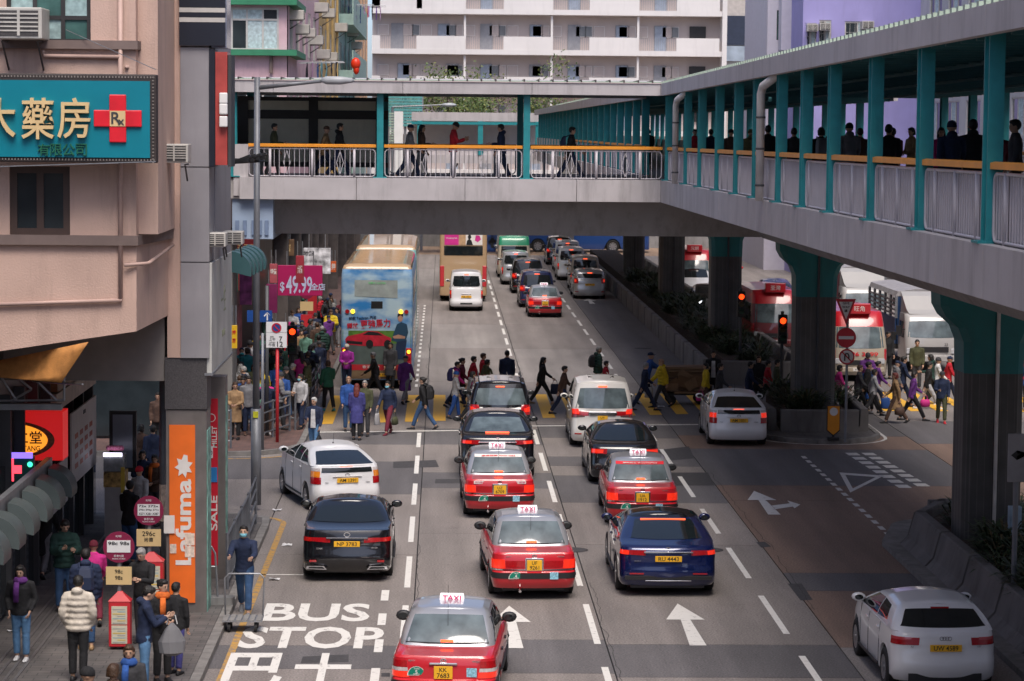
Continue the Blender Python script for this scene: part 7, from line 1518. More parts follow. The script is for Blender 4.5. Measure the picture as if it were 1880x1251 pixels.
def bag(p, hand, col, label, kind='bag', s=1., cat='bag'):
    R_ = LIB[p['_p']]; M_ = Matrix.Translation(p.location) @ Matrix.Rotation(p.rotation_euler.z, 4, 'Z') @ Matrix.Scale(p.scale.x, 4)
    if kind == 'backpack':
        if kind not in BAGS:
            m = MB(); m.loft([[(x*w_*.15, -y*d_*.15, z) for x, y in ((-1, 0), (1, 0), (1, .6), (.7, 1), (-.7, 1), (-1, .6))] for z, w_, d_ in ((0, .8, .8), (.04, 1, 1.1), (.25, 1, 1.15), (.38, .9, .8), (.43, .5, .4))]); m.f = [f[::-1] for f in m.f]; BAGS[kind] = (m.mesh('backpack', BAGM, False), MB().tube([(-.1, .0, .4), (-.11, .1, .46), (-.11, .24, .36), (-.11, .2, .1), (-.1, 0, .06)], .018, 5).tube([(.1, .0, .4), (.11, .1, .46), (.11, .24, .36), (.11, .2, .1), (.1, 0, .06)], .018, 5).mesh('straps', BAGM))
        t = thing('backpack', label, 'backpack', M_ @ R_['sh']((0, -.145, 1.0)), p.rotation_euler.z)
    else:
        if kind not in BAGS:
            m = MB(); n = 10; pf = {'bag': ((0, .7, .6), (.02, 1, 1), (.16, .95, .85), (.24, .75, .35)), 'sack': ((0, .5, .5), (.05, 1.2, 1.2), (.22, 1.25, 1.1), (.4, .8, .6), (.5, .2, .2)), 'carrier': ((0, .9, .7), (.02, 1, .8), (.3, .9, .35), (.34, .85, .25))}[kind]
            m.loft([[(cos(2*pi*j/n)*.15*w_*(1+.13*sin(5*j+z*9)), sin(2*pi*j/n)*.09*d_, z-pf[-1][0]-.14) for j in range(n)] for z, w_, d_ in pf]); BAGS[kind] = (m.mesh('bag', BAGM, kind != 'sack'), MB().tube([(-.08, 0, -.16), (-.05, 0, -.03), (0, 0, 0), (.05, 0, -.03), (.08, 0, -.16)], .009, 5).mesh('handle', BAGM))
        t = thing('handbag' if kind == 'bag' else 'carrier_bag', label, cat, M_ @ R_['hand'][hand], p.rotation_euler.z+pi/2)
    t.scale = (s, s, s); obj('bag_body', BAGS[kind][0], t, col=C[col]); obj('bag_handle' if kind != 'backpack' else 'straps', BAGS[kind][1], t, col=C[col] if kind != 'sack' else C['white']); return t
# ---- foreground, left pavement
P_ = PZ
person(hd(38, 1040, 1.6, P_), 185, 'pocket', 'black', 'ltjeans', 'long', 'person in black jacket with purple scarf and light jeans, far lower left', h=1.6, shoe='white', scarf='purple')
person(hd(143, 1060, 1.7, P_), 5, 'pocket', 'cream', 'black', 'short', 'person in cream hooded puffer jacket seen from behind, lower left', 'puffer', 1.7)
p = person(hd(157, 1010, 1.72, P_), 355, 'stand', 'navy', 'jeans', 'short', 'person in navy puffer jacket just beyond the cream puffer jacket', 'puffer', 1.72, shoe='tan'); bag(p, 'l', 'navy', 'dark blue backpack on the navy puffer jacket wearer', 'backpack')
person(hd(172, 989, 1.55, P_), 350, 'walk', 'pink', 'maroon', None, 'person with dark red beanie and pink jacket left of the round bus stop sign', h=1.55, hat=('beanie', 'maroon'))
person(hd(118, 955, 1.72, P_), 160, 'phone', 'dkgreen', 'jeans', 'short', 'person in dark green puffer jacket looking down beside the shop front', 'puffer', 1.72)
person(hd(80, 902, 1.72, P_), 10, 'walk', 'black', 'grey', 'short', 'person in black coat walking into the dark shop under the hoods', 'coat', 1.72)
p = person(hd(265, 1078, 1.72, P_), 75, 'phone', 'navy', 'ltjeans', 'short', 'person in navy hooded jacket reading a phone, holding a grey sack', 'hood', 1.72, shoe='brown'); bag(p, 'r', 'grey', 'bulging grey plastic sack held by the phone reader at the bus stop', 'sack', 1.05)
person(hd(297, 1066, 1.66, P_), 150, 'idle', 'black', 'black', 'bun', 'person in black leather jacket with rust orange scarf beside the phone reader', h=1.66, scarf='orange')
person(hd(237, 1186, 1.6, P_), 178, 'stand', 'charcoal', 'navy', 'bob', 'person with thick blue scarf and glasses at the bottom edge', h=1.6, hc='brown', scarf='blue'); person(hd(157, 1228, 1.65, P_), 80, 'stand', 'charcoal', 'black', None, 'person in black beanie cut by the bottom edge', hat=('beanie', 'black')); person(hd(207, 1222, 1.62, P_), 20, 'stand', 'brown', 'black', 'bob', 'brown-haired person cut by the bottom edge', hc='brown', h=1.62)
person(hd(262, 1007, 1.66, P_), 200, 'phone', 'black', 'charcoal', 'short', 'grey-haired person in black behind the red bus stop box', hc='grey', h=1.66)
person(hd(237, 885, 1.72, P_), 35, 'idle', 'black', 'jeans', 'short', 'person in black jacket with yellow stripes facing the food stall', 'hood', 1.72)
person(hd(257, 858, 1.58, P_), 215, 'stand', 'ltgrey', 'black', None, 'person in bright red beanie and pale jacket near the food stall', h=1.58, hat=('beanie', 'red')); person(hd(262, 828, 1.62, P_), 190, 'idle', 'navy', 'black', 'bob', 'person in navy coat behind the red beanie', 'coat', 1.62); person(hd(285, 836, 1.6, P_), 205, 'idle', 'brown', 'charcoal', 'bun', 'person with patterned rust scarf left of the orange poster pillar', h=1.6, scarf='orange')
person(hd(258, 775, 1.66), 15, 'walk', 'brown', 'black', 'bob', 'person in brown fur coat with back turned, in the side street', 'coat'); person(hd(281, 776, 1.68), 350, 'walk', 'navy', 'black', 'short', 'person in navy coat with back turned left of the granite pier', 'coat')
person(hd(247, 688, 1.72), 90, 'stride', 'brown', 'tan', 'short', 'person in brown jacket walking across the side street mouth'); person(hd(272, 700, 1.68), 95, 'stride', 'black', 'black', 'short', 'person in black walking right behind the granite pier'); person(hd(290, 722, 1.6), 185, 'stand', 'brown', 'black', 'bob', 'person in brown top half hidden by the granite pier', h=1.6)
p = person(hd(449, 963, 1.7), 182, 'push', 'navy', 'jeans', 'short', 'person in navy sweater and blue mask pushing the platform trolley', h=1.72, mask=(.2, .5, .6), shoe='grey')
person(hd(322, 1072, 1.5, P_), 20, 'stand', 'black', 'indigo', 'short', 'dark-coated person half hidden by the foot of the orange pier', h=1.5)
# ---- far corner and crossing
Pm = [
 (432, 703, 188, 'idle', 'tan', 'black', 'short', 'person in tan hooded coat at the far corner beside the lamp post', 'coat', 'brown', {}), (456, 640, 5, 'stand', 'red', 'charcoal', 'short', 'person in red and navy vest with back turned at the far corner', 'jacket', 'grey', {}), (440, 672, 20, 'stand', 'maroon', 'black', 'bob', 'person in dark red beside the red and navy vest', 'jacket', 'black', {}), (448, 690, 200, 'stand', 'blue', 'black', 'short', 'person in blue jacket behind the tan coat', 'jacket', 'black', {}),
 (553, 687, 210, 'stroll', 'ltgrey', 'navy', 'bob', 'person in pale grey hooded jacket with mask beside the kerb railing', 'hood', 'black', dict(mask=(.2, .5, .6))), (577, 730, 190, 'stroll', 'navy', 'ltjeans', 'short', 'white-haired person in open navy jacket at the kerb corner', 'jacket', 'white', dict(under_='white')), (603, 662, 335, 'stroll', 'green', 'black', 'bob', 'person in green track jacket on the crossing beside the railing', 'jacket', 'brown', dict(shoe='teal')),
 (637, 633, 188, 'idle', 'magenta', 'navy', None, 'person in magenta coat and striped hat behind the bus', 'jacket', 'black', dict(hat=('beanie', 'cream'))), (640, 693, 175, 'stand', 'blue', 'jeans', 'short', 'balding person in bright blue jacket on the crossing', 'jacket', 'bald', {}), (655, 706, 5, 'stand', 'indigo', 'black', 'long', 'red-haired person in long indigo coat seen from behind', 'coat', 'red', {}), (670, 700, 185, 'stand', 'olive', 'charcoal', 'short', 'grey-haired person in olive jacket right of the indigo coat', 'jacket', 'grey', {}),
 (688, 643, 272, 'stride', 'black', 'charcoal', 'short', 'grey-haired person in black striding left behind the bus', 'jacket', 'grey', {}), (717, 630, 188, 'stand', 'charcoal', 'black', 'bob', 'person in long charcoal coat at the bus rear corner', 'coat', 'black', {}), (713, 697, 205, 'walk', 'navy', 'maroon', 'bob', 'person in navy coat, mask and dark red trousers on the crossing', 'jacket', 'black', dict(mask=(.2, .5, .6), shoe='maroon')), (744, 651, 25, 'walk', 'purple', 'grey', None, 'person in purple top and flat cap by the bus lamp', 'coat', 'black', dict(hat=('cap', 'charcoal'))),
 (778, 690, 285, 'walk', 'black', 'jeans', 'bun', 'person in black with jeans walking left alone on the crossing', 'hood', 'black', {}), (836, 682, 80, 'stroll', 'ltgrey', 'blue', None, 'person in bright blue beanie and pale jumper left of the black carrier', 'jacket', 'black', dict(hat=('beanie', 'blue'), h=1.5)), (838, 662, 95, 'walk', 'pink', 'navy', 'short', 'person in bright pink hood behind the blue beanie', 'hood', 'black', dict(h=1.55)), (847, 655, 95, 'walk', 'maroon', 'black', 'bun', 'person in dark red behind the pink hood', 'jacket', 'black', {}),
 (868, 652, 80, 'walk', 'red', 'black', 'short', 'person in red jacket behind the black carrier, left of the pair', 'jacket', 'black', {}), (886, 650, 85, 'stand', 'red', 'black', 'short', 'person in red jacket partly hidden by the olive hood', 'jacket', 'brown', {}), (893, 658, 60, 'walk', 'olive', 'black', 'short', 'person in olive hooded jacket behind the black carrier', 'hood', 'black', {}), (866, 680, 80, 'walk', 'grey', 'black', 'bob', 'person in grey hooded top right of the blue beanie', 'hood', 'black', dict(h=1.6)), (931, 645, 10, 'stand', 'navy', 'navy', 'short', 'person in navy jacket with back turned above the black carrier roof', 'jacket', 'black', dict(h=1.75)),
 (995, 652, 92, 'stride', 'black', 'black', 'long', 'long-haired person in black striding right between the carriers', 'jacket', 'black', dict(shoe='tan')), (1034, 668, 95, 'stride', 'brown', 'navy', 'short', 'person in brown jacket walking right behind the black-haired strider', 'jacket', 'black', {}), (1098, 638, 80, 'stand', 'dkgreen', 'black', 'short', 'person in dark puffer jacket above the white carrier roof', 'puffer', 'grey', dict(h=1.72)), (1112, 664, 80, 'stand', 'red', 'black', 'short', 'person in red jacket behind the dark puffer jacket', 'jacket', 'black', dict(h=1.45)),
 (1187, 646, 75, 'push', 'blue', 'navy', None, 'worker in blue cap and orange vest pushing the cardboard cart', 'jacket', 'black', dict(hat=('cap', 'navy'), h=1.75)), (1183, 662, 80, 'stride', 'navy', 'navy', 'short', 'person in navy right of the white carrier', 'jacket', 'grey', {}), (1216, 657, 255, 'walk', 'yellow', 'charcoal', 'short', 'person in yellow puffer jacket in front of the cardboard cart', 'puffer', 'bald', {}), (1297, 668, 260, 'stand', 'yellow', 'brown', 'bob', 'person in mustard top with pink bag right of the cardboard cart', 'jacket', 'black', dict(h=1.55)),
 (1310, 645, 185, 'stand', 'black', 'black', 'short', 'person in black suit against the median wall end', 'jacket', 'black', dict(h=1.75, under_='white')), (1321, 665, 95, 'walk', 'charcoal', 'black', 'short', 'person in charcoal beside the median wall end', 'jacket', 'black', {}), (1376, 662, 95, 'walk', 'navy', 'navy', 'short', 'person in navy behind the white hatchback by the island', 'jacket', 'black', {}), (1393, 655, 185, 'stand', 'black', 'black', 'long', 'person in black dress and pink sleeves behind the island hatchback', 'coat', 'brown', {}), (1409, 660, 100, 'walk', 'red', 'black', 'short', 'person in red between the two walkers near the island', 'jacket', 'black', {}), (1426, 662, 95, 'stand', 'olive', 'black', 'short', 'person in olive jacket left of the island planter', 'jacket', 'black', {}),
 (1540, 668, 90, 'walk', 'pink', 'black', 'bob', 'person in pink behind the no entry sign post', 'jacket', 'black', {}), (1577, 668, 95, 'walk', 'charcoal', 'black', 'short', 'person in charcoal right of the no entry sign post', 'jacket', 'brown', {}), (1592, 660, 92, 'stride', 'black', 'black', 'short', 'person in black suit walking right beside the minibus', 'jacket', 'black', dict(h=1.75)), (1604, 676, 90, 'walk', 'ltgrey', 'charcoal', 'bob', 'person in pale grey with blue bag near the minibus', 'jacket', 'black', dict(h=1.55)), (1611, 661, 85, 'walk', 'purple', 'navy', 'bun', 'person in purple jacket beside the pale grey one', 'jacket', 'black', {}),
 (1646, 682, 275, 'walk', 'tan', 'brown', 'bob', 'person in long beige coat walking left on the right-hand crossing', 'coat', 'red', {}), (1658, 652, 90, 'walk', 'navy', 'navy', 'short', 'person in navy behind the long beige coat', 'hood', 'black', dict(h=1.75)), (1684, 625, 182, 'stand', 'olive', 'charcoal', 'short', 'person in camouflage jacket in front of the truck cab', 'jacket', 'black', dict(h=1.78)), (1676, 678, 90, 'stride', 'purple', 'black', 'bob', 'person in violet coat with pink bag on the right-hand crossing', 'jacket', 'black', {}), (1704, 661, 88, 'stride', 'black', 'ltgrey', 'short', 'person in black top and pale trousers on the right-hand crossing', 'jacket', 'black', dict(shoe='white')),
 (1730, 682, 185, 'stroll', 'navy', 'olive', None, 'person in navy jacket and red shoes nearest on the right-hand crossing', 'jacket', 'black', dict(hat=('cap', 'charcoal'), shoe='red')), (1721, 654, 92, 'walk', 'white', 'black', None, 'person in white top and dark beanie before the truck', 'jacket', 'black', dict(hat=('beanie', 'charcoal'))), (1742, 652, 92, 'walk', 'red', 'navy', None, 'person in dark cap beside the large near pier', 'jacket', 'black', dict(hat=('cap', 'navy'))), (1630, 610, 150, 'stand', 'black', 'black', 'short', 'person in black standing beside the blue truck side', 'jacket', 'black', dict(h=1.75)), (1876, 648, 90, 'walk', 'red', 'purple', 'bob', 'person in red at the extreme right edge', 'jacket', 'black', {})]
PP = {}
for x, y, fc, ps, tp, bt, hr, lb, kd, hc, kw in Pm:
    kw = dict(kw); h = kw.pop('h', 1.64); z0 = P_ if x < 560 and y < 710 else 0.
    PP[(x, y)] = person(hd(x, y, h, z0), fc, ps, tp, bt, hr, lb, kd, h, hc, **kw)
for k_, hnd, cl, lb, kd in (((577, 730), 'l', 'black', 'black shoulder bag of the white-haired person at the kerb', 'bag'), ((713, 697), 'r', 'ltgrey', 'pale grey carrier bag of the masked person on the crossing', 'carrier'), ((713, 697), 'l', 'olive', 'patterned handbag of the masked person on the crossing', 'bag'), ((1297, 668), 'r', 'pink', 'bright pink bag right of the cardboard cart', 'bag'), ((995, 652), 'l', 'navy', 'dark tote bag of the long-haired strider', 'carrier'), ((1676, 678), 'l', 'pink', 'dusty pink bag on the right-hand crossing', 'bag'), ((1646, 682), 'l', 'brown', 'brown handbag of the long beige coat wearer', 'bag'), ((1216, 657), 'r', 'white', 'white plastic bag of the yellow puffer jacket wearer', 'carrier'), ((1604, 676), 'r', 'blue', 'blue and white bag near the minibus', 'carrier')): bag(PP[k_], hnd, cl, lb, kd)
for k_, cl, lb in (((778, 690), 'black', 'black backpack of the lone walker on the crossing'), ((1098, 638), 'black', 'black backpack above the white carrier roof'), ((838, 662), 'indigo', 'blue patterned backpack on the pink hood wearer')): bag(PP[k_], 'l', cl, lb, 'backpack')
# ---- people on the cross bridge
for x, Y, fc, ps, tp, bt, hr, lb, kd, kw in ((502, 79.4, 92, 'stroll', 'olive', 'charcoal', 'short', 'person in olive jacket leftmost on the footbridge', 'jacket', {}), (596, 80, 90, 'stride', 'tan', 'navy', None, 'person in tan jacket and flat cap on the footbridge', 'jacket', dict(hat=('cap', 'brown'), h=1.68)), (622, 79.6, 88, 'walk', 'black', 'navy', 'short', 'person in black jacket right behind the tan jacket on the footbridge', 'hood', dict(h=1.74)), (751, 79.5, 90, 'walk', 'grey', 'navy', None, 'person in grey jacket and dark cap on the footbridge', 'jacket', dict(hat=('cap', 'navy'), h=1.72)), (773, 80.3, 92, 'stroll', 'brown', 'grey', 'long', 'long-haired person in brown on the footbridge', 'jacket', {}), (832, 79.6, 90, 'phone', 'red', 'navy', None, 'person in red jacket and dark beanie on the footbridge', 'jacket', dict(hat=('beanie', 'black'), h=1.74)), (921, 79.6, 272, 'stroll', 'navy', 'navy', 'short', 'person in navy jacket walking left on the footbridge', 'hood', dict(h=1.7)), (1047, 79.5, 90, 'stride', 'black', 'navy', 'short', 'person in black striding right at the footbridge corner', 'jacket', dict(h=1.72))):
    kw = dict(kw); p = person(Vector((py_(x, 280, Y).x, Y, ZD)), fc, ps, tp, bt, hr, lb, kd, kw.pop('h', 1.66), **kw)
bag(p, 'l', 'navy', 'dark backpack at the footbridge corner', 'backpack')
# ---- crowd in the long walkway
for i, (x, X, fc, ps, tp, bt, hr, kd, lb, kw) in enumerate(((1788, 9.6, 10, 'walk', 'black', 'black', 'short', 'hood', 'person in black jacket with back turned left of the widest teal post', dict(h=1.76)), (1749, 9.0, 5, 'walk', 'navy', 'navy', None, 'hood', 'person in navy hooded jacket beside the black jacket on the walkway', dict(hat=('beanie', 'navy'), h=1.72)), (1729, 11, 185, 'walk', 'pink', 'black', 'long', 'jacket', 'person in pink coming along the walkway', {}), (1676, 11.5, 250, 'idle', 'tan', 'black', 'bob', 'coat', 'person in beige coat facing left on the walkway', dict(h=1.62)), (1632, 9.3, 15, 'walk', 'black', 'black', 'short', 'jacket', 'person in black with back turned behind the third teal post', dict(h=1.7)), (1640, 10.5, 0, 'walk', 'maroon', 'black', 'short', 'jacket', 'person in dark red beyond the third teal post', {}), (1560, 8.9, 0, 'walk', 'grey', 'charcoal', None, 'hood', 'person in pale grey hood with back turned between the fourth and fifth posts', dict(hat=('beanie', 'black'), h=1.74)), (1580, 10.2, 0, 'walk', 'brown', 'black', 'short', 'jacket', 'person in brown on the walkway right of the grey hood', {}), (1508, 8.9, 0, 'walk', 'black', 'black', 'bob', 'jacket', 'person in black with grey pack left of the grey hood', {}), (1458, 8.8, 0, 'walk', 'charcoal', 'black', 'short', 'coat', 'person in charcoal coat on the walkway left of the pack wearer', {}), (1410, 8.6, 0, 'walk', 'black', 'black', 'short', 'coat', 'person in black coat behind the white drain pipe', dict(h=1.74)), (1378, 9.2, 0, 'walk', 'olive', 'black', None, 'hood', 'person in olive hood left of the white drain pipe', dict(hat=('beanie', 'olive'))), (1342, 8.7, 0, 'walk', 'brown', 'black', None, 'jacket', 'person in brown with dark beanie on the walkway middle', dict(hat=('beanie', 'black'))), (1305, 8.8, 0, 'walk', 'navy', 'black', 'short', 'jacket', 'person in navy farther along the walkway', {}), (1275, 8.5, 180, 'walk', 'red', 'black', 'short', 'jacket', 'person in red deep in the walkway', {}), (1190, 8.4, 0, 'walk', 'black', 'black', 'bob', 'jacket', 'person in black deepest in the walkway', {}), (1868, 9.5, 270, 'stand', 'charcoal', 'black', 'short', 'jacket', 'person in charcoal at the right edge of the walkway', {}), (1835, 11.5, 5, 'walk', 'maroon', 'navy', 'short', 'hood', 'person in dark red behind the widest teal post', {}))):
    Y = X*4800/(x-814); kw = dict(kw); p = person(Vector((X, Y, ZD+zy(Y))), fc, ps, tp, bt, hr, lb, kd, kw.pop('h', 1.66), **kw)
    if i == 8: bag(p, 'l', 'grey', 'grey backpack on the walkway left of the grey hood', 'backpack')
# ---- pavement crowd beside the bus
q = random.Random(21); placed = []; combos = set(); CN_ = ['black', 'navy', 'charcoal', 'grey', 'maroon', 'red', 'green', 'dkgreen', 'brown', 'tan', 'teal', 'blue', 'purple', 'pink', 'mint', 'olive', 'ltgrey', 'yellow', 'white']; WORD = dict(dkgreen='dark green', ltgrey='pale grey', maroon='dark red', mint='mint green', ltjeans='light denim', jeans='denim')
def crowd(n, x0, x1, y0, y1, z, where, mind=.48):
    k = tr_ = 0
    while k < n and tr_ < 4000:
        tr_ += 1; X, Y = q.uniform(x0, x1), q.uniform(y0, y1)
        if any((X-a)**2+(Y-b)**2*.5 < mind**2 for a, b in placed): continue
        tp = q.choice(CN_) if q.random() < .7 else q.choice(CN_[:4]); bt = q.choice(['black', 'navy', 'jeans', 'charcoal', 'brown', 'grey']); fc = q.choice([0, 180, 10, 190, 350, 90, 170, 270]); hr, hat = q.choice([('short', None), ('bob', None), ('long', None), ('short', None), (None, ('cap', 'navy')), (None, ('beanie', 'charcoal'))]); kd = q.choice(['jacket', 'hood', 'coat', 'puffer', 'jacket'])
        key = (tp, bt, kd, hr, hat and hat[0], where)
        if key in combos: continue
        combos.add(key); placed.append((X, Y)); k += 1
        lb = 'person, %s %s, %s trousers, %s, %s' % (WORD.get(tp, tp), {'hood': 'hooded top'}.get(kd, kd), WORD.get(bt, bt), {'short': 'short hair', 'bob': 'bobbed hair', 'long': 'long hair', None: hat and hat[0]}[hr], where)
        person(Vector((X, Y, z)), fc+q.uniform(-15, 15), q.choice(['stand', 'idle', 'walk', 'phone', 'stroll', 'pocket']), tp, bt, hr, lb, kd, q.uniform(1.55, 1.74), q.choice(['black', 'black', 'brown', 'grey']), q.choice(['black', 'grey', 'white', 'brown']), 'pavement crowd', hat=hat)
crowd(78, -6.9, -4.2, 80, 116, P_, 'in pavement crowd beside the bus'); crowd(18, -7.2, -4.8, 76, 82, P_, 'in crowd behind the lamp post'); crowd(8, 15.5, 18.5, 160, 164, 0., 'in far group beyond the median')
crowd(9, 13.4, 24, 84, 88, 0., 'on the right-hand crossing', .9)
# ======================= street furniture
POLE = mat('pole_grey', (.2, .21, .23), .5, .3, var=.15, dirt=.3); POLER = mat('pole_red', (.5, .02, .03), .5, var=.1, dirt=.15); SIGNW = mat('sign_white', (.7, .7, .7), .45, var=.04); SIGNR = mat('sign_face_red', (.5, .012, .03), .4); SIGNB = mat('sign_face_blue', (.01, .06, .25), .4)
def disc(c, r, d, n=24): c = Vector(c); return MB().extr([c+Vector((r*cos(2*pi*i/n), 0, r*sin(2*pi*i/n))) for i in range(n)], (0, d, 0))
def ringp(c, r0, r1, d, n=24):
    m = MB(); c = Vector(c); P = [(c+Vector((r*cos(2*pi*i/n), y, r*sin(2*pi*i/n)))) for i in range(n) for r, y in ((r0, 0), (r1, 0), (r1, d), (r0, d))]
    m.add(P, [(i*4+j, i*4+(j+1) % 4, ((i+1) % n)*4+(j+1) % 4, ((i+1) % n)*4+j) for i in range(n) for j in range(4)]); return m
# lamp posts
b = gp(470, 927, PZ); lp = thing('street_lamp', 'tall grey street lamp post at the near corner with arm over the footbridge', 'street lamp', (b.x, b.y, PZ)); zt = py_(475, 142, b.y).z-PZ
MB().tube([(0, 0, 0), (0, 0, 2.3)], .125, 12).build('base', POLE, lp, True); MB().tube([(0, 0, 2.3), (.02, 0, zt)], [.085, .07], 12).build('pole', POLE, lp, True)
xl = py_(590, 140, b.y).x-b.x; MB().tube([(.02, 0, zt-.25), (xl, 0, zt-.08)], [.06, .04], 8).build('arm', POLE, lp, True)
MB().loft([[(xl+u, y*.16*k, zt-.05+z*.14*k2) for y, z in ((-1, -.3), (-.6, -.75), (.6, -.75), (1, -.3), (.7, .6), (-.7, .6))] for u, k, k2 in ((0, .35, .5), (.12, .9, 1), (.45, 1, 1), (.7, .7, .6), (.78, .3, .2))]).build('lamp_head', mat('lamp_shell', (.38, .4, .43), .4), lp, True)
pl_ = MB().box(-.01, -.092, 1.35, .07, -.088, 1.75).build('number_label', SIGNW, lp); text('AB2104', .05, BLACK, pl_, (.03, -.0925, 1.55), (0, 0, 1), (-1, 0, 0), w=.34, ext=.001); MB().box(-.06, -.14, 2.1, .06, -.126, 2.25).build('yellow_tag', mat('tag_yellow', (.6, .6, .03), .5), lp)
b2 = Vector((-3.1, 160, .1)); l2 = thing('street_lamp', 'distant street lamp seen through the footbridge opening', 'street lamp', b2); zt = py_(756, 200, 160).z
MB().tube([(0, 0, 0), (0, 0, zt)], .08, 8).build('pole', POLE, l2); xe = py_(812, 195, 160).x-b2.x; MB().tube([(0, 0, zt), (xe, 0, zt+.15)], .05, 6).build('arm', POLE, l2); MB().ball((xe+.4, 0, zt+.15), (.5, .16, .12), 10, 6).build('lamp_head', MATS['lamp_shell'], l2, True)
def post(px, py, top, r, label, name='sign_post', m=None, z0=PZ, cat='post'):
    b = gp(px, py, z0); t = thing(name, label, cat, (b.x, b.y, z0)); zt = py_(px, top, b.y).z-z0; MB().tube([(0, 0, 0), (0, 0, zt)], r, 8).build('pole', m or POLE, t, True); return t, b, zt
# no-stopping sign on red post
t, b, zt = post(509, 812, 636, .05, 'no stopping sign with hours 7 and 12 on a red post at the far corner', m=POLER, cat='sign'); k = lambda x, y: py_(x, y, b.y)-Vector((b.x, b.y, PZ))
a, c = k(489, 638), k(527, 591); MB().box(a.x, -.09, a.z, c.x, -.06, (a.z+c.z)/2+.06).build('hours_plate', SIGNW, t); MB().box(a.x, -.09, (a.z+c.z)/2+.07, c.x, -.06, c.z).build('symbol_plate', SIGNW, t); cc = Vector(((a.x+c.x)/2, -.1, c.z-.17))
disc(cc, .13, .01).build('sign_disc', SIGNB, t); ringp(cc+Vector((0, -.006, 0)), .105, .14, .01).build('sign_ring', SIGNR, t); MB().cbox(cc+Vector((0, -.004, 0)), (.24, .008, .03), Matrix.Rotation(pi/4, 3, 'Y')).build('sign_bar', SIGNR, t)
zc = a.z
for tx, dx, dz, hh in (('7', .12, .25, .14), ('上午', -.12, .24, .09), ('12', .1, .1, .15), ('午夜', -.13, .08, .09), ('midnight', -.12, .15, .045), ('am', -.13, .31, .04)): text(tx, hh, BLACK, t, (cc.x+dx, -.094, zc+dz), ext=.002, bold=.015 if hh > .1 else 0)
# pedestrian signal plates and posts
t, b, zt = post(482, 826, 612, .045, 'slim green-grey sign post right of the street lamp'); t, b, zt = post(490, 800, 525, .055, 'dark post carrying the blue pedestrian plate', m=mat('pole_dark', (.07, .075, .08), .5)); k = lambda x, y: py_(x, y, b.y)-Vector((b.x, b.y, PZ))
a, c = k(454, 591), k(500, 570); pl_ = MB().box(a.x, -.1, a.z, c.x, -.07, c.z).build('blue_plate', SIGNB, t); text('↑', .24, SIGNW, pl_, (c.x-.14, -.103, (a.z+c.z)/2), ext=.002, bold=.02)
m = MB(); x0 = c.x-.42; z0 = (a.z+c.z)/2; m.add([p for p in disc((x0, -.104, z0+.1), .03, -.003, 10).v], disc((0, 0, 0), .03, -.003, 10).f); m.extr([(x0-.05, -.104, z0+.05), (x0+.05, -.104, z0+.05), (x0+.03, -.104, z0-.03), (x0+.06, -.104, z0-.12), (x0+.03, -.104, z0-.12), (x0, -.104, z0-.04), (x0-.04, -.104, z0-.12), (x0-.07, -.104, z0-.12), (x0-.03, -.104, z0-.02)], (0, -.003, 0)); m.build('walker_symbol', SIGNW, pl_)
REDL = LIT('signal_red', (1., .045, .005), 1.6)
def signal(px, py, Y, label, lit_right=True, z0=0., red=True, post_=True):
    p = py_(px, py, Y); t = thing('traffic_light', label, 'traffic light', (p.x, Y, z0)); z = p.z-z0
    MB().tube([(0, 0.1, 0), (0, .1, z+.3)], .055, 8).build('pole', mat('signal_pole', (.05, .05, .055), .5), t); MB().box(-.15, -.1, z-.75, .15, .06, z+.2).build('signal_head', BLACK, t, bev=.03)
    for i, mm in enumerate((REDL if red else BLACK, mat('lens_amber', (.08, .05, .01), .3), mat('lens_green', (.01, .06, .03), .3))): o = disc((0, -.1, z-i*.27), .1, -.012, 18).build('lens', mm, t); MB().loft([[(cos(a)*.115, -.1-.14*(1 if i_ else 0), z-i*.27+sin(a)*.115) for a in [pi*j/8 for j in range(9)]] for i_ in (0, 1)], (False, False)).build('visor', BLACK, o)
signal(537, 609, 84, 'traffic light showing red beside the pavement crowd', z0=PZ); signal(1361, 545, 96, 'traffic light showing red left of the second median pier', z0=.1); signal(1437, 589, 84.3, 'traffic light showing bright red at the island planter', z0=.1); signal(520, 504, 120, 'far traffic light by the magenta sale sign', z0=PZ)
# pedestrian railings
GREYR = mat('guard_rail', (.16, .17, .19), .5, .3, var=.2, dirt=.3)
def guard(p0, p1, label, n=None, kind=0):
    p0, p1 = Vector((*p0, 0)), Vector((*p1, 0)); L_ = (p1-p0).length; n = n or max(1, round(L_/2)); t = thing('guard_railing', label, 'railing', (p0.x, p0.y, PZ)); d = (p1-p0); d.z = 0
    for i in range(n+1): q = d*i/n; MB().tube([q, q+Vector((0, 0, 1.1))], .035, 6).build('post', GREYR, t)
    for z in ((.2, .5, .78, 1.05) if kind == 0 else (.15, 1.05)): MB().tube([Vector((0, 0, z)), d+Vector((0, 0, z))], .025, 6).build('rail', GREYR, t)
    if kind:
        m = MB(); c = int(L_/.13)
        for i in range(1, c): m.tube([d*i/c+Vector((0, 0, .15)), d*i/c+Vector((0, 0, 1.05))], .012, 4)
        o = m.build('bars', GREYR, t); o['kind'] = 'stuff'
guard((-4.15, 50.5), (-4.15, 56), 'barred kerb railing behind the red poster pillar', kind=1); guard((-4.15, 56.2), (-4.2, 59), 'open kerb railing next to the street lamp base'); guard((-4.35, 77.5), (-4.25, 83), 'kerb railing at the far corner under the red signal'); guard((-5.3, 74.2), (-4.5, 77.2), 'curved kerb railing in front of the no stopping sign'); guard((-6.8, 72.9), (-5.9, 73), 'short railing at the far corner left of the lamp post'); guard((-4.2, 84), (-4.2, 90), 'kerb railing running along the crowd to the bus')
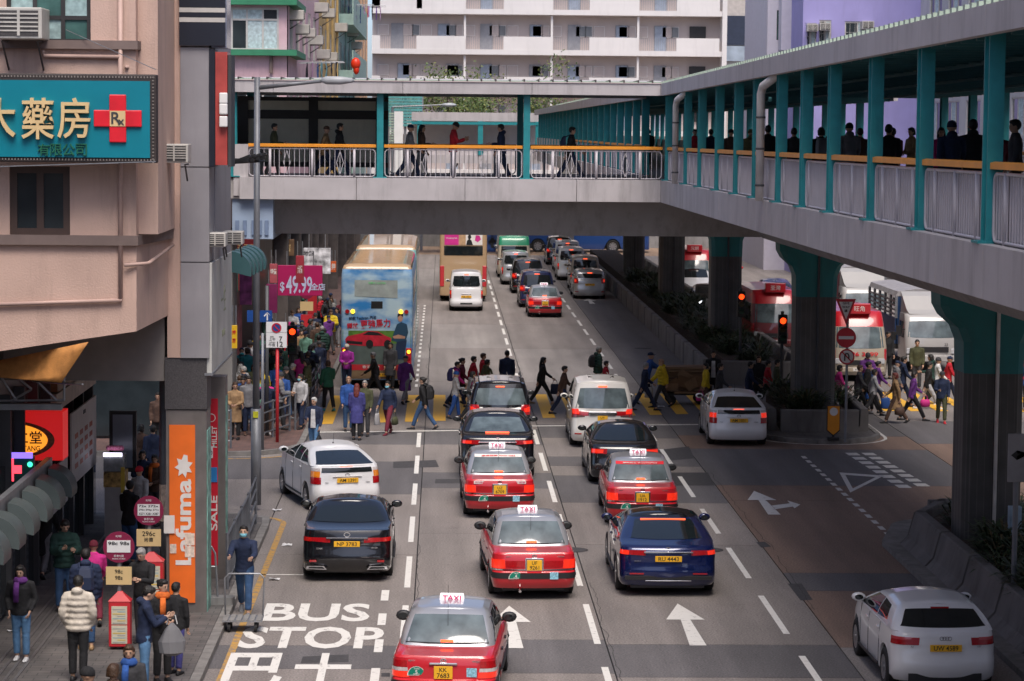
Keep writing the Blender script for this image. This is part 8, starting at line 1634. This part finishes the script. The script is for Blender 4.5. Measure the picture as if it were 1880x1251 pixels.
# red poster pillar
b = gp(396, 1062, PZ); rp = thing('poster_pillar', 'steel pillar box with tall red poster between the orange pier and the lamp post', 'pillar', (b.x, b.y, PZ)); k = lambda x, y: py_(x, y, b.y)-Vector((b.x, b.y, PZ))
a, c = k(377, 1062), k(414, 692); MB().box(a.x, 0, 0, c.x, .5, c.z).build('casing', STN, rp, bev=.01); a2, c2 = k(380, 1038), k(400, 732); ps = MB().box(a2.x, -.015, a2.z, c2.x, -.002, c2.z).build('poster', mat('poster_red', (.6, .01, .03), .5, var=.08), rp)
text('MILLET', .1, POSTW, ps, ((a2.x+c2.x)/2+.04, -.018, k(0, 800).z), (0, 0, 1), (-1, 0, 0), ext=.001, bold=.02); text('SALE', .14, POSTW, ps, ((a2.x+c2.x)/2+.03, -.018, k(0, 940).z), (0, 0, 1), (-1, 0, 0), w=.7, ext=.001, bold=.02); ringp(((a2.x+c2.x)/2-.02, -.018, k(0, 765).z), .07, .085, -.002, 20).build('emblem', POSTW, ps)
a3, c3 = k(377, 841), k(391, 819); pl_ = MB().box(a3.x, -.03, a3.z, c3.x, -.02, c3.z).build('route_plate', SIGNW, ps); text('213b', .1, BLACK, pl_, ((a3.x+c3.x)/2, -.032, (a3.z+c3.z)/2), ext=.001, w=.14); a3, c3 = k(376, 885), k(399, 858); MB().box(a3.x, -.03, a3.z, c3.x, -.02, c3.z).build('blue_plate', mat('plate_blue', (.02, .2, .5), .5), ps)
for i, (y0, y1) in enumerate(((905, 928), (930, 945), (948, 988))): a3, c3 = k(379, y1), k(388, y0); MB().box(a3.x, -.028, a3.z, c3.x, -.02, c3.z).build('timetable', NOTE, ps)
MB().box(c.x+.001, .05, .1, c.x+.012, .45, c.z-.4).build('side_poster', STRIP, rp)
# bus stops
def bus_stop(px, pdy, boxp, rows_, dest, label, Y):
    k0 = py_(px, pdy, Y); t = thing('bus_stop', label, 'bus stop', (k0.x, Y, PZ)); k = lambda x, y: py_(x, y, Y)-Vector((k0.x, Y, PZ)); z = k(px, pdy).z; MRN = mat('stop_maroon', (.2, .012, .05), .45, var=.05)
    MB().tube([(0, .06, 0), (0, .06, z)], .04, 8).build('pole', POLE, t); d = disc((0, 0, z), .27, .03).build('sign_disc', MRN, t); MB().box(-.2, -.008, z-.09, .2, 0, z+.12).build('route_panel', SIGNW, d)
    for i, r_ in enumerate(rows_): zz = z+.12-.21*(i+.5)/len(rows_); text(r_, .2/len(rows_)*.62, BLACK, d, (0, -.01, zz), w=.36, ext=.001, bold=.02)
    text('香港九龍', .04, SIGNW, d, (0, -.004, z-.15), ext=.001); text('HONG KONG', .025, SIGNW, d, (0, -.004, z-.2), ext=.001); text('KMB', .035, SIGNW, d, (0, -.004, z+.19), ext=.001)
    pz = z-.5; p = MB().box(-.22, -.005, pz-.15, .22, .02, pz+.16).build('destination_plate', mat('stop_cream', (.62, .45, .22), .5, var=.04), t)
    for i, (tx, hh) in enumerate(dest): text(tx, hh, BLACK, p, (0, -.008, pz+.08-i*.11), ext=.001, bold=.01)
    a, c = k(boxp[0], boxp[3]), k(boxp[2], boxp[1]); zb = max(.05, a.z)
    bx = MB().box(a.x, -.1, zb, c.x, .16, c.z).build('timetable_box', POLER, t, bev=.015); MB().loft([[(x*(c.x-a.x)/2*s+(a.x+c.x)/2, .03+y*.13*s, c.z+dz) for x, y in ((-1, -1), (1, -1), (1, 1), (-1, 1))] for dz, s in ((0, 1.06), (.1, .5), (.16, .2))]).build('box_cap', POLER, bx)
    n_ = 2
    for i in range(n_):
        z0 = zb+.06+(c.z-zb-.12)*i/n_; z1 = zb+.06+(c.z-zb-.12)*(i+1)/n_-.02; sh_ = MB().box(a.x+.05, -.108, z0, c.x-.05, -.101, z1).build('timetable_sheet', mat('timetable_paper', (.55, .52, .4), .5, var=.1, sc=9), bx)
        for j in range(7): MB().box(a.x+.07+(j % 2)*.08, -.111, z0+(z1-z0)*(j+.4)/8, c.x-.08, -.1085, z0+(z1-z0)*(j+.8)/8).build('timetable_row', mat('tt_row_%d' % (j % 3), [(.35, .35, .33), (.6, .42, .1), (.3, .4, .42)][j % 3], .6), sh_)
bus_stop(218, 1005, (201, 1103, 240, 1222), ('98c 98s', '  '), (('98c', .07), ('98s', .07)), 'nearer bus stop with round maroon sign 98c 98s and red timetable box', 44.6); bus_stop(273, 938, (256, 1030, 300, 1130), ('72x 272x', '296c 296p 271s', 'X271 X281 X287'), (('296c', .09), ('尚德', .08)), 'farther bus stop with round maroon sign listing 296c and red box', 47.2)
# old concrete stop poles and the leaning barrier foot
t, b, zt = post(300, 1100, 640, .07, 'stained grey post left of the orange pier', cat='post'); MB().tube([(0, -.0, 1.5), (0, 0, 2.2)], .078, 8).build('torn_stickers', NOTE, t)
b = gp(398, 1108, PZ); t = thing('barrier_foot', 'bent steel hoop on a concrete foot beside the red poster pillar', 'barrier', b); MB().prism([(-.3, -.18), (.3, -.18), (.34, 0), (.3, .18), (-.3, .18), (-.34, 0)], 0, .13).build('foot', CONC, t); MB().tube([(.02, 0, .1), (-.03, 0, .95), (-.1, 0, 1.08), (-.28, 0, 1.1)], .022, 6).build('hoop', STEEL, t); MB().tube([(-.02, 0, .7), (-.25, 0, .7)], .018, 6).build('hoop', STEEL, t)
# platform trolley
b = gp(446, 1158); t = thing('platform_trolley', 'platform trolley with tubular handle pushed along the kerb', 'trolley', b); MB().box(-.36, -.25, .2, .36, .35, .22).build('deck_frame', STEEL, t)
for i in range(6): MB().box(-.35+i*.12, -.24, .22, -.26+i*.12, .34, .235).build('deck_slat', CONC, t)
MB().tube([(-.34, .3, .2), (-.36, .36, .9), (-.28, .37, .98), (.28, .37, .98), (.36, .36, .9), (.34, .3, .2)], .018, 6).build('handle', STEEL, t, True)
for x, y in ((-.24, -.15), (.24, -.15), (-.24, .25), (.24, .25)): MB().tube([(x-.025, y, .09), (x+.025, y, .09)], .088, 12).build('wheel', TYRE, t)
# cardboard cart
b = gp(1258, 741); t = thing('cardboard_cart', 'hand cart piled with flattened cardboard on the crossing', 'cart', b); q = random.Random(2); CB = [mat('cardboard_%d' % i, c_, .85, var=.15) for i, c_ in enumerate(((.22, .13, .07), (.3, .19, .11), (.12, .07, .045)))]
MB().box(-.75, -.45, .32, .75, .45, .38).build('cart_bed', TRIM, t); z = .385
for i in range(22): hh = q.uniform(.025, .06); MB().cbox((q.uniform(-.12, .12), q.uniform(-.08, .08), z+hh/2), (q.uniform(1.1, 1.7), q.uniform(.6, .95), hh), Matrix.Rotation(q.uniform(-.25, .25), 3, 'Z') @ Matrix.Rotation(q.uniform(-.03, .03), 3, 'Y')).build('cardboard_sheet', q.choice(CB), t); z += hh*.95
for i in range(6): MB().cbox((q.uniform(-.6, .5), -.5, q.uniform(.5, 1.0)), (q.uniform(.3, .7), .02, q.uniform(.2, .45)), Matrix.Rotation(q.uniform(-.6, .6), 3, 'Y') @ Matrix.Rotation(.2, 3, 'X')).build('cardboard_flap', q.choice(CB), t)
for x in (-.5, .45):
    for y in (-.4, .4): MB().tube([(x, y-.04, .16), (x, y+.04, .16)], .158, 14).build('wheel', TYRE, t)
MB().tube([(-.78, -.4, .36), (-.95, -.4, 1.0), (-.95, .4, 1.0), (-.78, .4, .36)], .02, 6).build('handle', STEEL, t)
# island plate and signs
b = gp(1530, 809, .11); t = thing('keep_left_bollard', 'orange arrow-shaped bollard plate with white disc on the island tip', 'bollard', b); k = lambda x, y: py_(x, y, b.y)-b; a, c = k(1520, 746), k(1541, 790); MB().extr([(a.x, 0, a.z), (c.x, 0, a.z), (c.x, 0, c.z), ((a.x+c.x)/2, 0, .16), (a.x, 0, c.z)], (0, .08, 0)).build('plate', mat('bollard_orange', (.75, .28, .01), .5, var=.06), t, bev=.01)
MB().extr([(a.x-.02, .02, a.z+.02), (c.x+.02, .02, a.z+.02), (c.x+.02, .02, c.z-.02), ((a.x+c.x)/2, .02, .12), (a.x-.02, .02, c.z-.02)], (0, .07, 0)).build('plate_edge', BLACK, t); disc(((a.x+c.x)/2, -.003, a.z-.16), .12, -.006).build('disc', SIGNW, t); MB().cbox(((a.x+c.x)/2, .04, .05), (.34, .22, .1)).build('foot', TRIM, t, bev=.02); MB().tube([((a.x+c.x)/2, .04, .05), ((a.x+c.x)/2, .04, .2)], .04, 6).build('stem', TRIM, t)
b = gp(1552, 812, .11); t = thing('road_sign_post', 'post with give way triangle, no entry disc and no U-turn disc on the island', 'sign', b); k = lambda x, y: py_(x, y, b.y)-b; MB().tube([(0, 0, 0), (0, 0, k(1552, 560).z)], .04, 8).build('pole', POLE, t)
T3 = [k(1534, 549), k(1571, 549), k(1553, 597)]; T3 = [Vector((v.x, -.06, v.z)) for v in T3]; cen = (T3[0]+T3[1]+T3[2])/3; MB().extr(T3, (0, .02, 0)).build('give_way_border', SIGNR, t); o = MB().extr([cen.lerp(v, .68)+Vector((0, -.004, 0)) for v in T3], (0, .003, 0)).build('give_way_face', SIGNW, t)
for i, (tx, hh) in enumerate((('GIVE', .07), ('WAY', .07), ('讓', .09))): text(tx, hh, BLACK, o, (cen.x, -.066, cen.z+.13-i*.11), ext=.001, bold=.02)
cc = k(1553, 620); cc.y = -.06; disc(cc, .29, .02).build('no_entry_disc', SIGNR, t); MB().box(cc.x-.22, -.066, cc.z-.045, cc.x+.22, -.061, cc.z+.045).build('no_entry_bar', SIGNW, t); cc = k(1554, 655); cc.y = -.06; disc(cc, .23, .02).build('no_u_turn_disc', SIGNW, t); ringp(cc+Vector((0, -.004, 0)), .185, .23, .003).build('no_u_turn_ring', SIGNR, t)
MB().tube([cc+Vector(v) for v in ((-.06, -.005, -.12), (-.06, -.005, .03), (-.03, -.005, .09), (.03, -.005, .09), (.06, -.005, .03), (.06, -.005, -.06))], (.025), 4).build('u_turn_arrow', BLACK, t); MB().cbox(cc+Vector((0, -.012, 0)), (.4, .006, .035), Matrix.Rotation(pi/4, 3, 'Y')).build('no_u_turn_bar', SIGNR, t)
Yd = 47.5; p0 = py_(1862, 1030, Yd); t = thing('lane_direction_sign', 'grey lane arrow sign cut by the right edge above the near planter', 'sign', (p0.x, Yd, .6)); k = lambda x, y: py_(x, y, Yd)-Vector((p0.x, Yd, .6)); a, c = k(1848, 885), k(1905, 796); MB().box(a.x, -.05, a.z, c.x, -.02, c.z).build('sign_plate', mat('sign_dull', (.3, .29, .3), .5), t, bev=.02); MB().tube([(0, .0, 0), (0, 0, c.z)], .05, 8).build('pole', POLE, t)
zz = (a.z+c.z)/2; MB().extr([(a.x+v[0], -.056, zz+v[1]) for v in ((.06, .05), (.17, .14), (.17, .08), (.4, .08), (.45, .0), (.45, -.35), (.53, -.35), (.53, .03), (.42, .16), (.17, .16-.12), (.17, -.04))], (0, .004, 0)).build('turn_arrow', BLACK, t)
bx_ = py_(1866, 900, 52); tag(MB().box(bx_.x-.12, 52, .6, bx_.x+.12, 52.2, 1.6).build('cabinet', mat('cabinet_blue', (.3, .4, .5), .5, var=.4, sc=2)), 'small blue and white utility cabinet beside the near pier', 'cabinet')
# shop signs and hoardings over the far-left pavement
def board(x0, y0, x1, y1, Y, m, label, txts=(), d=.15, cat='sign', name='shop_sign'):
    a, c = py_(x0, y1, Y), py_(x1, y0, Y); t = thing(name, label, cat, (a.x, Y, a.z)); w_, h_ = c.x-a.x, c.z-a.z; p = MB().box(0, 0, 0, w_, d, h_).build('panel', m, t, bev=.01)
    MB().tube([(w_*.2, d/2, h_), (w_*.2, d/2, h_+.5)], .02, 5).build('hanger', STEEL, t); MB().tube([(w_*.8, d/2, h_), (w_*.8, d/2, h_+.5)], .02, 5).build('hanger', STEEL, t)
    for tx, u, v, hh, mm, ww in txts: text(tx, h_*hh, mm, p, (w_*u, -.006, h_*v), w=w_*ww if ww else None, ext=.004, bold=.02)
    return t
MAG = mat('sign_magenta_face', (.4, .008, .1), .5, var=.05); SGLIL = mat('sign_lilac_text', (.5, .55, .75), .5)
board(510, 488, 592, 543, 92, MAG, 'magenta sale sign reading 49.99 over the crowded pavement', (('$', .1, .28, .35, SGLIL, .1), ('49', .32, .36, .6, SGLIL, .27), ('.99', .62, .36, .55, SGLIL, .3), ('全店', .9, .3, .24, SGLIL, None)))
DOOD = mat('doodle_print', (.5, .5, .52), .6, var=.9, sc=3.5); board(557, 456, 607, 503, 95, DOOD, 'white sign with scattered food drawings above the sale sign', (('地點', .2, .8, .2, DGREY, None),)); board(543, 470, 558, 520, 90, mat('banner_red', (.35, .03, .05), .7, var=.2), 'hanging red banner with pale writing in front of the white sign', (('大減價', .5, .5, .3, POSTW, .6),)); board(495, 485, 509, 520, 93, mat('banner_pink', (.4, .08, .1), .7, var=.2), 'narrow red banner left of the magenta sale sign', (('特價', .5, .6, .3, POSTW, .8),)); board(489, 522, 509, 575, 94, mat('banner_purple', (.2, .01, .09), .7, var=.15), 'dark magenta cloth hanging below the narrow banner')
board(424, 598, 435, 640, 66, LIT('sign_yellow_small', (.7, .42, .02), .12), 'small yellow vertical sign beside the billboard end', (('押', .5, .7, .2, SRED, .6), ('店', .5, .35, .2, SRED, .6))); board(500, 440, 540, 470, 100, mat('awning_brown', (.18, .1, .05), .7, var=.3), 'brown shop fascia high under the footbridge end', (('金店', .5, .5, .5, GOLD, .7),)); board(432, 440, 470, 470, 88, mat('fascia_red', (.25, .02, .03), .6, var=.2), 'dark red fascia with orange stripe under the footbridge end', (('茶餐廳', .5, .5, .45, GOLD, .8),)); board(607, 480, 617, 500, 118, mat('sign_orange', (.7, .12, .02), .5), 'small orange sign behind the bus roof edge', (('押', .5, .5, .6, POSTW, .7),)); board(440, 500, 462, 560, 80, mat('shop_goods_purple', (.2, .04, .15), .7, var=.7, sc=4), 'rack of purple goods hanging at a shop front'); board(500, 600, 530, 660, 97, mat('shop_window_dark', (.04, .035, .04), .3, var=.6, sc=3), 'dark shop window behind the pavement crowd')
for i, (x, y, Y, lb) in enumerate(((563, 535, 100, 'bus stop flag with cream plate nearer the bus rear'), (572, 500, 108, 'bus stop flag behind the bus roof corner'))):
    p0 = py_(x, y, Y); t = thing('bus_stop', lb, 'bus stop', (p0.x, Y, PZ)); z = p0.z-PZ; MB().tube([(0, .05, 0), (0, .05, z)], .04, 6).build('pole', POLE, t); disc((0, 0, z), .3, .03).build('sign_disc', MATS['stop_maroon'], t); MB().box(-.25, -.01, z-.12, .25, 0, z+.12).build('route_panel', SIGNW, t); MB().box(-.25, 0, z-.75, .25, .03, z-.4).build('destination_plate', MATS['stop_cream'], t); MB().box(-.22, -.05, .3, .22, .15, z-.9).build('timetable_box', POLER, t)
# food stall under the pink bay
fs = thing('food_stall', 'snack stall with glass case, tube light and pale screen left of the passage', 'stall'); Y = 56.5; k = lambda x, y: py_(x, y, Y)
a, c = k(192, 958), k(222, 895); MB().box(a.x, Y, PZ, c.x, Y+.7, c.z).build('counter', mat('stall_counter', (.35, .33, .32), .5), fs); a, c = k(190, 895), k(228, 868); MB().box(a.x, Y, a.z, c.x, Y+.7, c.z).build('food_tray', mat('tray_food', (.4, .25, .08), .6, var=.8, sc=9), fs); a, c = k(190, 866), k(226, 838); MB().box(a.x, Y, a.z, c.x, Y+.7, c.z).build('glass_case', mat('case_glass', (.3, .32, .33), .1, var=.4, sc=5), fs); a, c = k(190, 838), k(224, 832); MB().box(a.x, Y-.03, a.z, c.x, Y+.0, c.z).build('tube_light', LIT('tube_light', (.85, .8, 1.), 2.5), fs)
a, c = k(188, 880), k(238, 766); MB().box(a.x, Y+1.2, a.z, c.x, Y+1.3, c.z).build('screen_frame', BLACK, fs); MB().box(a.x+.08, Y+1.17, a.z+.1, c.x-.08, Y+1.198, c.z-.08).build('screen', mat('screen_grey', (.2, .23, .28), .3), fs); MB().box(a.x+.2, Y+1.21, PZ, a.x+.3, Y+1.3, a.z).build('screen_leg', BLACK, fs); a, c = k(222, 905), k(229, 858); MB().box(a.x, Y-.02, a.z, c.x, Y, c.z).build('yellow_card', mat('card_yellow', (.6, .42, .05), .5), fs)
for i in range(5): p = k(196+i*6, 826); MB().ball((p.x, Y+.3, p.z), .06).build('snack_bag', mat('snack_pink', (.5, .15, .25), .5, var=.4), fs)
# litter
LIT_ = mat('litter_paper', (.65, .65, .66), .8)
q = random.Random(8)
for i, (x, y, lb) in enumerate(((523, 1002, 'crumpled white paper on the road left of the black saloon'), (506, 938, 'white paper cup by the kerb tip'), (501, 1065, 'scrap of white paper near the yellow kerb line'), (535, 828, 'flattened grey plastic at the far kerb'), (1212, 748, 'small white scrap on the crossing'), (20, 1160, 'white scrap on the lower left pavement'))):
    z0 = PZ if x < 480 and y > 1100 else .008; b = gp(x, y, z0); m = MB(); G_ = [[(u*.07+q.uniform(-.02, .02), v*.05+q.uniform(-.02, .02), q.uniform(.0, .05)) for v in range(-1, 3)] for u in range(-1, 3)]; m.grid(G_, True); o = tag(m.build('litter', LIT_, None, loc=b), lb, 'litter'); o.modifiers.new('s', 'SOLIDIFY').thickness = .003
bpy.data.scenes.remove(TMP)
